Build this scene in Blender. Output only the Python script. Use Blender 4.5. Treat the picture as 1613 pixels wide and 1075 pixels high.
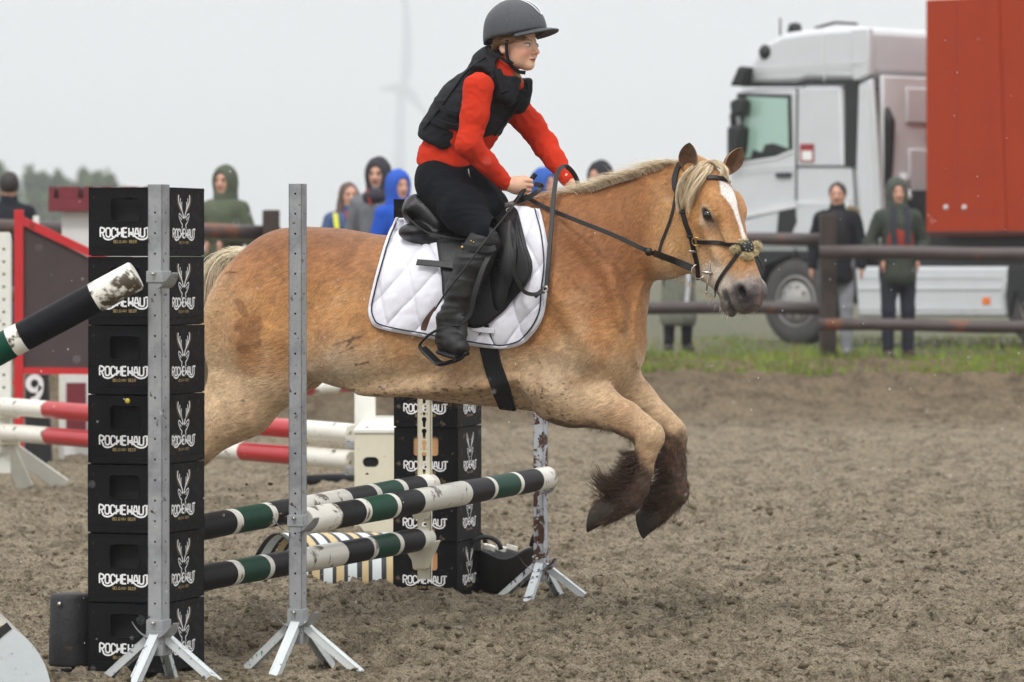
import bpy, bmesh, math, random, sys, time
import numpy as np
from mathutils import Vector, Matrix
from mathutils.bvhtree import BVHTree
for o in list(bpy.data.objects): bpy.data.objects.remove(o)
T0 = time.time()
random.seed(7); RNG = np.random.default_rng(7)
SC = bpy.context.scene; COL = SC.collection
R = math.radians

# ---------------------------------------------------------------- camera
CAM_H, FOC, CX, HZ = 1.55, 7000.0, 806.5, 400.0      # eye height, focal length in photo pixels, centre column, horizon row
cam_d = bpy.data.cameras.new('camera'); cam = bpy.data.objects.new('camera', cam_d); COL.objects.link(cam)
cam.location = (0, 0, CAM_H); cam.rotation_euler = (R(90), 0, 0)
cam_d.sensor_width = 36; cam_d.lens = FOC / 1613 * 36
cam_d.shift_y = -(1075 / 2 - HZ) / 1613
cam_d.clip_start = 0.5; cam_d.clip_end = 9000
cam_d.dof.use_dof = True; cam_d.dof.focus_distance = 17.9; cam_d.dof.aperture_fstop = 5.0
SC.camera = cam
# ---------------------------------------------------------------- overcast sky (CIE overcast: three times brighter overhead than at the horizon)
w = bpy.data.worlds.new("World"); SC.world = w; w.use_nodes = True
nt = w.node_tree; nt.nodes.clear()
out = nt.nodes.new('ShaderNodeOutputWorld'); bg = nt.nodes.new('ShaderNodeBackground')
tc = nt.nodes.new('ShaderNodeTexCoord'); sep = nt.nodes.new('ShaderNodeSeparateXYZ')
mr = nt.nodes.new('ShaderNodeMapRange'); mr.inputs[1].default_value = 0; mr.inputs[2].default_value = 1
mr.inputs[3].default_value = 1.0; mr.inputs[4].default_value = 2.75
cl = nt.nodes.new('ShaderNodeTexNoise'); cl.inputs['Scale'].default_value = 2.2; cl.inputs['Detail'].default_value = 4
mp = nt.nodes.new('ShaderNodeMapping'); mp.inputs['Scale'].default_value = (1, 1, 2.5)
cmr = nt.nodes.new('ShaderNodeMapRange'); cmr.inputs[1].default_value = .25; cmr.inputs[2].default_value = .75
cmr.inputs[3].default_value = .94; cmr.inputs[4].default_value = 1.05
mul = nt.nodes.new('ShaderNodeMath'); mul.operation = 'MULTIPLY'
mul2 = nt.nodes.new('ShaderNodeMath'); mul2.operation = 'MULTIPLY'; mul2.inputs[1].default_value = 0.755
L = nt.links.new
L(tc.outputs['Generated'], sep.inputs[0]); L(sep.outputs['Z'], mr.inputs[0])
L(tc.outputs['Generated'], mp.inputs[0]); L(mp.outputs[0], cl.inputs['Vector']); L(cl.outputs[0], cmr.inputs[0])
L(mr.outputs[0], mul.inputs[0]); L(cmr.outputs[0], mul.inputs[1]); L(mul.outputs[0], mul2.inputs[0])
bg.inputs['Color'].default_value = (0.992, 0.993, 1.0, 1)
L(mul2.outputs[0], bg.inputs['Strength']); L(bg.outputs[0], out.inputs['Surface'])
# ---------------------------------------------------------------- sun behind the cloud
sd = bpy.data.lights.new('sun', 'SUN'); sd.energy = 1.5; sd.angle = R(10); sd.color = (1, .965, .92)
sun = bpy.data.objects.new('sun', sd); COL.objects.link(sun); sun.rotation_euler = (R(38), R(-14), 0)
sun.location = (0, 0, 60)
# ---------------------------------------------------------------- exposure and render settings
SC.view_settings.view_transform = 'Standard'; SC.view_settings.look = 'None'
SC.view_settings.exposure = 0.0; SC.view_settings.gamma = 1
SC.render.engine = 'CYCLES'
SC.cycles.use_denoising = True
try: SC.cycles.denoiser = 'OPENIMAGEDENOISE'
except Exception: pass
SC.cycles.max_bounces = 6; SC.cycles.diffuse_bounces = 3; SC.cycles.glossy_bounces = 3
SC.cycles.transmission_bounces = 4; SC.cycles.volume_bounces = 1; SC.cycles.transparent_max_bounces = 8
SC.cycles.use_adaptive_sampling = True; SC.cycles.adaptive_threshold = 0.02

# ================================================================ helpers
def at(px, py, D):
    """point seen at photo pixel (px,py) at distance D along the view"""
    return np.array([(px - CX) * D / FOC, D, CAM_H - (py - HZ) * D / FOC])
def lin(r, g, b):
    f = lambda c: (c / 255 / 12.92) if c / 255 <= .04045 else ((c / 255 + .055) / 1.055) ** 2.4
    return (f(r), f(g), f(b))

# ---- numpy gradient noise
_perm = np.random.default_rng(3).permutation(256).astype(np.int32); _perm = np.concatenate([_perm, _perm, _perm])
_g3 = np.random.default_rng(4).normal(size=(256, 3)).astype(np.float32); _g3 /= np.linalg.norm(_g3, axis=1)[:, None]
def noise3(P):
    P = np.asarray(P, np.float32); i = np.floor(P).astype(np.int32); f = P - i; i &= 255
    u = f * f * f * (f * (f * 6 - 15) + 10); r = 0
    for dx in (0, 1):
        for dy in (0, 1):
            for dz in (0, 1):
                hsh = _perm[_perm[_perm[(i[..., 0] + dx) & 255] + ((i[..., 1] + dy) & 255)] + ((i[..., 2] + dz) & 255)]
                g = _g3[hsh]
                dot = g[..., 0] * (f[..., 0] - dx) + g[..., 1] * (f[..., 1] - dy) + g[..., 2] * (f[..., 2] - dz)
                wt = (u[..., 0] if dx else 1 - u[..., 0]) * (u[..., 1] if dy else 1 - u[..., 1]) * (u[..., 2] if dz else 1 - u[..., 2])
                r = r + wt * dot
    return r * 1.6
def fbm(P, oct=3, s=1.0):
    P = np.asarray(P, np.float32) * s; r = 0; a = 1.0
    for _ in range(oct): r = r + a * noise3(P); P = P * 2.03 + 17.1; a *= .5
    return r
def sstep(a, b, x):
    t = np.clip((x - a) / (b - a), 0, 1); return t * t * (3 - 2 * t)

# ---- objects
def tag(o, label=None, cat=None, group=None, kind=None):
    if label: o['label'] = label
    if cat: o['category'] = cat
    if group: o['group'] = group
    if kind: o['kind'] = kind
    return o
def mk(name, V, F, mat, parent=None, smooth=True, cols=None, bevel=0, base=None):
    """one mesh object; V are world points, stored relative to base"""
    V = np.asarray(V, np.float64).reshape(-1, 3)
    if base is None and parent is not None: base = parent.get('_b')
    if base is not None: V = V - np.array(base)
    me = bpy.data.meshes.new(name)
    if isinstance(F, np.ndarray) and F.ndim == 2:
        n, k = F.shape
        me.vertices.add(len(V)); me.vertices.foreach_set('co', V.astype(np.float32).ravel())
        me.loops.add(n * k); me.loops.foreach_set('vertex_index', F.astype(np.int32).ravel())
        me.polygons.add(n); me.polygons.foreach_set('loop_start', np.arange(0, n * k, k, dtype=np.int32))
        me.update(calc_edges=True)
    else:
        me.from_pydata([tuple(v) for v in V], [], [tuple(int(i) for i in f) for f in F]); me.update()
    if smooth is True: me.polygons.foreach_set('use_smooth', np.ones(len(me.polygons), bool))
    elif isinstance(smooth, (int, float)) and smooth > 0:
        me.polygons.foreach_set('use_smooth', np.ones(len(me.polygons), bool)); me.set_sharp_from_angle(angle=R(smooth))
    if cols is not None:
        at_ = me.color_attributes.new('col', 'FLOAT_COLOR', 'POINT')
        c = np.ones((len(V), 4), np.float32); c[:, :3] = cols; at_.data.foreach_set('color', c.ravel())
    mats = mat if isinstance(mat, (list, tuple)) else [mat]
    for m in mats: me.materials.append(m)
    o = bpy.data.objects.new(name, me); COL.objects.link(o)
    if parent is not None:
        o.parent = parent; o['_b'] = [float(x) for x in base] if base is not None else [0., 0., 0.]
    elif base is not None: o.location = base; o['_b'] = [float(x) for x in base]
    if bevel:
        b = o.modifiers.new('bevel', 'BEVEL'); b.width = bevel; b.segments = 2; b.limit_method = 'ANGLE'
    return o
def thing(name, loc, label, cat, group=None, rz=0):
    o = bpy.data.objects.new(name, None); COL.objects.link(o); o.empty_display_size = .1
    o.location = loc; o['_b'] = [float(x) for x in loc]; tag(o, label, cat, group)
    if rz: o.rotation_euler.z = rz
    return o
def copy_tree(o, parent=None):
    c = o.copy(); COL.objects.link(c); c.parent = parent
    for ch in [x for x in o.children]: copy_tree(ch, c)
    return c
class MB:
    def __init__(s): s.v = []; s.f = []
    def add(s, V, F):
        n = len(s.v); s.v.extend([tuple(map(float, p)) for p in V]); s.f.extend([tuple(int(i) + n for i in f) for f in F]); return s
    def box(s, c, size, rz=0, ry=0, rx=0, M=None):
        c = np.array(c, float); hx, hy, hz = [x / 2 for x in size]
        P = np.array([[x, y, z] for x in (-hx, hx) for y in (-hy, hy) for z in (-hz, hz)])
        if M is None:
            M = np.array(Matrix.Rotation(rz, 3, 'Z') @ Matrix.Rotation(ry, 3, 'Y') @ Matrix.Rotation(rx, 3, 'X'))
        P = P @ np.array(M).T + c
        return s.add(P, [(0, 1, 3, 2), (4, 6, 7, 5), (0, 4, 5, 1), (2, 3, 7, 6), (0, 2, 6, 4), (1, 5, 7, 3)])
    def bar(s, a, b, wd, th, up=(0, 0, 1)):
        a, b = np.array(a, float), np.array(b, float); d = b - a; Ln = np.linalg.norm(d); d /= Ln
        up = np.array(up, float); sx = np.cross(d, up)
        if np.linalg.norm(sx) < 1e-4: sx = np.cross(d, [1, 0, 0])
        sx /= np.linalg.norm(sx); u2 = np.cross(sx, d)
        return s.box((a + b) / 2, (Ln, wd, th), M=np.stack([d, sx, u2], 1))
    def tube(s, pts, r, n=10, cap=True):
        pts = np.array(pts, float); m = len(pts); rr = np.broadcast_to(np.array(r, float), (m,))
        t = np.gradient(pts, axis=0); t /= np.linalg.norm(t, axis=1)[:, None] + 1e-12
        up = np.array([0, 0, 1.]) if abs(t[0][2]) < .9 else np.array([1., 0, 0])
        V = []
        a = np.cross(t[0], up); a /= np.linalg.norm(a)
        for i in range(m):
            a = a - t[i] * np.dot(a, t[i]); a /= np.linalg.norm(a); b = np.cross(t[i], a)
            for j in range(n):
                an = 2 * math.pi * j / n; V.append(pts[i] + rr[i] * (math.cos(an) * a + math.sin(an) * b))
        F = [(i * n + j, i * n + (j + 1) % n, (i + 1) * n + (j + 1) % n, (i + 1) * n + j) for i in range(m - 1) for j in range(n)]
        if cap: F += [tuple(range(n - 1, -1, -1)), tuple((m - 1) * n + j for j in range(n))]
        return s.add(V, F)
    def cyl(s, a, b, r0, r1=None, n=16): return s.tube([a, b], [r0, r0 if r1 is None else r1], n)
    def lathe(s, prof, c=(0, 0, 0), n=24, M=None):
        V = []; c = np.array(c, float); M = np.eye(3) if M is None else np.array(M)
        for (r, z) in prof:
            for j in range(n):
                an = 2 * math.pi * j / n; V.append(M @ np.array([r * math.cos(an), r * math.sin(an), z]) + c)
        m = len(prof)
        F = [(i * n + j, i * n + (j + 1) % n, (i + 1) * n + (j + 1) % n, (i + 1) * n + j) for i in range(m - 1) for j in range(n)]
        if prof[0][0] > 1e-5: F.append(tuple(range(n - 1, -1, -1)))
        if prof[-1][0] > 1e-5: F.append(tuple((m - 1) * n + j for j in range(n)))
        return s.add(V, F)
    def prism(s, poly, org, ex, ey, ez, th):
        """outline poly (2-D) in plane org,ex,ey, extruded by th along ez"""
        org, ex, ey, ez = [np.array(q, float) for q in (org, ex, ey, ez)]; n = len(poly)
        a = [org + p[0] * ex + p[1] * ey for p in poly]; b = [q + ez * th for q in a]
        F = [tuple(range(n)), tuple(range(2 * n - 1, n - 1, -1))] + [(i, n + i, n + (i + 1) % n, (i + 1) % n) for i in range(n)]
        return s.add(a + b, F)
    def stroke(s, pts, wd, org, ex, ey, ez, lift):
        """flat ribbon of width wd along 2-D pts"""
        pts = np.array(pts, float); t = np.gradient(pts, axis=0); t /= np.linalg.norm(t, axis=1)[:, None] + 1e-9
        nn = np.stack([-t[:, 1], t[:, 0]], 1) * wd / 2
        org, ex, ey, ez = [np.array(q, float) for q in (org, ex, ey, ez)]
        A = pts + nn; B = pts - nn
        V = [org + p[0] * ex + p[1] * ey + lift * ez for p in np.concatenate([A, B])]
        m = len(pts); return s.add(V, [(i, i + 1, m + i + 1, m + i) for i in range(m - 1)])
    def build(s, name, mat, parent=None, **k): return mk(name, s.v, s.f, mat, parent, **k)
def spline(pts, n=8):
    """Catmull-Rom through pts"""
    P = np.array(pts, float); 
    if len(P) < 3:
        return np.array([P[0] + (P[-1] - P[0]) * t for t in np.linspace(0, 1, n + 1)])
    Q = np.concatenate([[2 * P[0] - P[1]], P, [2 * P[-1] - P[-2]]]); out = []
    for i in range(len(P) - 1):
        a, b, c, d = Q[i:i + 4]
        for t in np.linspace(0, 1, n, endpoint=False):
            out.append(.5 * (2 * b + (c - a) * t + (2 * a - 5 * b + 4 * c - d) * t * t + (3 * b - a - 3 * c + d) * t ** 3))
    out.append(P[-1]); return np.array(out)
def strands(P, rad, taper=.15):
    """P (N,K,3) hair curves -> 3-sided tubes"""
    N, K, _ = P.shape; t = np.gradient(P, axis=1); t /= np.linalg.norm(t, axis=2)[..., None] + 1e-9
    ref = RNG.normal(size=(N, 1, 3)); a = np.cross(t, ref); a /= np.linalg.norm(a, axis=2)[..., None] + 1e-9; b = np.cross(t, a)
    r = np.broadcast_to(np.asarray(rad).reshape(-1, 1), (N, K)) * (1 - (1 - taper) * np.linspace(0, 1, K)[None] ** 1.5)
    V = np.stack([P + r[..., None] * (math.cos(q) * a + math.sin(q) * b) for q in (0, 2.094, 4.189)], 2).reshape(-1, 3)
    base = (np.arange(N)[:, None, None] * K + np.arange(K - 1)[None, :, None]) * 3
    j = np.arange(3)[None, None]; j2 = (j + 1) % 3
    F = np.stack(np.broadcast_arrays(base + j, base + j2, base + 3 + j2, base + 3 + j), -1).reshape(-1, 4)
    return V, F

# ---- materials
def mat(name, col=(.5, .5, .5), rough=.6, var=.12, vscale=8, bump=.0, bscale=60, metal=0, spec=.5, attr=False, col2=None, c2s=6, c2lo=.5, c2hi=.6,
        stretch=(1, 1, 1), coat=0, sheen=0, dirt=None, dlo=.58, dhi=.68, dscale=5, rvar=0, trans=0, detail=6, subs=0):
    m = bpy.data.materials.new(name); m.use_nodes = True; n = m.node_tree.nodes; l = m.node_tree.links.new; b = n['Principled BSDF']
    t = n.new('ShaderNodeTexCoord'); mp = n.new('ShaderNodeMapping'); mp.inputs['Scale'].default_value = stretch
    l(t.outputs['Object'], mp.inputs[0])
    def noise(sc, det=detail, dist=0):
        x = n.new('ShaderNodeTexNoise'); x.inputs['Scale'].default_value = sc; x.inputs['Detail'].default_value = det
        x.inputs['Roughness'].default_value = .6; x.inputs['Distortion'].default_value = dist
        l(mp.outputs[0], x.inputs['Vector']); return x
    def mix(fac, A, B, typ='MIX'):
        x = n.new('ShaderNodeMix'); x.data_type = 'RGBA'; x.blend_type = typ; x.clamp_factor = True
        for i, q in ((0, fac), (6, A), (7, B)):
            if hasattr(q, 'links'): l(q, x.inputs[i])
            elif isinstance(q, (int, float)): x.inputs[i].default_value = q
            else: x.inputs[i].default_value = (*q[:3], 1)
        return x.outputs[2]
    def rng(src, a, b_, c=0, d=1):
        x = n.new('ShaderNodeMapRange'); x.inputs[1].default_value = a; x.inputs[2].default_value = b_
        x.inputs[3].default_value = c; x.inputs[4].default_value = d; l(src, x.inputs[0]); return x.outputs[0]
    if attr:
        a = n.new('ShaderNodeAttribute'); a.attribute_name = 'col'; c = a.outputs['Color']
    else: 
        rg = n.new('ShaderNodeRGB'); rg.outputs[0].default_value = (*col, 1); c = rg.outputs[0]
    if col2 is not None: c = mix(rng(noise(c2s, 8).outputs[0], c2lo, c2hi), c, col2)
    if var:
        v = rng(noise(vscale).outputs[0], .3, .7, 1 - var, 1 + var)
        x = n.new('ShaderNodeVectorMath'); x.operation = 'SCALE'; l(c, x.inputs[0]); l(v, x.inputs['Scale']); c = x.outputs[0]
    if dirt is not None: c = mix(rng(noise(dscale, 10, .3).outputs[0], dlo, dhi), c, dirt)
    l(c, b.inputs['Base Color'])
    b.inputs['Roughness'].default_value = rough; b.inputs['Metallic'].default_value = metal
    b.inputs['Specular IOR Level'].default_value = spec; b.inputs['Coat Weight'].default_value = coat
    b.inputs['Sheen Weight'].default_value = sheen
    if trans: b.inputs['Transmission Weight'].default_value = trans
    if subs: b.inputs['Subsurface Weight'].default_value = subs; b.inputs['Subsurface Radius'].default_value = (.02, .008, .004); b.inputs['Subsurface Scale'].default_value = .5
    if rvar: l(rng(noise(vscale * 2).outputs[0], .3, .7, max(0, rough - rvar), min(1, rough + rvar)), b.inputs['Roughness'])
    if bump:
        bp = n.new('ShaderNodeBump'); bp.inputs['Strength'].default_value = min(1, bump); bp.inputs['Distance'].default_value = .004 * max(1, bump)
        l(noise(bscale).outputs[0], bp.inputs['Height']); l(bp.outputs[0], b.inputs['Normal'])
    return m

# ---- signed distance modelling on a grid
class SDF:
    def __init__(s, lo, hi, h):
        s.lo = np.array(lo, float); s.h = h; s.n = tuple(int(math.ceil((b - a) / h)) + 1 for a, b in zip(lo, hi))
        s.d = np.full(s.n, .5, np.float32)
    def sub(s, lo, hi):
        i0 = [max(0, int((a - l) / s.h)) for a, l in zip(lo, s.lo)]; i1 = [min(n, int((b - l) / s.h) + 2) for b, l, n in zip(hi, s.lo, s.n)]
        if any(a >= b for a, b in zip(i0, i1)): return None
        sl = tuple(slice(a, b) for a, b in zip(i0, i1))
        ax = [(s.lo[q] + s.h * np.arange(i0[q], i1[q])).astype(np.float32) for q in range(3)]
        return sl, ax[0][:, None, None], ax[1][None, :, None], ax[2][None, None, :]
    def comb(s, sl, d, k, op='+'):
        a = s.d[sl]
        if op == '+':
            if k > 0:
                hh = np.maximum(k - np.abs(a - d), 0) / k; s.d[sl] = np.minimum(a, d) - hh * hh * k * .25
            else: s.d[sl] = np.minimum(a, d)
        else:
            d = -d
            if k > 0:
                hh = np.maximum(k - np.abs(a - d), 0) / k; s.d[sl] = np.maximum(a, d) + hh * hh * k * .25
            else: s.d[sl] = np.maximum(a, d)
    def cone(s, a, b, ra, rb, k=.02, lat=1., op='+'):
        """tapered capsule; lat widens it along axis 1"""
        a = np.array(a, float); b = np.array(b, float); m = max(ra, rb) * max(1, lat) + k + 3 * s.h
        q = s.sub(np.minimum(a, b) - m, np.maximum(a, b) + m)
        if q is None: return
        sl, X, Y, Z = q; il = 1 / lat
        ba = (b - a) * [1, il, 1]; L2 = float(ba @ ba) + 1e-12
        px, py, pz = X - a[0], (Y - a[1]) * il, Z - a[2]
        t = np.clip((px * ba[0] + py * ba[1] + pz * ba[2]) / L2, 0, 1)
        d = np.sqrt((px - t * ba[0]) ** 2 + (py - t * ba[1]) ** 2 + (pz - t * ba[2]) ** 2) - (ra + (rb - ra) * t)
        s.comb(sl, d.astype(np.float32), k, op)
    def chain(s, pts, k=.02, lat=1., op='+'):
        for (a, ra), (b, rb) in zip(pts[:-1], pts[1:]): s.cone(a, b, ra, rb, k, lat, op)
    def ell(s, c, r, M=None, k=.02, op='+'):
        c = np.array(c, float); r = np.array(r, float); m = r.max() + k + 3 * s.h
        q = s.sub(c - m, c + m)
        if q is None: return
        sl, X, Y, Z = q; X, Y, Z = X - c[0], Y - c[1], Z - c[2]
        if M is not None:
            M = np.array(M, float)      # columns = ellipsoid axes
            X, Y, Z = [X * M[0, i] + Y * M[1, i] + Z * M[2, i] for i in range(3)]
        k0 = np.sqrt((X / r[0]) ** 2 + (Y / r[1]) ** 2 + (Z / r[2]) ** 2); k1 = np.sqrt((X / r[0] ** 2) ** 2 + (Y / r[1] ** 2) ** 2 + (Z / r[2] ** 2) ** 2) + 1e-6
        s.comb(sl, (k0 * (k0 - 1) / k1).astype(np.float32), k, op)
    def loft(s, A0, e1, e3, T, top, bot, wid, vc=0, k=.03, n=2.0, e2=(0, 1, 0)):
        """stations T along e1: outline top/bot along e3, half width wid along e2"""
        T = np.array(T, float); A0, e1, e2, e3 = [np.array(q, float) for q in (A0, e1, e2, e3)]
        C = np.array([A0 + e1 * t + e3 * z + e2 * (vc + y) for t, tp, bt, wd in zip(T, top, bot, wid) for z in (tp, bt) for y in (-wd, wd)])
        q = s.sub(C.min(0) - k - 3 * s.h, C.max(0) + k + 3 * s.h)
        if q is None: return
        sl, X, Y, Z = q; X, Y, Z = X - A0[0], Y - A0[1], Z - A0[2]
        t = X * e1[0] + Y * e1[1] + Z * e1[2]; qq = X * e3[0] + Y * e3[1] + Z * e3[2]; vv = X * e2[0] + Y * e2[1] + Z * e2[2] - vc
        tp = np.interp(t, T, top); bt = np.interp(t, T, bot); wd = np.interp(t, T, wid)
        rv = np.maximum((tp - bt) / 2, .004); wd = np.maximum(wd, .004); c = (tp + bt) / 2
        g = (np.abs((qq - c) / rv) ** n + np.abs(vv / wd) ** n) ** (1 / n)
        d = (g - 1) * np.minimum(rv, wd)
        d = np.maximum(d, np.maximum(T[0] - t, t - T[-1]))
        s.comb(sl, d.astype(np.float32), k)
    def mesh(s):
        d = s.d; S = d < 0
        c = np.zeros(tuple(n - 1 for n in d.shape), np.uint8)
        for i in (0, 1):
            for j in (0, 1):
                for k in (0, 1): c += S[i:i - 1 or None, j:j - 1 or None, k:k - 1 or None]
        act = (c > 0) & (c < 8); cells = np.argwhere(act); idx = np.full(c.shape, -1, np.int32); idx[act] = np.arange(len(cells))
        pos = np.zeros((len(cells), 3)); cnt = np.zeros(len(cells))
        cor = [(0, 0, 0), (1, 0, 0), (0, 1, 0), (1, 1, 0), (0, 0, 1), (1, 0, 1), (0, 1, 1), (1, 1, 1)]
        val = [d[cells[:, 0] + a, cells[:, 1] + b, cells[:, 2] + e] for a, b, e in cor]
        for i in range(8):
            for ax in range(3):
                if cor[i][ax] == 0:
                    jc = list(cor[i]); jc[ax] = 1; j = cor.index(tuple(jc))
                    da, db = val[i], val[j]; cr = (da < 0) != (db < 0); t = np.where(cr, da / (da - db + 1e-20), 0)
                    p = np.array(cor[i], float)[None] + t[:, None] * (np.array(cor[j]) - np.array(cor[i]))[None]
                    pos += np.where(cr[:, None], p, 0); cnt += cr
        pos = pos / cnt[:, None]; V = s.lo + s.h * (cells + pos)
        F = []
        for ax in range(3):
            A = [slice(1, -1)] * 3; B = [slice(1, -1)] * 3; A[ax] = slice(0, -1); B[ax] = slice(1, None)
            sa, sb = S[tuple(A)], S[tuple(B)]; E = np.argwhere(sa != sb)
            if not len(E): continue
            off = np.array([1, 1, 1]); off[ax] = 0; E = E + off
            o1, o2 = [(ax + 1) % 3, (ax + 2) % 3]
            def cell(d1, d2):
                Q = E.copy(); Q[:, o1] += d1; Q[:, o2] += d2; return idx[Q[:, 0], Q[:, 1], Q[:, 2]]
            q = np.stack([cell(-1, -1), cell(0, -1), cell(0, 0), cell(-1, 0)], 1)
            ins = S[E[:, 0], E[:, 1], E[:, 2]]; q[~ins] = q[~ins][:, ::-1]; F.append(q)
        return V, np.concatenate(F)
# ================================================================ setting: ground
def smooth_dist(x, y, cx, cy, r): return np.exp(-((x - cx) ** 2 + (y - cy) ** 2) / r ** 2)
GRASS_Z = .5
def ground_h(x, y):
    P = np.stack([x, y, np.zeros_like(x)], -1)
    h = .026 * fbm(P, 2, 1.1) + .012 * (1 - 2 * np.abs(noise3(P * [.9, 5.2, 1] + 21))) + .034 * fbm(P + 5, 3, 5.2)
    r1 = 1 - np.abs(noise3(P * 9 + 3)) * 2; r2 = 1 - np.abs(noise3(P * 21 + 9)) * 2
    h = h + .020 * np.maximum(r1, 0) ** 2 * sstep(-.2, .4, noise3(P * 2.1 + 40)) + .013 * r2 * sstep(-.35, .35, noise3(P * 3.3 + 60)) + .013 * noise3(P * 34 + 1)
    # pits and prints
    c = noise3(P * 5.3 + 77); h = h - .045 * sstep(.34, .62, c)
    c = noise3(P * 8.9 + 31); h = h + .026 * sstep(.42, .7, c)
    # heaps shoved against the jump
    for (px, py, D, hh, r) in HEAPS:
        q = at(px, py, D); h = h + hh * smooth_dist(x, y, q[0], q[1], r) * (1 + .5 * noise3(P * 13))
    churn = np.exp(-((y - 17.6 - (x + .3) * 0.3) / 1.6) ** 2) * sstep(-4, -.5, x) * sstep(2.2, .3, x)
    h = h + churn * .022 * fbm(P + 11, 3, 7)
    for (px, py, D, r) in ((250, 1050, 16.45, .75), (469, 1050, 16.7, .32), (110, 1050, 16.6, .35), (690, 940, 20.1, .35)):
        q = at(px, py, D); f_ = smooth_dist(x, y, q[0], q[1], r); h = h * (1 - .65 * f_) - .022 * f_
    wob = .5 * noise3(np.stack([x * .35, y * 0, np.zeros_like(x)], -1)) + .2 * noise3(np.stack([x * 1.7, y * 0, np.zeros_like(x)], -1))
    b = sstep(40.6, 43.4, y + wob)
    return h * (1 - .3 * b) + b * GRASS_Z + .03 * b * fbm(P, 3, 1.7)
HEAPS = [(690, 940, 19.25, .045, .20), (740, 940, 19.5, .05, .13), (640, 940, 19.55, .03, .2), (300, 1050, 16.3, .03, .10), (345, 1050, 16.6, .03, .14),
         (430, 950, 17.9, .06, .3), (330, 960, 18.2, .05, .4), (600, 925, 19.6, .05, .3), (110, 1050, 16.2, .05, .2)]
rows = [14.6]
while rows[-1] < 44.2: rows.append(rows[-1] + .0125 * (max(rows[-1], 15) / 16) ** 1.75)
rows = np.array(rows); nc = 620
half = .1152 * rows + 1.7
ss = np.linspace(-1, 1, nc)
gx = half[:, None] * ss[None]; gy = np.broadcast_to(rows[:, None], gx.shape)
gz = ground_h(gx, gy)
# hoof prints: a pushed-in crescent with a raised rim, denser on the landing side
for k in range(330):
    Dp = 15.2 + 24 * RNG.random() ** 1.5; xp = (RNG.random() * 2 - 1) * (.1152 * Dp + .3) if k % 3 else RNG.uniform(-.3, .1152 * Dp); i0, i1 = np.searchsorted(rows, [Dp - .22, Dp + .22])
    if i1 - i0 < 3: continue
    X_, Y_ = gx[i0:i1], gy[i0:i1]; a_ = RNG.random() * 6.28; u_ = (X_ - xp) * math.cos(a_) + (Y_ - Dp) * math.sin(a_); v_ = -(X_ - xp) * math.sin(a_) + (Y_ - Dp) * math.cos(a_)
    r_ = np.hypot(u_ / .075, v_ / .062); dp = .022 + .028 * RNG.random(); gz[i0:i1] += -dp * np.exp(-(r_ ** 4)) + dp * .55 * np.exp(-((r_ - 1.35) / .28) ** 2) * (.6 + .6 * np.sin(3 * np.arctan2(v_, u_) + k))
edge = np.minimum(sstep(0, .04, 1 - np.abs(ss))[None], sstep(14.6, 14.9, rows)[:, None])
gz = gz * edge + (1 - edge) * -.07
GV = np.stack([gx, gy, gz], -1).reshape(-1, 3)
nr = len(rows); ii = (np.arange(nr - 1)[:, None] * nc + np.arange(nc - 1)[None]).ravel()
GF = np.stack([ii, ii + 1, ii + nc + 1, ii + nc], 1)
def gheight(x, y):
    return float(ground_h(np.array([[x]]), np.array([[y]]))[0, 0])
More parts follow.
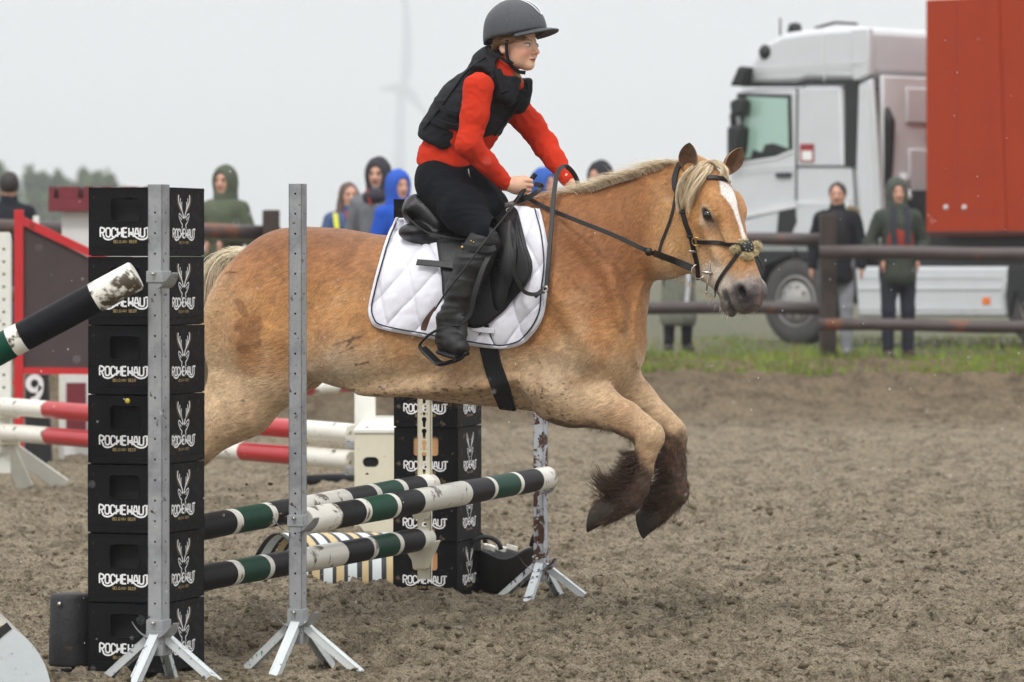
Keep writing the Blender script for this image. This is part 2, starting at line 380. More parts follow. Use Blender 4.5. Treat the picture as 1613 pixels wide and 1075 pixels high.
def sand_mat():
    m = bpy.data.materials.new('arena sand'); m.use_nodes = True; n = m.node_tree.nodes; l = m.node_tree.links.new; b = n['Principled BSDF']
    g = n.new('ShaderNodeNewGeometry')
    def noise(sc, det=6, rgh=.6):
        x = n.new('ShaderNodeTexNoise'); x.inputs['Scale'].default_value = sc; x.inputs['Detail'].default_value = det; x.inputs['Roughness'].default_value = rgh
        l(g.outputs['Position'], x.inputs['Vector']); return x.outputs[0]
    def ramp(src, stops):
        r = n.new('ShaderNodeValToRGB'); l(src, r.inputs[0]); e = r.color_ramp.elements
        e[0].position, e[0].color = stops[0][0], (*stops[0][1], 1); e[1].position, e[1].color = stops[-1][0], (*stops[-1][1], 1)
        for p, c in stops[1:-1]: q = e.new(p); q.color = (*c, 1)
        return r.outputs[0]
    dry, mid, wet = (.43, .362, .256), (.262, .214, .146), (.088, .071, .049)
    c1 = ramp(noise(3.2, 8, .7), [(.36, wet), (.46, mid), (.56, dry)])
    c2 = ramp(noise(38, 6, .75), [(.40, wet), (.48, mid), (.57, dry)])
    mx = n.new('ShaderNodeMix'); mx.data_type = 'RGBA'; mx.inputs[0].default_value = .5; l(c1, mx.inputs[6]); l(c2, mx.inputs[7])
    # dark grains
    gr = ramp(noise(150, 3, .7), [(.40, (.2, .2, .2)), (.48, (1, 1, 1))])
    m2 = n.new('ShaderNodeMix'); m2.data_type = 'RGBA'; m2.blend_type = 'MULTIPLY'; m2.inputs[0].default_value = .75
    l(mx.outputs[2], m2.inputs[6]); l(gr, m2.inputs[7])
    # dark spots painted into the colour as the shade of crevices
    cr = ramp(noise(24, 5, .8), [(.39, (.14, .125, .11)), (.455, (1, 1, 1))])
    m3 = n.new('ShaderNodeMix'); m3.data_type = 'RGBA'; m3.blend_type = 'MULTIPLY'; m3.inputs[0].default_value = .8
    l(m2.outputs[2], m3.inputs[6]); l(cr, m3.inputs[7])
    # slope shading of the raised bank, painted into the sand colour
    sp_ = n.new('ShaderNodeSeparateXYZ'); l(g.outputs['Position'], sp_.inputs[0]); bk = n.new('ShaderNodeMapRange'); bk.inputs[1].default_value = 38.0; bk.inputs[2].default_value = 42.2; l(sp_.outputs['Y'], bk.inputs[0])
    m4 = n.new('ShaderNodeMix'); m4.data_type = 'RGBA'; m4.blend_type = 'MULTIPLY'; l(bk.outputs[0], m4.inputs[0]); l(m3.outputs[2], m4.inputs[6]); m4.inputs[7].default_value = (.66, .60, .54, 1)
    l(m4.outputs[2], b.inputs['Base Color'])
    b.inputs['Roughness'].default_value = .92; b.inputs['Specular IOR Level'].default_value = .2
    bp = n.new('ShaderNodeBump'); bp.inputs['Strength'].default_value = 1; bp.inputs['Distance'].default_value = .022
    l(noise(70, 8, .75), bp.inputs['Height']); l(bp.outputs[0], b.inputs['Normal'])
    return m
M_SAND = sand_mat()
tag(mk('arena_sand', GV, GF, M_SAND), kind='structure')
mb = MB()
for x0, x1, y0, y1 in ((-60, 60, -12, 14.9), (-60, -3.3, 14.9, 42.5), (3.3, 60, 14.9, 42.5)):
    mb.add([(x0, y0, -.075), (x1, y0, -.075), (x1, y1, -.075), (x0, y1, -.075)], [(0, 1, 2, 3)])
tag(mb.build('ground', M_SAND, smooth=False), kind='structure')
M_FIELD = mat('rough grass', lin(80, 80, 56), .95, .3, .6, bump=1, bscale=14, col2=lin(94, 86, 70), c2s=.5, c2lo=.45, c2hi=.6, dirt=lin(62, 74, 42), dscale=2.1, dlo=.5, dhi=.62)
fy = np.array([43.0, 46, 50, 55, 62, 75, 100, 160, 300, 700, 1600, 4900]); V = []
for y in fy: V += [(-y * 1.2 - 60, y, GRASS_Z - .02 if y > 44 else GRASS_Z - .1), (y * 1.2 + 60, y, GRASS_Z - .02 if y > 44 else GRASS_Z - .1)]
tag(mk('field', V, np.array([(2 * i, 2 * i + 1, 2 * i + 3, 2 * i + 2) for i in range(len(fy) - 1)]), M_FIELD, smooth=False), kind='structure')
mb = MB()
for x0, x1 in ((-60, -5.9), (5.9, 60)):
    mb.add([(x0, 42.4, -.08), (x1, 42.4, -.08), (x1, 43.6, GRASS_Z - .03), (x0, 43.6, GRASS_Z - .03)], [(0, 1, 2, 3)])
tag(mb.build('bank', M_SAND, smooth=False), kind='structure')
# loose clods of damp sand
def clods(n, fx, size):
    ico = bmesh.new(); bmesh.ops.create_icosphere(ico, subdivisions=1, radius=1); iv = np.array([v.co for v in ico.verts]); iff = np.array([[v.index for v in f.verts] for f in ico.faces]); ico.free()
    V = []; F = []
    for i in range(n):
        x, y, dz = fx(); s = size() ; z = gheight_fast(x, y) + s * .25 + dz
        q = iv * (1 + .35 * RNG.normal(size=(len(iv), 1))) * s * np.array([1.2, 1, .8])
        V.append(q + (x, y, z)); F.append(iff + i * len(iv))
    return np.concatenate(V), np.concatenate(F)
def gheight_fast(x, y):
    r = min(len(rows) - 1, int(np.searchsorted(rows, y))); h = half[r]; c = int((x / h + 1) / 2 * (nc - 1)); c = min(max(c, 0), nc - 1); return gz[r, c]
def fx():
    D = 15.5 + 13 * RNG.random() ** 1.8; return (RNG.random() * 2 - 1) * (.1152 * D + .5), D, 0
V, F = clods(12000, fx, lambda: .004 + .014 * RNG.random() ** 5)
M_DAMP = mat('damp sand crumbs', lin(104, 94, 76), .9, .35, 20, .8, 120, spec=.2)
tag(mk('sand_clods', V, F, M_DAMP, smooth=True), kind='stuff')
# sand thrown up under the horse
def fx2():
    q = at(RNG.normal(420, 60), RNG.normal(850, 70), RNG.uniform(17.2, 18.4)); return q[0], q[1], max(0, q[2])
V, F = clods(70, fx2, lambda: .002 + .006 * RNG.random() ** 2)
tag(mk('flying_sand', V, F, M_SAND), kind='stuff')
# grass blades along the top of the bank
n = 42000
y = 42.6 + 14 * RNG.random(n) ** 2.2; x = (RNG.random(n) * 2 - 1) * (.1152 * y + 1.0)
keep = (noise3(np.stack([x * .8, y * .8, 0 * x], -1)) + .25 * RNG.normal(size=n)) > .02 + .2 * (y > 45.5)
x, y = x[keep], y[keep]; n = len(x)
z0 = np.where(y < 44.1, ground_h(x, y), GRASS_Z - .02)
hh = .02 + .065 * RNG.random(n) * (1.2 + noise3(np.stack([x * .8, y * .8, 0 * x + 9], -1))); an = RNG.random(n) * 6.28; lean = .4 * hh
wd = .006 + .006 * RNG.random(n)
b0 = np.stack([x - wd, y, z0 - .01], -1); b1 = np.stack([x + wd, y, z0 - .01], -1)
tp = np.stack([x + lean * np.cos(an), y + lean * np.sin(an), z0 + hh], -1)
V = np.stack([b0, b1, tp], 1).reshape(-1, 3); F = np.arange(3 * n).reshape(-1, 3)
gc = np.array(lin(112, 132, 50))[None] * (.7 + .7 * RNG.random((n, 1))); br = np.array(lin(140, 126, 88))[None]
sel = (RNG.random((n, 1)) < .25); gc = np.where(sel, br, gc)
M_GRASS = mat('grass blades', rough=.8, var=.1, attr=True, spec=.2)
tag(mk('grass', V, F, M_GRASS, smooth=False, cols=np.repeat(gc, 3, 0)), kind='stuff')
# ================================================================ horse
AL = R(16.5); HX0, HY0 = at(800, 400, 18.2)[0], 18.2
U3 = np.array([math.cos(AL), -math.sin(AL), 0]); V3 = np.array([math.sin(AL), math.cos(AL), 0]); W3 = np.array([0, 0, 1.])
def HP(px, py, v=0.0):
    """horse frame (u forward, v away from camera, w up) of the point on plane v that lies on the sight line of (px,py)"""
    dx, dz = (px - CX) / FOC, -(py - HZ) / FOC
    t = (v + HX0 * V3[0] + HY0 * V3[1]) / (dx * V3[0] + V3[1])
    X = np.array([t * dx, t, CAM_H + t * dz]) - [HX0, HY0, 0]
    return np.array([X @ U3, v, X[2]])
def H2W(P):
    P = np.asarray(P, float); return P[..., :1] * U3 + P[..., 1:2] * V3 + P[..., 2:3] * W3 + [HX0, HY0, 0]
def W2H(P):
    P = np.asarray(P, float) - [HX0, HY0, 0]; return np.stack([P @ U3, P @ V3, P[..., 2]], -1)
def W2P(P):
    P = np.asarray(P, float); return np.stack([CX + P[..., 0] / P[..., 1] * FOC, HZ - (P[..., 2] - CAM_H) / P[..., 1] * FOC], -1)
def hloft(S, A, B, top, bot, wid, vc=0, k=.03, n=2.0, steps=40):
    """loft in the u-w plane: axis px A->B, outlines as px polylines, wid as (px along the axis line, half width)"""
    a, b = HP(*A), HP(*B); e1 = b - a; e1[1] = 0; Ln = np.linalg.norm(e1); e1 /= Ln; e3 = np.array([-e1[2], 0, e1[0]])
    def tn(pl):
        q = np.array([HP(*p) for p in pl]) - a; t = q @ e1; z = q @ e3; o = np.argsort(t); return t[o], z[o]
    t1, z1 = tn(top); t2, z2 = tn(bot); t0, t9 = max(t1[0], t2[0]), min(t1[-1], t2[-1])
    T = np.linspace(t0, t9, steps)
    tw = np.array([(HP(*w_[0]) - a) @ e1 for w_ in wid]); ww = [w_[1] for w_ in wid]
    sm = lambda t, z: np.convolve(np.pad(np.interp(T, t, z), 2, 'edge'), [.1, .2, .4, .2, .1], 'valid')
    S.loft(a, e1, e3, T, sm(t1, z1), sm(t2, z2), np.interp(T, tw, ww), vc, k, n)

# head frame
HT, HF = R(38), R(65.4)
hh_ = np.array([math.cos(HT), -math.sin(HT), 0]); ha_w = hh_ * math.cos(HF) - W3 * math.sin(HF); hc_w = hh_ * math.sin(HF) + W3 * math.cos(HF)
toH = lambda d: np.array([d @ U3, d @ V3, d[2]])
HA, HC = toH(ha_w), toH(hc_w); HB = np.cross(HC, HA); HB = HB / np.linalg.norm(HB)
if (HB[1]) < 0: HB = -HB           # b points to the far side
HO = HP(1110, 262, -.04)
def HD(a, b, c): return HO + a * HA + b * HB + c * HC
HR = np.stack([HA, HB, HC], 1)

def build_horse():
    lo = [HP(150, 900)[0], -.40, .33]; hi = [HP(1240, 900)[0], .40, 2.03]
    S = SDF(lo, hi, .0062)
    # trunk
    top = [(332, 502), (335, 478), (345, 456), (358, 435), (374, 414), (391, 397), (412, 380), (440, 362), (480, 357), (540, 360), (600, 371), (660, 372), (720, 362), (780, 345), (830, 328), (880, 316), (930, 330), (960, 370), (990, 430), (1003, 490)]
    bot = [(332, 530), (336, 565), (342, 590), (352, 606), (370, 618), (400, 622), (440, 616), (480, 606), (520, 600), (560, 606), (620, 622), (700, 634), (780, 641), (840, 648), (880, 652), (930, 645), (960, 632), (990, 602), (1003, 560)]
    hloft(S, (332, 500), (1003, 500), top, bot, [((328, 500), .10), ((350, 500), .19), ((400, 500), .262), ((460, 500), .272), ((530, 500), .27), ((620, 500), .30), ((720, 500), .30), ((800, 500), .265), ((880, 500), .235), ((940, 500), .21), ((985, 500), .15), ((1003, 500), .08)], k=.02, n=2.15, steps=70)
    # neck
    ntop = [(800, 345), (850, 326), (872, 318), (900, 311), (930, 301), (960, 291), (985, 283), (1010, 276), (1040, 268), (1068, 262), (1095, 262)]
    nbot = [(900, 640), (985, 580), (1002, 540), (1008, 510), (1014, 486), (1022, 460), (1032, 436), (1046, 418), (1060, 405), (1090, 380)]
    hloft(S, (880, 480), (1090, 325), ntop, nbot, [((860, 490), .20), ((920, 450), .175), ((980, 405), .125), ((1040, 362), .10), ((1090, 325), .085)], k=.09, n=2.0)
    # withers, croup, loin line
    S.cone(HP(800, 352), HP(900, 330), .05, .05, .08)
    S.ell(HP(455, 408, -.11), (.17, .09, .09), k=.09); S.ell(HP(455, 408, .11), (.17, .09, .09), k=.09)
    # haunch: both sides
    for sgn in (-1, 1):
        S.ell(HP(408, 492, 0) + [0, sgn * .15, 0], (.15, .115, .20), k=.10)
        S.ell(HP(364, 537, 0) + [0, sgn * .09, 0], (.06, .09, .17), k=.08)
        S.ell(HP(465, 560, 0) + [0, sgn * .17, 0], (.085, .08, .15), k=.08)      # stifle
        S.ell(HP(590, 545, 0) + [0, sgn * .17, 0], (.28, .14, .17), k=.10)       # belly spring
        S.ell(HP(880, 470, 0) + [0, sgn * .155, 0], (.12, .085, .24), M=np.stack([[.93, 0, .36], [0, 1, 0], [-.36, 0, .93]], 1), k=.09)   # shoulder blade
        S.ell(HP(955, 545, 0) + [0, sgn * .09, 0], (.10, .09, .12), k=.08)       # breast
    # muscle relief
    for sgn in (-1, 1):
        E = lambda px, py, v, r, an, k, op='+': S.ell(HP(px, py, 0) + [0, sgn * v, 0], r, M=np.array(Matrix.Rotation(R(an), 3, 'Y')), k=k, op=op)
        E(505, 540, .295, (.05, .030, .17), 12, .06, '-')      # flank hollow in front of the stifle
        E(845, 520, .285, (.035, .030, .20), -16, .05, '-')    # groove behind the shoulder
        E(925, 500, .222, (.045, .062, .19), -30, .05)          # point of the shoulder ridge
        E(950, 430, .205, (.03, .030, .17), -42, .045, '-')      # neck and shoulder groove
        E(985, 470, .150, (.03, .042, .13), -12, .04)           # jugular ridge
        E(880, 610, .205, (.10, .062, .06), 20, .045)            # upper arm
        E(950, 590, .10, (.03, .03, .08), -20, .03, '-')
        E(372, 545, .262, (.03, .018, .20), 8, .08, '-')      # hamstring groove
        E(700, 610, .22, (.30, .04, .03), -3, .06)
    # hind legs, stretched out behind
    for v, dx, dy in ((-.15, 0, 0), (.15, -14, 8)):
        hv = lambda x, y: HP(x + dx * sstep(470, 300, x), y + dy * sstep(470, 300, x), v)
        S.chain([(hv(420, 540), .17), (hv(428, 590), .125), (hv(385, 642), .112), (hv(345, 668), .088), (hv(310, 706), .062), (hv(285, 735), .058)], k=.07, lat=.8)
        S.chain([(hv(285, 735), .055), (hv(262, 770), .042), (hv(236, 815), .036), (hv(222, 842), .046)], k=.03)
        S.cone(hv(276, 720), hv(268, 748), .04, .045, .03)
        S.chain([(hv(222, 842), .046), (hv(203, 866), .040)], k=.02); S.chain([(hv(200, 868), .048), (hv(178, 890), .06)], k=.008)
        S.cone(hv(345, 600), hv(318, 655), .045, .03, .05)
    # fore legs
    N_ = -.145; f = lambda x, y, v=N_: HP(x, y, v)
    S.chain([(f(905, 560, -.13), .14), (f(885, 612, -.135), .098), (f(905, 634), .098)], k=.09, lat=.85)
    S.chain([(f(900, 630), .100), (f(945, 641), .083), (f(985, 659), .064), (f(1009, 676), .060)], k=.035, lat=.85)
    S.chain([(f(1010, 675), .057), (f(1024, 690), .055)], k=.02, lat=.9); S.ell(f(1028, 683), (.045, .045, .045), k=.02)
    S.chain([(f(1022, 694), .053), (f(1017, 715), .041), (f(1013, 742), .037), (f(1004, 768), .043)], k=.025, lat=.85)
    S.chain([(f(1004, 768), .043), (f(991, 786), .052)], k=.03); S.ell(f(976, 780), (.035, .035, .03), k=.03)
    S.chain([(f(990, 786), .052), (f(966, 803), .049)], k=.02, lat=.9)
    S.ell(f(867, 640, -.14), (.055, .06, .045), k=.05)   # elbow
    Fv = .10; g = lambda x, y: HP(x, y, Fv)
    S.chain([(g(950, 560), .12), (g(975, 605), .085), (g(1006, 633), .068), (g(1035, 662), .058), (g(1050, 676), .060)], k=.05, lat=.85)
    S.chain([(g(1052, 680), .066), (g(1057, 694), .058)], k=.02, lat=.9); S.ell(g(1066, 684), (.043, .045, .05), k=.02)
    S.chain([(g(1059, 694), .053), (g(1062, 725), .045), (g(1062, 752), .046), (g(1064, 774), .054)], k=.025, lat=.85)
    S.chain([(g(1060, 778), .060), (g(1036, 806), .050)], k=.02, lat=.9); S.ell(g(1040, 780), (.04, .04, .04), k=.03)
    # ---- head
    He = lambda a, b, c, ra, rb, rc, k=.02, op='+', tilt=0: S.ell(HD(a, b, c), (ra, rb, rc), M=HR @ np.array(Matrix.Rotation(tilt, 3, 'Y')), k=k, op=op)
    T = [-.05, 0, .06, .12, .18, .25, .32, .40, .47, .53, .58, .615]
    tp = [-.03, .018, .056, .074, .078, .072, .064, .060, .058, .056, .045, .01]
    bt = [-.20, -.26, -.29, -.305, -.308, -.300, -.270, -.212, -.162, -.135, -.118, -.07]
    wd = [.06, .078, .092, .100, .101, .090, .074, .060, .056, .061, .062, .04]
    TT = np.linspace(-.05, .615, 40)
    S.loft(HO, HA, HC, TT, np.interp(TT, T, tp), np.interp(TT, T, bt), np.interp(TT, T, wd), 0, .05, 2.25, e2=HB)
    He(.15, -.058, -.18, .13, .042, .11, .04); He(.15, .058, -.18, .13, .042, .11, .04)   # cheeks
    for b in (-1, 1):
        He(.200, b * .090, .008, .055, .030, .034, .035)            # orbit
        He(.180, b * .086, .038, .05, .024, .016, .03)             # brow ridge
        He(.217, b * .116, -.004, .024, .013, .017, .010, '-')      # eye socket
        He(.27, b * .070, .012, .10, .020, .022, .04)              # nasal ridge side
        S.cone(HD(.24, b * .090, -.045), HD(.38, b * .062, -.048), .012, .008, .05)      # facial crest
        He(.33, b * .090, -.005, .08, .016, .02, .05, '-')         # hollow between
        He(.545, b * .055, .002, .045, .030, .034, .025)           # nostril rim
        He(.560, b * .079, .000, .026, .020, .017, .010, '-', .5)  # nostril
        S.ell(HD(.572, b * .084, .006), (.018, .018, .012), M=HR, k=.01, op='-')
        # ear
    He(.59, 0, -.04, .035, .05, .045, .03); He(.560, 0, -.125, .050, .038, .026, .02)  # upper lip, chin
    S.cone(HD(.615, -.035, -.086), HD(.50, -.066, -.080), .006, .006, .010, op='-')    # mouth
    S.cone(HD(.615, .035, -.086), HD(.50, .066, -.080), .006, .006, .010, op='-')
    S.cone(HD(.615, -.035, -.086), HD(.615, .035, -.086), .006, .006, .010, op='-')
    S.ell(HD(.16, 0, -.345), (.20, .03, .05), M=HR, k=.05, op='-')    # hollow between the jaw bones
    # poll and crest join
    S.cone(HP(1040, 296, -.0), HD(.01, 0, -.055), .072, .058, .06); S.cone(HP(1050, 400, -.02), HD(.06, 0, -.16), .10, .09, .05)
    V, F = S.mesh()
    # keep it light on the far side: nothing; world coordinates
    return V, F
HVl, HFl = build_horse()
t1 = time.time()
# flip winding if needed
def fixw(V, F):
    a, b, c = V[F[:, 0]], V[F[:, 1]], V[F[:, 2]]; vol = np.einsum('ij,ij->i', a, np.cross(b, c)).sum()
    return F if vol > 0 else F[:, ::-1]
HW = H2W(HVl)
# --- coat colours, fixed to the coat
def coat(Vl):
    Q = W2P(H2W(Vl * [1, 1, 1] )) ; Vn = Vl.copy(); Vn[:, 1] = -np.abs(Vl[:, 1]); Q = W2P(H2W(Vn)); x, y = Q[:, 0], Q[:, 1]
    n1 = fbm(Vl, 3, 6.0); n2 = fbm(Vl + 9, 3, 22.0); n3 = fbm(Vl * [1, 1, 1.0] + 3, 2, 60)
    nh = fbm(np.stack([Vl[:, 0] * 26 + Vl[:, 2] * 10, Vl[:, 1] * 40, Vl[:, 2] * 95 - Vl[:, 0] * 30], -1), 3)   # hair flow
    H = (Vl - HO) @ HR; ha, hb, hc = H[:, 0], H[:, 1], H[:, 2]
    ishead = sstep(-.06, .04, ha) * sstep(1010, 1055, x) * (y < 520)
    gold = np.array(lin(182, 132, 82)); red = np.array(lin(140, 90, 54)); pale = np.array(lin(194, 166, 132)); cream = np.array(lin(190, 172, 146)); dk = np.array(lin(70, 52, 42))
    C = np.repeat(gold[None], len(Vl), 0)
    def mixc(m, c): 
        nonlocal C
        m = np.clip(m, 0, 1)[:, None]; C = C * (1 - m) + np.asarray(c)[None] * m
    mixc(.75 * sstep(480, 380, y + 22 * n1 - .08 * np.abs(x - 700)) * sstep(1075, 1000, x), red)
    mixc(.75 * np.exp(-((x - 930) / 80) ** 2 - ((y - 430) / 105) ** 2), red * .95)
    mixc(.85 * sstep(520, 600, y + 30 * n1) * (1 - ishead), pale)
    mixc(.55 * sstep(395, 325, x + 14 * n1) * sstep(400, 440, y), pale)
    mixc(.5 * np.exp(-((x - 520) / 60) ** 2 - ((y - 575) / 45) ** 2), cream); mixc(.9 * np.exp(-((x - 520) / 36) ** 2 - ((y - 590) / 14) ** 2), cream)
    mixc(.45 * np.exp(-((x - 880) / 50) ** 2 - ((y - 590) / 45) ** 2), cream)
    mixc(.22 * sstep(.1, .7, n1) * sstep(400, 460, y), pale * .9); mixc(.35 * sstep(.1, .7, -n1), red)
    # darker wet coat over croup and loins
    wet = sstep(425, 385, y + 16 * n1 + 10 * n2) * sstep(350, 400, x) * sstep(590, 540, x + 20 * n2); mixc(.55 * wet, red * .62)
    mixc(.5 * np.exp(-((x - 600) / 45) ** 2 - ((y - 425) / 50) ** 2) * sstep(-.2, .3, n1), red * .75)
    # dark damp patch on the haunch
    bl = lambda cx, cy, rx, ry, an=0: 1 - np.sqrt((((x - cx) * math.cos(an) + (y - cy) * math.sin(an)) / rx) ** 2 + ((-(x - cx) * math.sin(an) + (y - cy) * math.cos(an)) / ry) ** 2)
    q = np.maximum.reduce([bl(394, 520, 18, 26, .3), bl(384, 545, 14, 14), bl(404, 540, 9, 10), bl(382, 488, 7, 20, -.5), bl(404, 508, 9, 12, .3), bl(376, 512, 7, 12, .4)]) + .12 * n2
    mixc(.62 * sstep(-.12, .22, q + .1 * n1), red * .66)
    # thin mud scratches on the flank
    for (x0, y0, x1, y1) in ((525, 544, 572, 529), (535, 557, 570, 541), (545, 548, 556, 532), (560, 575, 580, 571)):
        t = np.clip(((x - x0) * (x1 - x0) + (y - y0) * (y1 - y0)) / ((x1 - x0) ** 2 + (y1 - y0) ** 2), 0, 1)
        dd = np.hypot(x - x0 - t * (x1 - x0), y - y0 - t * (y1 - y0)); mixc(.7 * sstep(2.0, .6, dd + 1.6 * n2), dk)
    # hair direction and mottling
    C *= (1 + .24 * nh + .10 * n2 + .08 * n3)[:, None]
    # mud specks low on the belly
    sp = sstep(.58, .74, noise3(Vl * [60, 60, 95] + 5) + .28 * sstep(575, 635, y) + .12 * noise3(Vl * 9)) * sstep(560, 620, y) * (x > 540) * (x < 900); mixc(.8 * sp, dk * .8)
    sp = sstep(.5, .7, noise3(Vl * [50, 50, 40] + 8)) * np.exp(-((x - 850) / 16) ** 2) * sstep(540, 600, y); mixc(.85 * sp, dk * .8)
    sp = sstep(.62, .74, noise3(Vl * 55 + 25)) * sstep(440, 520, y) * (x < 370); mixc(.5 * sp, dk)
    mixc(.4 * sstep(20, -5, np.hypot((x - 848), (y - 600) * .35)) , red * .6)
    # darker underside of the forearms, muddy lower legs
    leg = (x > 850) * (y > 590)
    mixc(.8 * sstep(12, -4, 668 + (x - 911) * .25 - y + 8 * n2) * (x > 860) * (x < 1000) * (y > 640), dk * 1.3)
    near = (Vl[:, 1] < 0)
    low = np.where(near, sstep(712, 752, y + (1022 - x) * 1.35 * (y > 705) + 12 * n2 + 8 * n1) * sstep(695, 712, y + .5 * (1010 - x) * (x > 985)), sstep(664, 706, y + 14 * n2 + 12 * n1 - .5 * (x - 1060))) * leg
    mixc(.96 * low, dk * .55); mixc(.45 * low * sstep(.0, .5, nh) * sstep(.9, .2, n1), np.array(lin(112, 80, 56)))
    mixc(.8 * (x < 330) * sstep(700, 760, y), dk)
    # head
    hm = ishead
    mixc(hm * .65 * sstep(.02, .10, np.abs(hb)) * sstep(.26, .34, ha + .05 * n1) * sstep(.52, .46, ha), np.array(lin(212, 176, 134)))
    mixc(hm * .45 * sstep(-.10, -.20, hc), np.array(lin(206, 166, 118)))
    mixc(hm * .55 * sstep(.075, .02, np.abs(hb)) * sstep(.03, .10, ha) * sstep(.45, .25, ha), red * .95)
    mixc(hm * .9 * sstep(.42, .50, ha + .03 * n2 - .4 * (hc + .05)), np.array(lin(146, 140, 136)))
    mixc(hm * .7 * sstep(.34, .42, ha + .03 * n2) * sstep(-.02, -.07, hc), np.array(lin(222, 210, 194)))
    eye = np.sqrt(((ha - .217) / .055) ** 2 + ((hc + .008) / .044) ** 2); mixc(hm * .75 * sstep(1.15, .6, eye + .2 * n2) * (np.abs(hb) > .06), np.array(lin(208, 180, 148)))
    eye = np.sqrt(((ha - .215) / .034) ** 2 + ((hc + .004) / .024) ** 2); mixc(hm * .9 * sstep(1.1, .75, eye) * (np.abs(hb) > .06), np.array(lin(70, 58, 52)))
    mixc(hm * .4 * np.exp(-((ha - .25) / .04) ** 2 - ((hc + .02) / .03) ** 2) * (np.abs(hb) > .05), np.array(lin(140, 125, 118)))
    mixc(hm * sstep(.50, .56, ha + .03 * n2 - .15 * hc) * .85, np.array(lin(60, 56, 58)))
    no = np.sqrt(((ha - .558) / .036) ** 2 + ((hc - .0) / .028) ** 2); mixc(hm * sstep(1.3, .8, no) * (np.abs(hb) > .035) * .9, np.array(lin(66, 60, 62)))
    no = np.sqrt(((ha - .562) / .024) ** 2 + ((hc - .002) / .017) ** 2); mixc(hm * sstep(1.1, .8, no) * (np.abs(hb) > .035) * .97, (.006, .005, .005))
    mixc(hm * .8 * sstep(.018, .008, np.abs(hc + .086)) * sstep(.49, .52, ha), (.03, .025, .025))
    mixc(hm * .3 * np.exp(-((ha - .60) / .035) ** 2 - ((hb + .012 - (ha - .58) * .2) / .013) ** 2) * (hc > -.07) * (ha > .54), np.array(lin(196, 140, 122)))
    bw = .034 - .30 * np.abs(ha - .15) + .005 * n2
    bz = sstep(0.006, -.002, np.abs(hb + .014 - .04 * (ha - .15)) - np.maximum(bw, .009 + .006 * n1 + .0 * ha)) * sstep(.06, .10, ha + .02 * n2) * sstep(.40, .34, ha) * (hc > .0)
    mixc(hm * .95 * bz, np.array(lin(238, 232, 226)))
    return np.clip(C, .003, .9)
HC_ = coat(HVl)
COATF = 1
def coat_mat():
    m = bpy.data.materials.new('horse coat'); m.use_nodes = True; n = m.node_tree.nodes; l = m.node_tree.links.new; b = n['Principled BSDF']
    tc = n.new('ShaderNodeTexCoord'); at_ = n.new('ShaderNodeAttribute'); at_.attribute_name = 'col'
    big = n.new('ShaderNodeTexNoise'); big.inputs['Scale'].default_value = 5; big.inputs['Detail'].default_value = 2; l(tc.outputs['Object'], big.inputs['Vector'])
    def fur1(sc, det, a):
        rot = n.new('ShaderNodeVectorRotate'); rot.rotation_type = 'AXIS_ANGLE'; rot.inputs['Axis'].default_value = tuple(V3); rot.inputs['Angle'].default_value = R(a); l(tc.outputs['Object'], rot.inputs['Vector'])
        mp = n.new('ShaderNodeMapping'); mp.inputs['Scale'].default_value = sc; l(rot.outputs[0], mp.inputs[0]); x = n.new('ShaderNodeTexNoise'); x.inputs['Scale'].default_value = 1; x.inputs['Detail'].default_value = det; x.inputs['Roughness'].default_value = .65; x.inputs['Distortion'].default_value = .12; l(mp.outputs[0], x.inputs['Vector']); return x.outputs[0]
    ms = n.new('ShaderNodeMapRange'); ms.inputs[1].default_value = .42; ms.inputs[2].default_value = .58; l(big.outputs[0], ms.inputs[0])
    def fur(sc, det):
        x = n.new('ShaderNodeMix'); x.data_type = 'FLOAT'; l(ms.outputs[0], x.inputs[0]); l(fur1(sc, det, 28), x.inputs[2]); l(fur1(sc, det, 62), x.inputs[3]); return x.outputs[0]
    f1, f2 = fur((42, 150, 190), 3), fur((14, 40, 62), 4)
    def rng(src, c, d, a=.32, e=.68):
        x = n.new('ShaderNodeMapRange'); x.inputs[1].default_value = a; x.inputs[2].default_value = e; x.inputs[3].default_value = c; x.inputs[4].default_value = d; l(src, x.inputs[0]); return x.outputs[0]
    a1, a2 = rng(f1, .80, 1.22), rng(f2, .88, 1.12); mu = n.new('ShaderNodeMath'); mu.operation = 'MULTIPLY'; l(a1, mu.inputs[0]); l(a2, mu.inputs[1])
    sc = n.new('ShaderNodeVectorMath'); sc.operation = 'SCALE'; l(at_.outputs['Color'], sc.inputs[0]); l(mu.outputs[0], sc.inputs['Scale']); l(sc.outputs[0], b.inputs['Base Color'])
    b.inputs['Roughness'].default_value = .58; b.inputs['Specular IOR Level'].default_value = .3; b.inputs['Sheen Weight'].default_value = .06
    ad = n.new('ShaderNodeMath'); ad.operation = 'ADD'; l(f1, ad.inputs[0]); l(f2, ad.inputs[1])
    bp = n.new('ShaderNodeBump'); bp.inputs['Strength'].default_value = .7; bp.inputs['Distance'].default_value = .008; l(ad.outputs[0], bp.inputs['Height']); l(bp.outputs[0], b.inputs['Normal'])
    return m
M_COAT = coat_mat()
horse_root = thing('horse', H2W(HP(640, 500)) * [1, 1, 0], 'chestnut pony with pale mane leaping the poles, girl on its back', 'horse')
HFl = fixw(HW, HFl)
horse_body = mk('body', HW, HFl, M_COAT, horse_root, cols=HC_)
HBVH = BVHTree.FromPolygons([tuple(v) for v in HW], [tuple(f) for f in HFl.tolist()])
def ray(px, py, bvh=None):
    d = Vector(((px - CX) / FOC, 1, -(py - HZ) / FOC)).normalized(); h = (bvh or HBVH).ray_cast(Vector((0, 0, CAM_H)), d)
    if h[0] is None: return None, None
    n = h[1]; n = -n if n.dot(d) > 0 else n
    return np.array(h[0]), np.array(n)
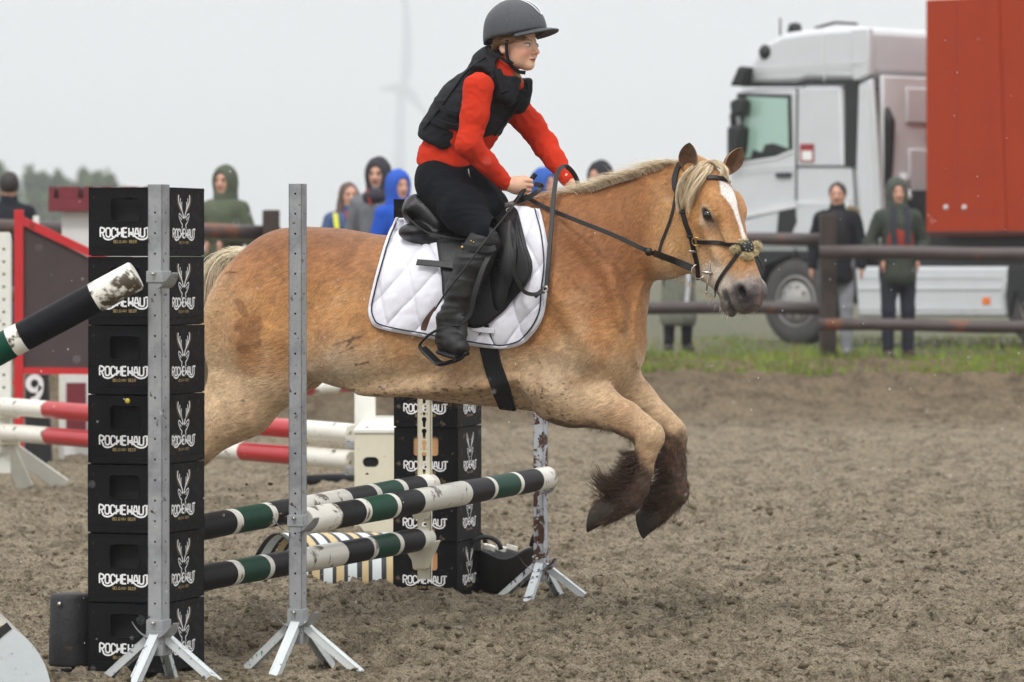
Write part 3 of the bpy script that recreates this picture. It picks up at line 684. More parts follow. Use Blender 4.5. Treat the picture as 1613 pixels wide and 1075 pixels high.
# eyes
M_EYE = mat('wet eye', (.006, .004, .004), .06, 0, spec=.9)
M_LID = mat('eyelid', lin(52, 42, 38), .5, 0)
for b in (-1, 1):
    mb = MB(); mb.lathe([(.001, -.023)] + [(.023 * math.cos(t), .023 * math.sin(t)) for t in np.linspace(-1.4, 1.4, 9)] + [(.001, .023)], H2W(HD(.215, b * .0955, -.004)), 14)
    e = mb.build('eye', M_EYE, horse_root)
# hooves
M_HOOF = mat('muddy hoof', lin(58, 50, 43), .8, .3, 30, .8, 120, dirt=lin(40, 32, 27), dscale=14)
def hoof(A, B, toe, v, ra, rb):
    """coronet px A, sole centre px B, toe px; the sole plane holds the toe"""
    a, b, tp = H2W(HP(*A, v)), H2W(HP(*B, v)), H2W(HP(*toe, v)); d = b - a; d /= np.linalg.norm(d)
    s = V3 - d * (V3 @ d); s /= np.linalg.norm(s); u = np.cross(s, d); t2 = tp - b; lt = np.linalg.norm(t2); t2 /= lt
    if u @ t2 < 0: u = -u
    mb = MB(); n = 24; V = []
    for q, kk in ((-.10, .80), (0, 1), (.5, 1), (1, 1), (1.0, .80), (.93, .02)):
        c = a + (b - a) * q; w_ = min(max(q, 0), 1); uu = u * (1 - w_) + t2 * w_; r = (ra * (1 - w_) + rb * w_) * kk
        for j in range(n):
            t = 2 * math.pi * j / n; cc = math.cos(t); f_ = (lt / rb if cc > 0 else .92) if w_ > .5 else 1.0
            V.append(c + r * (uu * cc * f_ + s * math.sin(t)))
    F = [(i * n + j, i * n + (j + 1) % n, (i + 1) * n + (j + 1) % n, (i + 1) * n + j) for i in range(5) for j in range(n)]
    return mb.add(V, F).build('hoof', M_HOOF, horse_root)
hoof((966, 798), (930, 816), (926, 839), -.145, .052, .050)
hoof((1036, 807), (1008, 826), (1014, 849), .10, .052, .052)
hoof((203, 868), (180, 889), (172, 905), -.15, .048, .050); hoof((189, 876), (166, 897), (158, 913), .15, .048, .050)
print('horse', len(HW), time.time() - T0)
# ---------------------------------------------------------------- ears, mane, forelock, tail, feathers
M_HAIR = mat('pale horse hair', rough=.5, var=.12, vscale=30, attr=True, spec=.35)
def ear(b, base, tip, openv, wmax, name='ear'):
    base, tip = np.array(base), np.array(tip); d = tip - base; Ln = np.linalg.norm(d); d /= Ln
    o = np.array(openv, float); o -= d * (o @ d); o /= np.linalg.norm(o); s = np.cross(d, o)
    V = []; C = []; ns, nf = 16, 17
    for sh, (dr, col) in enumerate(((0, (.33, .17, .07)), (-.005, (.15, .08, .045)))):
        for i in range(ns):
            t = i / (ns - 1); wd = wmax * (math.sin(min(1, (t * 1.25 + .22)) * math.pi / 2) * (1 - t ** 3.2) ** .75 + .02) + dr * (1 - t)
            cup = .85 - .45 * t
            bend = o * .03 * math.sin(t * 2.2) * 0.6
            for j in range(nf):
                an = (j / (nf - 1) - .5) * 2 * (2.45 - 1.05 * t)
                p = base + d * t * Ln - o * wd * cup * math.cos(an) + s * wd * math.sin(an) + bend - o * dr
                V.append(p); edge = abs(j / (nf - 1) - .5) * 2
                c = np.array(col) * (1 + .3 * noise3(np.array([p * 60]))[0]); C.append(c * (1 - .3 * sstep(.75, 1, edge)) + np.array([.45, .3, .16]) * (.5 if sh else .2) * sstep(.85, 1, edge))
    F = []
    for sh in range(2):
        q = sh * ns * nf
        F += [(q + i * nf + j, q + i * nf + j + 1, q + (i + 1) * nf + j + 1, q + (i + 1) * nf + j) for i in range(ns - 1) for j in range(nf - 1)]
    q = ns * nf
    for j in (0, nf - 1): F += [(i * nf + j, (i + 1) * nf + j, q + (i + 1) * nf + j, q + i * nf + j) for i in range(ns - 1)]
    return mk('ear', H2W(np.array(V)), F, M_COAT, horse_root, cols=np.clip(np.array(C), .003, 1))
ear(-1, HP(1084, 272, -.085), HP(1088, 224, -.11), HP(1083, 268, -.2) - HP(1095, 268, -.1), .045)
ear(1, HP(1141, 275, .04), HP(1168, 232, .05), HP(1141, 275, -.10) - HP(1126, 268, .04), .041)
def surf(v_side=-1):
    pass
def hcolor(n, K, a, b, var=.25, tipdark=0):
    a, b = np.array(a), np.array(b); t = RNG.random((n, 1, 1)); c = a + (b - a) * t; c = c * (1 + var * RNG.normal(size=(n, 1, 1)) * .6)
    c = np.repeat(c, K, 1) * (1 - tipdark * np.linspace(0, 1, K)[None, :, None]); return np.clip(np.repeat(c[:, :, None], 3, 2).reshape(-1, 3), .004, .95)
def hair(name, P, r, a, b, **k):
    V, F = strands(H2W(P), r); return tag(mk(name, V, F, M_HAIR, horse_root, cols=hcolor(P.shape[0], P.shape[1], a, b, **k)), kind='stuff')
CREAM, STRAW, TAN = lin(240, 226, 198), lin(206, 180, 140), lin(176, 140, 98)
# mane: root line on the crest
root = spline([HP(x, y) for x, y in ((868, 322), (900, 313), (930, 303), (960, 293), (985, 285), (1010, 278), (1040, 268), (1068, 262), (1085, 262))], 20)
n, K = 5200, 8
ti = RNG.random(n) * (len(root) - 1.01); i0 = ti.astype(int); rt = root[i0] + (root[i0 + 1] - root[i0]) * (ti - i0)[:, None]
rt = rt + np.stack([RNG.normal(size=n) * .006, RNG.normal(size=n) * .024 - .008, -.006 + 0 * ti], 1)
side = np.sign(rt[:, 1] + .008 * RNG.normal(size=n) + .004); lock = noise3(np.stack([ti * .9, side * 3, ti * 0], -1)); lock2 = noise3(np.stack([ti * 2.7, side * 3, ti * 0 + 5], -1))
ln = (.030 + .060 * RNG.random(n)) * (1 + .35 * lock2) * (.55 + .45 * sstep(0, 25, ti)); t = np.linspace(0, 1, K)[None, :]
du = (-.55 + .35 * lock + .50 * RNG.normal(size=n))[:, None] * ln[:, None] * t ** 1.2
dw = ln[:, None] * (.75 * t - .85 * t ** 2.1 * (0.6 + .5 * np.abs(lock)[:, None])); dv = side[:, None] * ln[:, None] * (.30 * t + .55 * t * t) * (.3 + 1.1 * RNG.random((n, 1)))
P = np.stack([rt[:, :1] + du, rt[:, 1:2] + dv, rt[:, 2:] + dw + .012 * t], -1)
hair('mane', P, .0009 + .0006 * RNG.random(n), lin(252, 242, 220), lin(214, 188, 150))
# stray long hairs
n, K = 60, 8; ti = RNG.random(n) * (len(root) - 1.01); i0 = ti.astype(int); rt = root[i0]; t = np.linspace(0, 1, K)[None]
P = np.stack([rt[:, :1] + RNG.normal(size=(n, 1)) * .05 * t ** 1.5 - .02 * t, rt[:, 1:2] + RNG.normal(size=(n, 1)) * .04 * t, rt[:, 2:] + .09 * t * RNG.random((n, 1)) + .0 * t], -1)
hair('stray_mane_hair', P, .0005, CREAM, CREAM)
# forelock, swept down over the near eye side
def locks(name, defs, n, spread, r, ca, cb, K=14, wav=.006, par=None):
    A = []
    for d, wgt in defs:
        c = spline(d, 5); s_ = np.linspace(0, len(c) - 1, K); i = np.minimum(s_.astype(int), len(c) - 2); c = c[i] + (c[i + 1] - c[i]) * (s_ - i)[:, None]
        m = int(n * wgt); off = RNG.normal(size=(m, 1, 3)) * np.array(spread); tt = np.linspace(0, 1, K)[None, :, None]
        ph = RNG.random((m, 1, 1)) * .6 ; w_ = np.sin(tt * 9 + ph * 4) * wav * tt * np.array([1, 1, .3]) * RNG.normal(size=(m, 1, 1))
        A.append(c[None] + off * (1.0 - .55 * np.abs(tt - .35)) + w_)
    P = np.concatenate(A); return hair(name, P, r * (.7 + .6 * RNG.random(len(P))), ca, cb)
def rlocks(name, guides, nl, nh, jit, spread, r, ca, cb, K=14):
    """nl thin locks of nh hairs round randomly mixed guide curves"""
    A = []; G = [spline(g, 5) for g in guides]; G = [np.stack([np.interp(np.linspace(0, 1, K), np.linspace(0, 1, len(g)), g[:, i]) for i in range(3)], 1) for g in G]
    t = np.linspace(0, 1, K)[:, None]
    for l_ in range(nl):
        a, b = RNG.integers(0, len(G), 2); f = RNG.random() * .45; c = G[a] * (1 - f) + G[b] * f; cut = .62 + .38 * RNG.random(); st = np.concatenate([c[:1], c[0] + np.cumsum(np.diff(c, axis=0) * cut, axis=0)])
        st = st + RNG.normal(size=3) * jit * np.array([1, .6, .6]) * (.35 + t) + .005 * np.sin(t * (6 + 5 * RNG.random()) + 6 * RNG.random()) * t * np.array([1, .5, .6]); off = RNG.normal(size=(nh, 1, 3)) * spread
        A.append(st[None] + off * (1.15 - .9 * t[None]) + RNG.normal(size=(nh, 1, 3)) * .004 * t[None] ** 2)
    P = np.concatenate(A); return hair(name, P, r * (.7 + .6 * RNG.random(len(P))), ca, cb)
q = lambda x, y, v: HP(x, y, v)
rlocks('forelock', [
    [q(1118, 257, -.03), q(1108, 264, -.10), q(1094, 280, -.145), q(1085, 300, -.165), q(1080, 318, -.17), q(1078, 330, -.17)],
    [q(1124, 258, -.03), q(1119, 270, -.11), q(1106, 288, -.155), q(1094, 304, -.17), q(1086, 320, -.17), q(1082, 336, -.17)],
    [q(1108, 255, -.03), q(1092, 262, -.12), q(1078, 276, -.145), q(1070, 294, -.155), q(1067, 316, -.15), q(1070, 334, -.15)],
    [q(1116, 256, -.03), q(1102, 262, -.12), q(1088, 276, -.145), q(1076, 292, -.155), q(1070, 310, -.15)]], 30, 26, .007, .0028, .0011, CREAM, STRAW)
rlocks('forelock_tuft', [
    [q(1092, 262, -.02), q(1106, 254, -.03), q(1122, 252, -.04), q(1138, 258, -.05)],
    [q(1122, 258, -.03), q(1134, 257, -.07), q(1143, 266, -.10), q(1149, 280, -.11), q(1152, 292, -.10)],
    [q(1112, 258, -.03), q(1124, 254, -.06), q(1136, 262, -.09), q(1142, 276, -.11)]], 16, 24, .005, .003, .0011, CREAM, STRAW)
# tail
n, K = 2600, 16
cen = spline([HP(388, 401, 0), HP(362, 402, -.01), HP(342, 415, -.02), HP(329, 448, -.03), HP(323, 500, -.04), HP(319, 560, -.05), HP(313, 625, -.05)], 6)
s_ = np.linspace(0, len(cen) - 1, K); i = np.minimum(s_.astype(int), len(cen) - 2); c = cen[i] + (cen[i + 1] - cen[i]) * (s_ - i)[:, None]
off = RNG.normal(size=(n, 1, 3)) * np.array([.026, .028, .018]); tt = np.linspace(0, 1, K)[None, :, None]
ln = .55 + .45 * RNG.random((n, 1, 1)); wv = .012 * np.stack([np.sin(tt[..., 0] * 11 + ph) for ph in RNG.random(n) * 2 + 2 * noise3(off[:, 0] * 40)], 0).reshape(n, K, 1) * tt * np.array([1, .6, .2])
cc = c[None] + 0 * off; st = np.cumsum(np.concatenate([np.zeros((1, 3)), np.diff(c, axis=0)]), 0)[None] * ln + c[0]
P = st + off * (.45 + .9 * tt) + wv + RNG.normal(size=(n, 1, 3)) * np.array([.04, .03, .02]) * tt ** 3
V, F = strands(H2W(P), .0013); tc_ = np.array(lin(246, 232, 204)) * (1 - tt) + np.array(lin(190, 172, 146)) * tt; tcol = np.repeat((tc_ * (1 + .22 * RNG.normal(size=(n, 1, 1))))[:, :, None], 3, 2).reshape(-1, 3)
mk('tail', V, F, M_HAIR, horse_root, cols=np.clip(tcol, .01, .9))
n = 160; b0 = HP(384, 399, 0) + RNG.normal(size=(n, 3)) * [.03, .02, .006]; t = np.linspace(0, 1, 6)[None, :, None]
P = b0[:, None] + t * np.stack([-.03 - .04 * RNG.random(n), .03 * RNG.normal(size=n), .012 + .03 * RNG.random(n)], -1)[:, None] - t ** 2 * np.array([.0, 0, .02]); hair('tail_top_hair', P, .0007, CREAM, CREAM)
# feathers behind the cannons: roots on the skin
def feather(axis, v, n, ln, back, drop, name, w=.055):
    ax = spline([HP(x, y, v) for x, y in axis], 8); ti = RNG.random(n) * (len(ax) - 1.01); i = ti.astype(int); p = ax[i] + (ax[i + 1] - ax[i]) * (ti - i)[:, None]
    tn = ax[i + 1] - ax[i]; tn /= np.linalg.norm(tn, axis=1)[:, None]; bk = np.stack([tn[:, 2], 0 * ti, -tn[:, 0]], 1); bk *= np.sign((bk @ np.array([-1, 0, .15])))[:, None]
    an = RNG.normal(size=n) * .75; rd = np.cos(an)[:, None] * bk + np.sin(an)[:, None] * np.array([0, 1, 0])
    K = 9; t = np.linspace(0, 1, K)[None, :, None]; L_ = (ln * (.45 + .55 * RNG.random(n)) * (.6 + .6 * sstep(0, len(ax), ti)))[:, None, None]
    lk = noise3(np.stack([ti * .8, an * 2, 0 * ti], -1)); lk2 = noise3(np.stack([ti * .8, an * 2, 0 * ti + 7], -1))
    d1 = rd * back + tn * drop + np.stack([.3 * lk, .4 * lk2, .35 * lk2], 1); d1 /= np.linalg.norm(d1, axis=1)[:, None]
    curl = np.stack([.35 * lk2, .2 * lk, .30 + .6 * lk], 1)[:, None]
    P = p[:, None] + rd[:, None] * w * .78 + d1[:, None] * L_ * t + curl * L_ * t ** 2.2 * .6
    P = P + .003 * np.sin(t * 14 + 5 * lk[:, None, None]) * t
    return hair(name, P, .0011 + .0004 * RNG.random(n), lin(104, 78, 60), lin(58, 44, 36), tipdark=.3)
feather([(1012, 712), (1008, 740), (1000, 764), (988, 784), (966, 800)], -.145, 1500, .125, .9, .28, 'feather', .050)
feather([(1058, 712), (1058, 740), (1060, 768), (1046, 796), (1036, 808)], .10, 1300, .10, .9, .35, 'feather', .055)
#feather([(274, 745), (250, 795), (226, 838)], -.15, 300, .07, .9, .3, 'feather', .04)
# short wet hair lying down the cannons and over the coronets
def leghair(axis, rad, v, n, name):
    ax = spline([HP(x, y, v) for x, y in axis], 8); rr = np.interp(np.linspace(0, 1, len(ax)), np.linspace(0, 1, len(rad)), rad); ti = RNG.random(n) * (len(ax) - 1.01); i = ti.astype(int); p = ax[i] + (ax[i + 1] - ax[i]) * (ti - i)[:, None]; r_ = rr[i]
    tn = ax[i + 1] - ax[i]; tn /= np.linalg.norm(tn, axis=1)[:, None]; a = np.cross(tn, [0, 1, 0]); a /= np.linalg.norm(a, axis=1)[:, None]; an = RNG.random(n) * 6.28; rd = np.cos(an)[:, None] * a + np.sin(an)[:, None] * np.array([0, .85, 0])
    t = np.linspace(0, 1, 6)[None, :, None]; L_ = (.018 + .030 * RNG.random(n))[:, None, None]; jit = RNG.normal(size=(n, 3)) * .22
    P = p[:, None] + rd[:, None] * r_[:, None, None] * .93 + (tn + jit)[:, None] * L_ * t + rd[:, None] * L_ * (.50 * t - .42 * t * t)
    hair(name, P, .0011, lin(122, 90, 66), lin(52, 40, 33), var=.5)
leghair([(1014, 738), (1004, 768), (991, 786), (966, 800), (948, 808)], [.036, .041, .052, .048, .052], -.145, 1700, 'wet_leg_hair')
leghair([(1056, 690), (1062, 725), (1062, 752), (1064, 774), (1040, 804), (1024, 814)], [.056, .045, .046, .054, .049, .052], .10, 2000, 'wet_leg_hair')
# rows of damp hair under elbow and forearm, on the belly line, chin whiskers
def fringe(line, v, n, ln, d, ca, cb, r=.0008):
    ax = spline([HP(x, y, v) for x, y in line], 8); ti = RNG.random(n) * (len(ax) - 1.01); i = ti.astype(int); p = ax[i] + (ax[i + 1] - ax[i]) * (ti - i)[:, None] + RNG.normal(size=(n, 3)) * [.004, .03, .006]
    t = np.linspace(0, 1, 5)[None, :, None]; L_ = (ln * (.3 + .7 * RNG.random(n)))[:, None, None]
    dd = np.array(d)[None] + .35 * RNG.normal(size=(n, 3)); P = p[:, None] + dd[:, None] * L_ * t + t * t * L_ * np.array([-.3, 0, -.1])
    hair('coat_fringe', P, r, ca, cb)
fringe([(858, 655), (880, 662), (911, 664), (942, 676), (985, 683), (998, 700)], -.145, 500, .022, (-.5, 0, -.7), lin(120, 92, 66), lin(60, 46, 36))
fringe([(470, 615), (500, 600), (540, 604), (600, 620), (700, 636), (780, 642), (840, 650)], -.05, 700, .014, (-.6, 0, -.6), lin(190, 165, 130), lin(130, 105, 80), .0006)
fringe([(1120, 470), (1135, 484), (1150, 492), (1175, 494), (1190, 484)], -.09, 90, .032, (-.1, -.1, -.9), lin(220, 212, 200), lin(180, 170, 160), .0005)
fringe([(1040, 420), (1060, 428), (1080, 440), (1105, 456), (1125, 470)], -.06, 260, .022, (-.4, 0, -.8), lin(214, 190, 160), lin(180, 150, 110), .0006)
print('hair', time.time() - T0)
# ---------------------------------------------------------------- saddlery
M_LEATHER = mat('black leather', lin(15, 15, 17), .36, .25, 14, .35, 260, spec=.4, rvar=.12)
M_STRAP = mat('black strap leather', lin(14, 13, 14), .42, .2, 20, .3, 300, spec=.5)
M_PAD = mat('white quilted cotton', lin(232, 232, 240), .9, .03, 20, .5, 500, dirt=lin(196, 190, 184), dlo=.70, dhi=.84, dscale=9, spec=.2)
M_NAVY = mat('navy piping', lin(28, 28, 48), .7, .1)
M_CLOTHB = mat('black webbing', lin(14, 14, 16), .9, .2, 60, .6, 500)
M_STEEL = mat('worn steel', lin(190, 186, 178), .28, .1, 30, metal=1)
M_BRASS = mat('brass', lin(190, 160, 100), .3, .1, metal=1)
M_BOOT = mat('muddy black boot leather', lin(15, 14, 14), .5, .3, 20, .6, 180, dirt=lin(62, 54, 44), dlo=.66, dhi=.85, dscale=16)
def vhit(px, py, default=-.28):
    h, n = ray(px, py)
    return default if h is None else W2H(h)[1]
def rayn(px, py, bvh=None):
    h, n_ = ray(px, py, bvh)
    if h is not None: return h, n_
    q = at(px, py, 17.85); h, nn, _, _ = (bvh or HBVH).find_nearest(Vector(q)); return at(px, py, h[1]), np.array(nn)
def smooth1(A, it=2):
    for _ in range(it): A[1:-1] = (A[:-2] + 2 * A[1:-1] + A[2:]) / 4
    return A
def cast_line(pts, lift=.003, n=6, bvh=None, sm=3):
    L_ = spline(pts, n) if len(pts) > 2 else np.array([np.array(pts[0]) + (np.array(pts[1]) - np.array(pts[0])) * t for t in np.linspace(0, 1, n * 2)])
    P, N = [], []
    for p in L_:
        h, nn = ray(p[0], p[1], bvh)
        if h is None:
            P.append(None); N.append(None)
        else: P.append(h); N.append(nn)
    ok = [i for i, p in enumerate(P) if p is not None]
    for i in range(len(P)):
        if P[i] is None:
            q = Vector(at(L_[i][0], L_[i][1], P[ok[0]][1] if ok else 17.9)); h, nn, _, _ = (bvh or HBVH).find_nearest(q)
            P[i] = at(L_[i][0], L_[i][1], h[1]); d = np.array(q) - np.array(h); N[i] = d / (np.linalg.norm(d) + 1e-9) if np.linalg.norm(d) > .004 else np.array(nn)
    P, N = np.array(P), np.array(N); N = smooth1(N, sm + 2); N /= np.linalg.norm(N, axis=1)[:, None]
    return smooth1(P + N * lift, sm), N
def ribbon(P, N, wd, th):
    """strap of width wd and thickness th, lying on normals N"""
    P, N = np.array(P), np.array(N); t = np.gradient(P, axis=0); t /= np.linalg.norm(t, axis=1)[:, None] + 1e-9
    s = np.cross(t, N); s /= np.linalg.norm(s, axis=1)[:, None] + 1e-9; wd = np.broadcast_to(np.array(wd, float), (len(P),))[:, None]
    ring = [P - s * wd / 2, P - s * wd * .42 + N * th, P + s * wd * .42 + N * th, P + s * wd / 2, P + s * wd * .42 - N * th * .6, P - s * wd * .42 - N * th * .6]
    m = len(P); V = np.concatenate(ring); F = []
    for a in range(6):
        b = (a + 1) % 6; F += [(a * m + i, b * m + i, b * m + i + 1, a * m + i + 1) for i in range(m - 1)]
    F += [tuple(a * m for a in range(6)), tuple(a * m + m - 1 for a in range(5, -1, -1))]
    return V, F
def cstrap(name, pts, wd, th, mat_, parent, lift=.003, **k):
    P, N = cast_line(pts, lift, **k); V, F = ribbon(P, N, wd, th); return mk(name, V, F, mat_, parent, smooth=40)
def free_strap(name, P, wd, th, mat_, parent, nrm=None, n=8, bend=None):
    P = spline(P, n); N = np.repeat(np.array([nrm if nrm is not None else -V3], float), len(P), 0); V, F = ribbon(H2W(P), N, wd, th); return mk(name, V, F, mat_, parent, smooth=40)
def patch(poly, cen, lift, rings=14, nang=96, bvh=None, relief=None, smn=2):
    """sheet cast on the horse inside a star-shaped px outline"""
    B = spline(list(poly) + [poly[0]], 8)[:-1]; d = np.concatenate([[0], np.cumsum(np.linalg.norm(np.diff(np.concatenate([B, B[:1]]), axis=0), axis=1))])
    s_ = np.linspace(0, d[-1], nang, endpoint=False); Bc = np.concatenate([B, B[:1]])
    B = np.stack([np.interp(s_, d, Bc[:, 0]), np.interp(s_, d, Bc[:, 1])], 1); cen = np.array(cen, float)
    V, N, Q = [], [], []
    rr = np.linspace(0, 1, rings + 1)[1:]
    pts = [cen] + [cen + (b - cen) * r for r in rr for b in B]
    for p in pts:
        h, n_ = ray(p[0], p[1], bvh)
        V.append(h); N.append(n_); Q.append(p)
    ok = np.array([v is not None for v in V]); Q = np.array(Q)
    vv = np.array([v if v is not None else (0, 0, 0) for v in V], float); nn = np.array([v if v is not None else (0, 0, 0) for v in N], float)
    for i in np.where(~ok)[0]:
        j = np.where(ok)[0][np.argmin(((Q[ok] - Q[i]) ** 2).sum(1))]; vv[i] = at(Q[i][0], Q[i][1], vv[j][1] + .03); nn[i] = nn[j]
    # smooth normals over the sheet
    G = nn[1:].reshape(rings, nang, 3).copy()
    for _ in range(3):
        G = (np.roll(G, 1, 1) + np.roll(G, -1, 1) + 2 * G + np.concatenate([G[:1], G[:-1]]) + np.concatenate([G[1:], G[-1:]])) / 6
    nn[1:] = G.reshape(-1, 3); nn /= np.linalg.norm(nn, axis=1)[:, None] + 1e-9
    L_ = lift + (relief(Q) if relief is not None else 0); vv = vv + nn * np.asarray(L_).reshape(-1, 1)
    F = [(0, 1 + j, 1 + (j + 1) % nang) for j in range(nang)]
    F += [(1 + i * nang + j, 1 + (i + 1) * nang + j, 1 + (i + 1) * nang + (j + 1) % nang, 1 + i * nang + (j + 1) % nang) for i in range(rings - 1) for j in range(nang)]
    return vv, F, nn, Q
# ---- saddle pad
pad = thing('saddle_pad', H2W(HP(720, 540, -.3)), 'white diamond-quilted saddle cloth with navy piping under the black saddle', 'saddle cloth')
PADO = [(624, 350), (612, 380), (600, 420), (590, 458), (584, 488), (587, 505), (596, 515), (625, 522), (665, 528), (720, 538), (770, 545), (800, 546), (826, 538), (844, 520), (856, 495), (862, 466), (864, 430), (861, 395), (856, 362), (850, 334), (820, 332), (780, 338), (740, 348), (700, 354), (660, 354)]
def quilt(Q):
    x, y = Q[:, 0] - 20 * np.sin(Q[:, 1] * .02), Q[:, 1]
    a = (x - 600) / 52 + (y - 380) / 88; b = (x - 600) / 52 - (y - 380) / 88
    s1 = np.abs(np.sin(math.pi * a)); s2 = np.abs(np.sin(math.pi * b))
    return .013 * (s1 * s2) ** .5 - .005 * (np.exp(-(s1 / .16) ** 2) + np.exp(-(s2 / .16) ** 2)) + .003 * fbm(np.stack([x * .05, y * .05, x * 0], 1), 2)
vv, F, nn, Q = patch(PADO, (735, 440), .010, rings=64, nang=360, relief=quilt)
pb = mk('cloth', vv, F, M_PAD, pad); md = pb.modifiers.new('solid', 'SOLIDIFY'); md.thickness = .010; md.offset = 0
far = W2H(vv); far[:, 1] *= -1; pf = mk('cloth', H2W(far), [f[::-1] for f in F], M_PAD, pad); md = pf.modifiers.new('solid', 'SOLIDIFY'); md.thickness = .010; md.offset = 0
# spine strip joining both halves
rim = vv[-360:]; rq = Q[-360:]
edge_px = spline([p for p in PADO[:20]], 6)
def inset(pl, c, k): pl = np.array(pl, float); c = np.array(c); d = pl - c; L_ = np.linalg.norm(d, axis=1)[:, None]; return c + d * (L_ - k) / L_
for nm, kk, m_, wdt in (('white_binding', 0, M_PAD, .012), ('navy_piping', 5.0, M_NAVY, .0055)):
    P, N = cast_line(inset(edge_px, (730, 430), kk), .030 if kk else .016, n=2, sm=4); V, F2 = ribbon(P, N, wdt, .004); mk(nm, V, F2, m_, pad, smooth=True)
V, F2 = ribbon(*cast_line([(745, 516), (762, 519), (780, 520)], .03), .022, .003); mk('girth_keeper', V, F2, M_PAD, pad, smooth=40)
# ---- saddle
saddle = thing('saddle', H2W(HP(720, 400, -.1)), 'black leather dressage saddle with deep seat on the white quilted cloth', 'saddle')
S = SDF(HP(615, 395, -.30) * [1, 1, 1], [HP(860, 300)[0], .30, HP(700, 290)[2]], .005)
h_ = HP
S.ell(h_(662, 330, 0), (.050, .185, .058), M=np.stack([[.8, 0, .6], [0, 1, 0], [-.6, 0, .8]], 1).T, k=.02)
S.cone(h_(652, 322, -.09), h_(652, 322, .09), .030, .030, .04); S.cone(h_(656, 318, -.13), h_(690, 352, -.15), .030, .035, .03); S.cone(h_(656, 318, .13), h_(690, 352, .15), .030, .035, .03)
S.chain([(h_(668, 345), .045), (h_(700, 358), .04), (h_(745, 357), .038), (h_(785, 345), .036), (h_(812, 330), .030)], k=.05, lat=2.6)
S.ell(h_(655, 366, -.16), (.070, .085, .040), k=.015); S.ell(h_(655, 366, .16), (.070, .085, .040), k=.015)
S.cone(h_(660, 374, -.17), h_(740, 382, -.20), .030, .022, .03); S.cone(h_(660, 374, .17), h_(740, 382, .20), .030, .022, .03)
S.cone(h_(800, 334, -.06), h_(835, 337, -.12), .028, .02, .03); S.cone(h_(800, 334, .06), h_(835, 337, .12), .028, .02, .03)
V, F = S.mesh(); Vw = H2W(V); mk('seat', Vw, fixw(Vw, F), M_LEATHER, saddle)
def piped(name, P, r, m_, par): mb = MB(); mb.tube(H2W(spline(P, 6)), r, 6); return mb.build(name, m_, par)
piped('seat_piping', [h_(640, 340, -.20), h_(652, 352, -.215), h_(672, 366, -.22), h_(700, 374, -.225), h_(740, 378, -.24)], .004, M_STRAP, saddle)
# flap: rear edge straight, front edge forward over the knee
FL = [(690, 378), (694, 410), (698, 440), (700, 470), (712, 496), (738, 514), (762, 514), (785, 498), (806, 478), (822, 462), (838, 440), (841, 418), (832, 390), (824, 358), (816, 336), (790, 334), (760, 350), (720, 366)]
vv, F, nn, Q = patch(FL, (768, 425), .030, rings=16, nang=140)
o = mk('flap', vv, F, M_LEATHER, saddle); md = o.modifiers.new('s', 'SOLIDIFY'); md.thickness = .010; md.offset = 0
V = W2H(vv); V[:, 1] *= -1; o = mk('flap', H2W(V), [f[::-1] for f in F], M_LEATHER, saddle); md = o.modifiers.new('s', 'SOLIDIFY'); md.thickness = .010; md.offset = 0
KB = [(786, 352), (778, 385), (774, 425), (776, 462), (782, 490), (800, 474), (814, 448), (820, 410), (818, 376), (806, 350)]
def puff(Q): 
    c = np.array([798, 420.]); return .030 * np.clip(1 - ((Q[:, 0] - 798 - (420 - Q[:, 1]) * .12) / 24) ** 2 - ((Q[:, 1] - 420) / 74) ** 2, 0, 1) ** .5
vv, F, nn, Q = patch(KB, (797, 420), .036, rings=12, nang=80, relief=puff); mk('knee_block', vv, F, M_LEATHER, saddle)
KB2 = [(818, 352), (826, 385), (836, 415), (838, 440), (826, 458), (818, 440), (822, 405), (818, 375)]
vv, F, nn, Q = patch(KB2, (826, 412), .044, rings=5, nang=60); o = mk('front_roll', vv, F, M_LEATHER, saddle); md = o.modifiers.new('s', 'SOLIDIFY'); md.thickness = .016; md.offset = 0
# dee rings
def ring(name, c, r, rr, nrm, m_, par, n=20):
    c, nrm = np.array(c), np.array(nrm, float); nrm /= np.linalg.norm(nrm); a = np.cross(nrm, [0, 0, 1]); a /= np.linalg.norm(a); b = np.cross(nrm, a); mb = MB()
    mb.tube([c + r * (math.cos(t) * a + math.sin(t) * b) for t in np.linspace(0, 2 * math.pi, n + 1)], rr, 6, cap=False); return mb.build(name, m_, par)
def studs(name, L_, m_, par, r=.004, lift=.045):
    mb = MB()
    for p in L_:
        h, n_ = rayn(*p); mb.lathe([(.0001, .003), (r * .7, .0022), (r, 0)], h + n_ * lift, 8, M=np.stack([np.cross(n_, [0, 0, 1]), np.cross(n_, np.cross(n_, [0, 0, 1])), n_], 1)) if h is not None else 0
    return mb.build(name, m_, par)
h, n_ = rayn(808, 344); ring('dee_ring', h + n_ * .05, .010, .002, n_, M_STEEL, saddle); 
# girth
GP = [(766, 512), (769, 540), (776, 572), (786, 605), (796, 630), (800, 641)]
girth = cstrap('girth', GP, .075, .006, M_CLOTHB, saddle, lift=.010, n=6)
# billet and stirrup leather
cstrap('stirrup_leather_tail', [(663, 423), (685, 424), (715, 426), (745, 428), (768, 423)], .028, .004, M_STRAP, saddle, lift=.052, n=4)
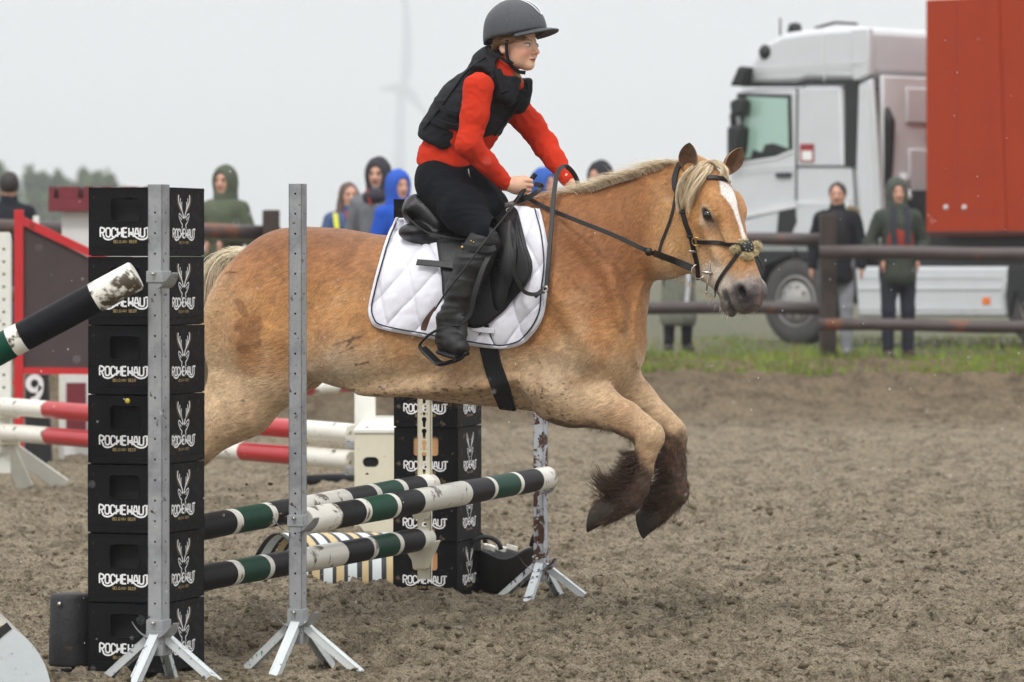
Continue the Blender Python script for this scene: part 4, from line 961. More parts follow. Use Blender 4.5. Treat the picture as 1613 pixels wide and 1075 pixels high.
# ---- neck strap and breast loop
V_ = vhit
def HPs(px, py, off=0): return HP(px, py, vhit(px, py) - off)
bridle = thing('bridle', H2W(HP(1100, 400, -.2)), 'black leather bridle with sheepskin noseband pad and long reins on the pony', 'bridle')
cs = lambda name, pts, wd, th=.003, lift=.004, m_=M_STRAP, **k: cstrap(name, pts, wd, th, m_, bridle, lift, **k)
cs('cheek_strap', [(1064, 297), (1070, 314), (1075, 330), (1080, 351), (1089, 374), (1094, 396), (1099, 416), (1101, 440)], .022, .004)
cs('headpiece', [(1064, 297), (1063, 283), (1067, 268), (1072, 258)], .026, .004)
cs('throat_latch', [(1065, 308), (1058, 342), (1049, 366), (1042, 384), (1039, 399), (1044, 408)], .013)
cs('browband', [(1061, 297), (1075, 289), (1089, 283), (1106, 281), (1124, 281), (1140, 284), (1148, 289)], .020, .004, .007)
cs('noseband', [(1099, 381), (1116, 382), (1134, 383), (1150, 385), (1164, 387), (1175, 390), (1186, 394)], .017, .004, .006)
cs('flash_strap', [(1168, 392), (1158, 407), (1147, 422), (1137, 436), (1130, 450), (1128, 466)], .015, .004, .005)
cs('flash_strap', [(1182, 393), (1190, 404), (1196, 416), (1198, 426)], .013, .004, .005)
for k_, (c1, c2) in enumerate((((1093, 395), 9), ((1088, 372), 7), ((1076, 335), 7))):
    P, N = cast_line([(c1[0] - c2 * .6, c1[1]), (c1[0] + c2 * .6, c1[1] + 1)], .010, n=2); V, F = ribbon(P, N, .010, .003); mk('keeper', V, F, M_STRAP if k_ else M_STEEL, bridle)
h, n_ = rayn(1098, 380); ring('cheek_ring', h + n_ * .010, .017, .0028, n_ + np.array([0, -.4, 0]), M_BRASS, bridle)
# sheepskin puff and studded rosette
def fleece(px, py, rx, rz, n=420):
    h, n_ = rayn(px, py); d = RNG.normal(size=(n, 3)); d /= np.linalg.norm(d, axis=1)[:, None]; c = h + n_ * .006
    t = np.linspace(0, 1, 5)[None, :, None]; P = c + d[:, None] * np.array([rx, rx, rz]) * (.4 + .75 * t) + .004 * RNG.normal(size=(n, 5, 3)) * t; return P
P = np.concatenate([fleece(1158, 393, .020, .016), fleece(1176, 404, .026, .016), fleece(1190, 389, .020, .020, 500), fleece(1170, 382, .020, .010, 300), fleece(1185, 400, .018, .014)])
V, F = strands(P, .0018); mk('sheepskin_pad', V, F, M_HAIR, bridle, cols=np.repeat(np.clip(np.array(lin(226, 206, 162)) * (1 + .25 * RNG.normal(size=(len(P) * 5, 1))), .05, .9), 3, 0))
h, n_ = rayn(1175, 391); n_ = n_ + np.array([0, -.5, 0]); n_ /= np.linalg.norm(n_); a = np.cross(n_, [0, 0, 1]); a /= np.linalg.norm(a); b = np.cross(n_, a); Mz = np.stack([a, b, n_], 1); c = h + n_ * .022
mb = MB(); mb.lathe([(.0001, .007), (.016, .006), (.026, .002), (.027, -.003), (.02, -.006)], c, 18, M=Mz); ro = mb.build('rosette', M_STRAP, bridle)
mb = MB()
for t in range(7): mb.lathe([(.0001, .003), (.0025, .0015), (.003, 0)], c + n_ * .005 + .016 * (math.cos(t * .9) * a + math.sin(t * .9) * b), 6, M=Mz)
mb.build('rosette_stud', M_STEEL, ro)
# bit: loose ring and full cheek
h, n_ = rayn(1100, 428); bitc = h + np.array([.0, -.012, 0]); ring('bit_ring', bitc, .029, .0032, (0.25, -1, 0), M_STEEL, bridle, 28)
h2, n2_ = rayn(1116, 430); cb = h2 + np.array([0, -.014, 0]); t0, t9 = at(1120, 402, cb[1]), at(1112.5, 461, cb[1] - .002)
mb = MB(); mb.tube([t0, (t0 + cb) / 2, cb, (t9 + cb) / 2, t9], [.003, .0035, .006, .0035, .003], 8); mb.lathe([(.0001, -.006), (.005, -.003), (.005, .003), (.0001, .006)], t0, 8); mb.lathe([(.0001, -.006), (.005, -.003), (.005, .003), (.0001, .006)], t9, 8)
mb.tube([cb + np.array([-.03, .0, .004]), cb, cb + np.array([.028, .004, -.004])], [.004, .009, .003], 8); mb.build('bit_cheek', M_STEEL, bridle)
# ================================================================ rider
rider = thing('person', H2W(HP(740, 300, 0)), 'girl in black riding helmet, body protector and orange-red sweater riding the pony', 'person')
M_SKIN = mat('skin', rough=.5, var=.05, vscale=30, bump=.15, bscale=300, attr=True, spec=.35, subs=.12)
M_RED = mat('orange red jersey', lin(196, 50, 24), .85, .06, 14, .12, 420, spec=.2)
M_VEST = mat('black vest fabric', lin(24, 25, 29), .7, .2, 18, .5, 300, spec=.2)
M_BREECH = mat('dark navy breeches', lin(14, 16, 22), .85, .15, 14, .5, 400, spec=.15, dirt=lin(60, 60, 62), dlo=.70, dhi=.76, dscale=60)
def bone(*a): pass
h_ = HP
# joints
NV, FVv = -.17, .15
SHN, ELN, WRN = h_(757, 135, -.19), h_(738, 228, -.24), h_(797, 290, -.12)     # near arm
SHF, ELF, WRF = h_(815, 168, .10), h_(858, 228, .16), h_(897, 286, .06)        # far arm
HIPN, KNN, ANN = h_(693, 298, -.13), h_(768, 368, -.335), h_(708, 512, -.40)
HIPF, KNF, ANF = h_(693, 298, .13), h_(768, 368, .335), h_(708, 512, .40)
PEL, CHE, NEK, HEA = h_(690, 268, 0), h_(752, 165, -.02), h_(795, 108, -.03), h_(812, 70, -.03)
# head frame: looks right, a little down and towards the camera
hy, hp = R(34), R(5)
fw = np.array([math.cos(hy) * math.cos(hp), -math.sin(hy) * math.cos(hp), -math.sin(hp)]); rt_ = np.cross(fw, [0, 0, 1]); rt_ /= np.linalg.norm(rt_); up_ = np.cross(rt_, fw)
toH2 = lambda d: np.array([d @ U3, d @ V3, d[2]]); FW, RT, UP = toH2(fw), toH2(rt_), toH2(up_)
HC0 = h_(812, 68, -.03)                     # centre of the skull
def fp(f_, r_, u_): return HC0 + FW * f_ + RT * r_ + UP * u_      # r_ positive: the girl's right, near the camera
MH = np.stack([FW, RT, UP], 1)
def limb(S, a, b, ra, rb, k=.02, lat=1): S.cone(a, b, ra, rb, k, lat)
S = SDF([h_(652, 600)[0], -.46, 1.0], [h_(925, 600)[0], .44, 2.62], .0034)
limb(S, PEL + [.03, 0, 0], CHE, .06, .08, .04, 1.15); limb(S, CHE, h_(778, 130, -.03), .10, .06, .04); limb(S, h_(780, 122, -.03), fp(-.02, 0, -.08), .047, .045, .03)
for a, b, c in ((SHN, ELN, WRN), (SHF, ELF, WRF)): limb(S, a, b, .036, .028, .02); limb(S, b, b + (c - b) * .7, .027, .019, .015); limb(S, b + (c - b) * .7, c, .019, .022, .015)
for a, b, c in ((HIPN, KNN, ANN), (HIPF, KNF, ANF)): limb(S, a, b + [.0, .03 if a is HIPN else -.03, -.02], .05, .022, .03); limb(S, b + [.0, .03 if a is HIPN else -.03, -.02], c, .022, .014, .01)
# head
E = lambda f_, r_, u_, rad, k=.015, op='+', M=MH: S.ell(fp(f_, r_, u_), rad, M=M, k=k, op=op)
E(-.01, 0, .02, (.094, .074, .088)); E(.045, 0, -.045, (.045, .048, .055), .03); E(.070, 0, -.088, (.024, .026, .020), .025)    # skull, face, chin
E(.032, .036, -.062, (.035, .018, .03), .03); E(.032, -.036, -.062, (.035, .018, .03), .03)
E(.077, 0, -.002, (.014, .035, .022), .02)
S.cone(fp(.088, 0, -.002), fp(.108, 0, -.028), .009, .010, .010); E(.110, 0, -.031, (.0095, .0085, .0075), .007); E(.098, .010, -.036, (.008, .006, .006), .005); E(.098, -.010, -.036, (.008, .006, .006), .005)
E(.091, .029, -.004, (.016, .015, .011), .012, '-'); E(.091, -.029, -.004, (.016, .015, .011), .012, '-')
E(.081, .029, -.004, (.012, .012, .010), .004); E(.081, -.029, -.004, (.012, .012, .010), .004)       # closed over eyeballs
E(.064, .036, -.034, (.018, .014, .016), .025); E(.064, -.036, -.034, (.018, .014, .016), .025)       # cheeks
E(.090, 0, -.058, (.010, .018, .006), .006); E(.087, 0, -.068, (.009, .015, .006), .005); S.cone(fp(.101, -.012, -.063), fp(.101, .014, -.063), .0035, .0035, .004, op='-')
E(-.008, .074, -.018, (.020, .008, .030), .008); E(-.002, .082, -.016, (.010, .006, .017), .006, '-'); E(-.008, -.074, -.018, (.020, .008, .030), .008)
# hands: palm and five fingers closed on the rein
def hand(Wr, fwd, side, k=.0035):
    fwd = fwd / np.linalg.norm(fwd); side = side - fwd * (side @ fwd); side /= np.linalg.norm(side); dn = np.cross(fwd, side); dn *= -np.sign(dn[2])   # dn: down
    pal = Wr + fwd * .045; S.ell(pal, (.044, .018, .036), M=np.stack([fwd, side, dn], 1), k=.015); S.cone(Wr - fwd * .02, pal, .022, .024, .02)
    for i, (ln_, rr) in enumerate(((.034, .0095), (.037, .0098), (.034, .0093), (.028, .0082))):
        o_ = (i - 1.5) * .0185; kn = Wr + fwd * (.082 - abs(i - 1) * .004) + dn * o_ ; p1 = kn + fwd * .020 + side * .012; p2 = p1 - fwd * .010 + side * .026 ; p3 = p2 - fwd * .026 + side * .004
        S.cone(Wr + fwd * .045 + dn * o_ * .7, kn, .011, rr, k); S.cone(kn, p1, rr, rr * .95, k); S.cone(p1, p2, rr * .95, rr * .9, k); S.cone(p2, p3, rr * .9, rr * .8, k)
    t0 = Wr + fwd * .03 - dn * .022 + side * .01; t1 = t0 + fwd * .036 - dn * .012 + side * .006; t2 = t1 + fwd * .030 + side * .010 + dn * .006
    S.cone(t0, t1, .0135, .011, .006); S.cone(t1, t2, .011, .0088, k)
    return Wr + fwd * .085 + side * .02
gripN = hand(WRN + 0, h_(838, 297, -.10) - WRN, np.array([.1, 1, .05])); gripF = hand(WRF, h_(915, 310, .05) - WRF, np.array([-.1, -1, .0]))
V, F = S.mesh(); Hh = (V - HC0) @ MH; f_, r_, u_ = Hh.T; n1 = noise3(V * 30)
sk = np.array(lin(220, 176, 148)); C = np.repeat(sk[None], len(V), 0)
def mc(m, c):
    global C
    m = np.clip(m, 0, 1)[:, None]; C = C * (1 - m) + np.array(c)[None] * m
mc(.45 * np.exp(-((np.abs(r_) - .044) / .02) ** 2 - ((u_ + .038) / .022) ** 2) * (f_ > .02), lin(214, 120, 104))
mc(.35 * np.exp(-((f_ - .105) / .014) ** 2 - ((u_ + .032) / .014) ** 2), lin(214, 128, 110))
lip = np.sqrt(((u_ + .063) / .0075) ** 2 + (r_ / .018) ** 2); mc(.85 * sstep(1.15, .7, lip) * (f_ > .07), lin(176, 84, 78)); mc(.8 * sstep(.0022, .0008, np.abs(u_ + .063)) * (np.abs(r_) < .018) * (f_ > .07), lin(90, 40, 38))
for s_ in (-1, 1):
    e = np.sqrt(((r_ - s_ * .029) / .0135) ** 2 + ((u_ + .003) / .0064) ** 2); mc(sstep(1.05, .9, e) * (f_ > .06), lin(226, 220, 214))
    e2 = np.hypot(r_ - s_ * .030 , u_ + .0042); mc(sstep(.0056, .0048, e2) * sstep(1.1, .95, e) * (f_ > .06), lin(84, 104, 122)); mc(sstep(.003, .0022, e2) * (f_ > .06), (.01, .01, .01))
    mc(.9 * sstep(.0030, .0012, np.abs(u_ - .0034 + 14 * (r_ - s_ * .029) ** 2)) * sstep(.016, .013, np.abs(r_ - s_ * .029)) * (f_ > .06), lin(70, 48, 40))
    mc(.75 * sstep(.0042, .0016, np.abs(u_ - .0165 + 9 * (r_ - s_ * .032) ** 2)) * sstep(.02, .013, np.abs(r_ - s_ * .031)) * (f_ > .06), lin(136, 98, 72))
mc(.18 * sstep(.2, .6, n1), lin(206, 134, 112)); Vw = H2W(V)
mk('body', Vw, fixw(Vw, F), M_SKIN, rider, cols=C)
# hair: strands under the helmet, small tail at the nape
mb_hair = []
def hlocks(name, defs, n, spread, r, ca, cb, K=10):
    A = []
    for d, wgt in defs:
        c = spline(d, 5); s_ = np.linspace(0, len(c) - 1, K); i = np.minimum(s_.astype(int), len(c) - 2); c = c[i] + (c[i + 1] - c[i]) * (s_ - i)[:, None]
        m = int(n * wgt); off = RNG.normal(size=(m, 1, 3)) * np.array(spread); tt = np.linspace(0, 1, K)[None, :, None]; A.append(c[None] + off * (1 - .3 * tt) + .002 * RNG.normal(size=(m, 1, 3)) * tt)
    P = np.concatenate(A); V, F = strands(H2W(P), r * (.7 + .6 * RNG.random(len(P)))); return mk(name, V, F, M_HAIR, rider, cols=hcolor(P.shape[0], K, ca, cb))
hb_ = (lin(176, 138, 96), lin(120, 88, 60))
hlocks('hair', [([fp(.05, .064, .03), fp(.03, .074, .012), fp(.0, .082, .006), fp(-.04, .074, -.01), fp(-.07, .05, -.03)], .4), ([fp(.0, .076, .02), fp(-.03, .078, -.0), fp(-.06, .066, -.03), fp(-.08, .04, -.06)], .3),
                ([fp(.07, .046, .028), fp(.05, .064, .020), fp(.03, .074, .014)], .1), ([fp(-.04, .02, -.09), fp(.0, .03, -.12), fp(.045, .035, -.135), fp(.065, .035, -.16)], .15), ([fp(-.07, .0, -.04), fp(-.075, 0, -.07), fp(-.06, 0, -.1)], .2)], 1100, (.006, .007, .006), .0009, *hb_)
def cut(p, n_):
    q = S.sub(S.lo - 1, S.lo + np.array(S.n) * S.h + 1); sl, X, Y, Z = q; n_ = np.array(n_, float); n_ /= np.linalg.norm(n_)
    d = ((X - p[0]) * n_[0] + (Y - p[1]) * n_[1] + (Z - p[2]) * n_[2]).astype(np.float32); a = S.d[sl]; k = .01; hh = np.maximum(k - np.abs(a - d), 0) / k; S.d[sl] = np.maximum(a, d) + hh * hh * k * .25
# ---- jersey: torso and sleeves with folds
def folds(V, amp, axis=None, s=1.0):
    return amp * (fbm(V * np.array([22, 22, 22]) * s, 2) + .8 * (1 - 2 * np.abs(noise3(V * np.array([30, 14, 30]) * s + 3))))
S = SDF([h_(650, 600)[0], -.36, h_(700, 300)[2]], [h_(920, 600)[0], .30, h_(700, 92)[2]], .0048)
limb(S, h_(706, 250, 0), h_(738, 195, -.01), .108, .124, .05, 1.15); limb(S, h_(735, 195, -.01), h_(775, 140, -.02), .125, .095, .05, 1.25); limb(S, h_(775, 140, -.02), h_(794, 112, -.03), .07, .056, .04)
S.cone(h_(690, 244, 0), h_(690, 262, 0), .075, .085, .04, 1.5); S.cone(h_(728, 262, 0), h_(728, 275, 0), .07, .06, .04, 1.8)
for a, b, c, s_ in ((SHN, ELN, WRN, -1), (SHF, ELF, WRF, 1)):
    limb(S, a + [-.01, 0, -.01], a + (b - a) * .5, .064, .053, .04); limb(S, a + (b - a) * .5, b, .053, .052, .03); limb(S, b, b + (c - b) * .45, .053, .043, .02); limb(S, b + (c - b) * .45, c - (c - b) * .04, .043, .033, .02)
S.cone(h_(771, 92, -.03), h_(784, 100, -.02), .05, .055, .02)
S.cone(h_(786, 96, -.04), h_(812, 132, -.05), .045, .035, .02)
cut(h_(656, 256), np.array([-(h_(742, 285) - h_(656, 256))[2], 0, (h_(742, 285) - h_(656, 256))[0]]) * -1)
V, F = S.mesh(); Vw = H2W(V); F = fixw(Vw, F); me = mk('jersey', Vw, F, M_RED, rider)
def displace(o, s1, s2, amp, ridge=.6):
    me = o.data; n = len(me.vertices); co = np.empty(n * 3, np.float32); me.vertices.foreach_get('co', co); co = co.reshape(-1, 3); nr = np.empty(n * 3, np.float32); me.vertices.foreach_get('normal', nr); nr = nr.reshape(-1, 3)
    d = amp * ((1 - ridge) * fbm(co * s1, 2) + ridge * (.5 - np.abs(noise3(co * s2 + 3)) * 2.2)); co = co + nr * d[:, None]; me.vertices.foreach_set('co', co.ravel()); me.update()
displace(me, np.array([14, 14, 14]), np.array([26, 11, 24]), .0046, .7)
# ---- body protector
S = SDF([h_(645, 600)[0], -.34, h_(700, 262)[2]], [h_(860, 600)[0], .27, h_(700, 70)[2]], .0048)
limb(S, h_(712, 219, 0), h_(741, 178, -.01), .142, .146, .03, 1.10); limb(S, h_(741, 178, -.01), h_(776, 130, -.02), .144, .115, .04, 1.2); limb(S, h_(758, 118, -.13), h_(790, 112, -.10), .05, .04, .03); limb(S, h_(758, 118, .09), h_(800, 130, .08), .055, .05, .03)
limb(S, h_(772, 100, -.02), h_(786, 102, -.03), .075, .07, .03)
S.cone(h_(806, 122, -.10), h_(798, 152, -.12), .045, .04, .03); S.cone(h_(822, 132, .0), h_(816, 160, .0), .045, .05, .04)
# cut bottom along the hem line and arm holes
hem0, hem1, hem2 = h_(656, 210), h_(712, 238), h_(780, 216)
cut(hem0, np.array([-(hem1 - hem0)[2], 0, (hem1 - hem0)[0]]) * -1); cut(hem2, np.array([-(hem2 - hem1)[2], 0, (hem2 - hem1)[0]]) * -1 + 0)
S.cone(SHN + [-.03, -.02, .015], SHN + (ELN - SHN) * .42 + [0, -.05, 0], .079, .072, .012, op='-')
S.cone(SHF + [.0, .05, .02], SHF + (ELF - SHF) * .6 + [.02, .06, 0], .074, .07, .012, op='-')
S.ell(h_(814, 104, -.05), (.078, .13, .060), k=.012, op='-')
V, F = S.mesh(); Vw = H2W(V); vo = mk('body_protector', Vw, fixw(Vw, F), M_VEST, rider); displace(vo, np.array([9, 9, 9]), np.array([12, 7, 26]), .006)
VB = BVHTree.FromPolygons([tuple(np.array(v.co) + np.array(vo['_b'])) for v in vo.data.vertices], [tuple(f) for f in F.tolist()])
for nm, pts, wd in (('vest_seam', [(764, 92), (738, 112), (716, 140), (694, 172), (668, 204)], .008), ('vest_strap', [(680, 188), (698, 196), (716, 200), (738, 202)], .030), ('vest_strap', [(693, 168), (708, 176), (722, 180)], .022), ('vest_seam', [(770, 178), (762, 205), (757, 228)], .008),
                    ('vest_zip', [(818, 160), (806, 180), (790, 200), (774, 218)], .010), ('vest_flap', [(783, 110), (790, 128), (796, 146)], .034), ('vest_flap', [(832, 128), (834, 140), (832, 152)], .026)):
    P, N = cast_line(pts, .004, bvh=VB); 
    if P is not None: V, F = ribbon(P, N, wd, .004); mk(nm, V, F, M_VEST if nm != 'vest_zip' else M_STRAP, rider, smooth=40)
mb = MB(); q_ = H2W(h_(739, 274, -.17)); mb.tube([q_ + [-.003, -.01, .02], q_ + [0, -.012, 0], q_ + [.004, -.01, -.016]], .003, 6); mb.build('zip_pull', M_STEEL, rider)
# ---- breeches
S = SDF([h_(640, 600)[0], -.45, h_(700, 420)[2]], [h_(815, 600)[0], .45, h_(700, 240)[2]], .0052)
limb(S, h_(694, 280, 0), h_(716, 280, 0), .096, .090, .04, 1.35); S.ell(h_(688, 290, -.09), (.085, .095, .10), k=.05); S.ell(h_(688, 290, .09), (.085, .095, .10), k=.05)
for hp_, kn_ in ((HIPN, KNN), (HIPF, KNF)):
    limb(S, hp_ + [.03, 0, -.01], (hp_ + kn_) / 2, .098, .088, .04); limb(S, (hp_ + kn_) / 2, kn_, .086, .060, .03); limb(S, kn_, kn_ + [-.01, 0, -.05], .060, .055, .02)
S.cone(h_(740, 288, -.04), h_(770, 330, -.12), .08, .07, .05); S.cone(h_(740, 288, .04), h_(775, 325, .14), .08, .07, .05)
V, F = S.mesh(); Vw = H2W(V); bo = mk('breeches', Vw, fixw(Vw, F), M_BREECH, rider); displace(bo, np.array([14, 14, 14]), np.array([12, 12, 26]), .004)
# ---- boots
for s_ in (-1, 1):
    f2 = lambda x, y, v: h_(x, y, v) * [1, -s_ if s_ > 0 else 1, 1]
    f2 = (lambda x, y, v: h_(x, y, v)) if s_ < 0 else (lambda x, y, v: h_(x, y, v) * [1, -1, 1])
    a0 = f2(762, 378, -.335); lo = np.minimum(a0, f2(740, 560, -.36)) - [.2, .2, .08]; hi = np.maximum(a0, f2(700, 560, -.36)) + [.12, .16, .10]
    S = SDF(lo, hi, .0048)
    S.chain([(f2(762, 382, -.340), .066), (f2(745, 416, -.352), .070), (f2(728, 458, -.365), .062), (f2(714, 496, -.375), .050), (f2(708, 520, -.380), .046)], k=.03)
    S.chain([(f2(706, 528, -.385), .044), (f2(716, 540, -.42), .040), (f2(726, 548, -.455), .036)], k=.03); S.cone(f2(699, 536, -.38), f2(702, 545, -.385), .036, .034, .02)
    # folds at the ankle
    for t in range(5): S.cone(f2(696 + t, 500 + t * 7, -.40), f2(728, 504 + t * 6, -.41), .024, .022, .010)
    V, F = S.mesh(); Vw = H2W(V); bt = mk('boot', Vw, fixw(Vw, F), M_BOOT, rider); displace(bt, np.array([18, 18, 12]), np.array([8, 8, 34]), .004)
    # sole
    P = H2W(np.array([f2(698, 551, -.375), f2(712, 556, -.415), f2(728, 560, -.465)])); Vs, Fs = ribbon(spline(P, 5), np.repeat(np.array([[0.1, .35, -1.]]) / 1.06, 11, 0), .075, .010); mk('boot_sole', Vs, Fs, M_BOOT, rider)
# strap and buckle on the chap
mb = MB()
for (x, y) in ((728, 390),): mb.lathe([(.0001, .004), (.006, .003), (.007, 0)], H2W(h_(x, y, -.405)), 10, M=np.stack([U3, W3, -V3], 1))
for (x, y) in ((742, 380), (746, 382)): mb.lathe([(.0001, .003), (.0035, .002), (.004, 0)], H2W(h_(x, y, -.408)), 8, M=np.stack([U3, W3, -V3], 1))
mb.build('chap_stud', M_BRASS, rider)
Pq = H2W(spline([h_(727, 388, -.400), h_(745, 392, -.418), h_(768, 394, -.410), h_(781, 390, -.385)], 5)); Vs, Fs = ribbon(Pq, np.repeat((-V3)[None], len(Pq), 0), .026, .003); mk('chap_strap', Vs, Fs, M_STRAP, rider, smooth=40)
# ---- helmet
M_HELM = mat('matt charcoal helmet', lin(66, 68, 74), .42, .12, 120, .8, 420, spec=.5, dirt=lin(110, 112, 116), dlo=.62, dhi=.68, dscale=160)
yw, pw = R(26), R(-7)
fw = np.array([math.cos(yw) * math.cos(pw), -math.sin(yw) * math.cos(pw), -math.sin(pw)]); r2 = np.cross(fw, [0, 0, 1]); r2 /= np.linalg.norm(r2)
MZ = np.stack([toH2(fw), toH2(r2), toH2(np.cross(r2, fw))], 1); HM = HC0 + UP * .046 - FW * .004
V = []; F = []; nu, nv = 48, 22
for i in range(nv):
    ph = i / (nv - 1) * 1.62 
    for j in range(nu):
        th = 2 * math.pi * j / nu; x, y, z = math.sin(ph) * math.cos(th), math.sin(ph) * math.sin(th), math.cos(ph)
        rx = .132 if x > 0 else .142; zz = z * .134 if z > 0 else z * .16
        dz = -.030 * (x < 0) * x * x * sstep(.9, 1.62, ph) - .012 * sstep(1.2, 1.62, ph) * (1 - abs(x))
        p = HM + MZ @ np.array([x * rx * (1 + .02 * math.cos(3 * th)), y * .112, zz + dz]); V.append(p)
F = [(i * nu + j, i * nu + (j + 1) % nu, (i + 1) * nu + (j + 1) % nu, (i + 1) * nu + j) for i in range(nv - 1) for j in range(nu)]
o = mk('helmet', H2W(np.array(V)), fixw(H2W(np.array(V)), np.array(F)), M_HELM, rider); md = o.modifiers.new('s', 'SOLIDIFY'); md.thickness = .012; md.offset = -1
helm = o
# peak
V = []; n = 26; rows_ = 8
for i in range(rows_):
    r_ = i / (rows_ - 1)
    for j in range(n):
        th = (j / (n - 1) - .5) * 2.5; x, y = math.cos(th), math.sin(th); r_b = .122
        ext = .058 * max(0, math.cos(th * 1.22)) ** .6; p = np.array([x * (.118 + (ext + .012) * r_), y * (.104 + (.008 + .25 * ext) * r_), -.006 - .012 * r_ * r_ - .028 * y * y * .6]); V.append(HM + MZ @ p)
F = [(i * n + j, i * n + j + 1, (i + 1) * n + j + 1, (i + 1) * n + j) for i in range(rows_ - 1) for j in range(n - 1)]
o = mk('helmet_peak', H2W(np.array(V)), F, M_HELM, helm, base=rider['_b']); md = o.modifiers.new('s', 'SOLIDIFY'); md.thickness = .007; md.offset = 0
# bright trim line over the crown, running down to a point above the peak
def hs(az, el, k=1.012):
    x, y, z = math.cos(el) * math.cos(az), math.cos(el) * math.sin(az), math.sin(el); return HM + MZ @ (np.array([x * (.132 if x > 0 else .142) * (1 + .02 * math.cos(3 * az)), y * .112, z * .134]) * k)
M_TRIM = mat('silver trim', lin(225, 228, 232), .3, .02, spec=.8)
# trim runs in a long U: sides of the central vent strip
for s_ in (1,):
    A = [hs(math.pi - .25, 1.0), hs(math.pi - .5, 1.25), hs(1.0, 1.38), hs(.42, 1.05), hs(.22, .75), hs(.12, .50), hs(.0, .40), hs(-.12, .50), hs(-.22, .75), hs(-.42, 1.05), hs(-1.0, 1.38)]
    mb = MB(); mb.tube(H2W(spline(A, 8)), .0028, 6); mb.build('helmet_trim', M_TRIM, helm, base=rider['_b'])
# chin harness
def fstrap(name, pts, wd, th, m_, par=rider, nrm=None, n=6):
    P = H2W(spline(pts, n)); N = np.repeat((H2W(np.array([RT]))[0] - H2W(np.zeros((1, 3)))[0])[None], len(P), 0) if nrm is None else np.repeat(np.array([nrm], float), len(P), 0)
    V, F = ribbon(P, N, wd, th); return mk(name, V, F, m_, par, smooth=40)
fstrap('chin_strap', [fp(.020, .092, .010), fp(.018, .090, -.02), fp(.020, .082, -.055), fp(.028, .070, -.088), fp(.05, .042, -.114), fp(.066, .010, -.118)], .016, .002, M_CLOTHB)
fstrap('chin_strap', [fp(-.105, .045, .0), fp(-.085, .068, -.030), fp(-.045, .084, -.050), fp(-.005, .086, -.066), fp(.022, .077, -.082)], .014, .002, M_CLOTHB)
fstrap('chin_strap_buckle', [fp(.012, .075, -.070), fp(.024, .072, -.080), fp(.034, .064, -.088)], .022, .005, M_STRAP)
# bracelets
fd = (h_(838, 297, -.10) - WRN); fd /= np.linalg.norm(fd)
for k_, (dd, m_) in enumerate(((-.018, M_STEEL), (-.004, M_STEEL), (-.012, M_RED))):
    ring('bracelet', H2W(WRN + fd * dd), .029, .0024, H2W(fd[None])[0] - H2W(np.zeros((1, 3)))[0], m_, rider)
# stirrup with its leather
stir = thing('stirrup', H2W(h_(700, 560, -.4)), 'black stirrup iron under the rider boot, hung on its leather', 'stirrup')
L_ = [h_(722, 513, -.43), h_(700, 516, -.42), h_(680, 525, -.41), h_(665, 538, -.40), h_(662, 548, -.395), h_(676, 563, -.40), h_(691, 574, -.41), h_(708, 572, -.44), h_(726, 566, -.47), h_(734, 556, -.48)]
P = spline(L_, 6); mb = MB(); mb.tube(H2W(P), [.0055 + .003 * sstep(18, 26, i) * sstep(44, 36, i) for i in range(len(P))], 8); mb.build('iron', M_STRAP, stir)
P = H2W(spline([h_(666, 548, -.40), h_(680, 562, -.405), h_(693, 572, -.415), h_(710, 568, -.45)], 5)); V, F = ribbon(P, np.repeat(np.array([[-.3, .5, -.8]]), len(P), 0), .045, .006); mk('tread', V, F, M_STRAP, stir, smooth=40)
P = H2W(spline([h_(718, 514, -.43), h_(740, 496, -.425), h_(748, 462, -.425), h_(760, 425, -.41), h_(776, 392, -.38)], 6)); V, F = ribbon(P, np.repeat((-V3)[None], len(P), 0), .022, .003); mk('leather', V, F, M_STRAP, stir, smooth=40)
# ---- whip
whip = thing('riding_whip', H2W(h_(745, 400, -.45)), 'long black riding whip slanting across the rider boot', 'whip')
P = [h_(843, 276, -.075), h_(833, 289, -.085), h_(818, 312, -.15), h_(775, 366, -.40), h_(736, 418, -.46), h_(702, 462, -.47), h_(684, 490, -.45)]
mb = MB(); mb.tube(H2W(spline(P, 5)), [.0085 - .0048 * min(1, i / 12) for i in range(31)], 8); mb.build('shaft', M_STRAP, whip)
mb = MB(); mb.tube(H2W(spline([h_(844, 274, -.075), h_(831, 291, -.088), h_(815, 315, -.16)], 5)), [.010] * 11, 8); mb.build('handle', mat('grip', lin(16, 16, 17), .7, .1, bump=.5, bscale=200), whip)
P = H2W(spline([h_(686, 484, -.455), h_(676, 498, -.45), h_(669, 512, -.44), h_(667, 521, -.44)], 4)); V, F = ribbon(P, np.repeat((-V3)[None], len(P), 0), [.010, .012, .014, .016, .018, .021, .024, .026, .027, .027, .026, .024, .02], .003); mk('keeper', V, F, mat('brown leather', lin(78, 54, 42), .5, .2, bump=.4, bscale=200), whip, smooth=40)
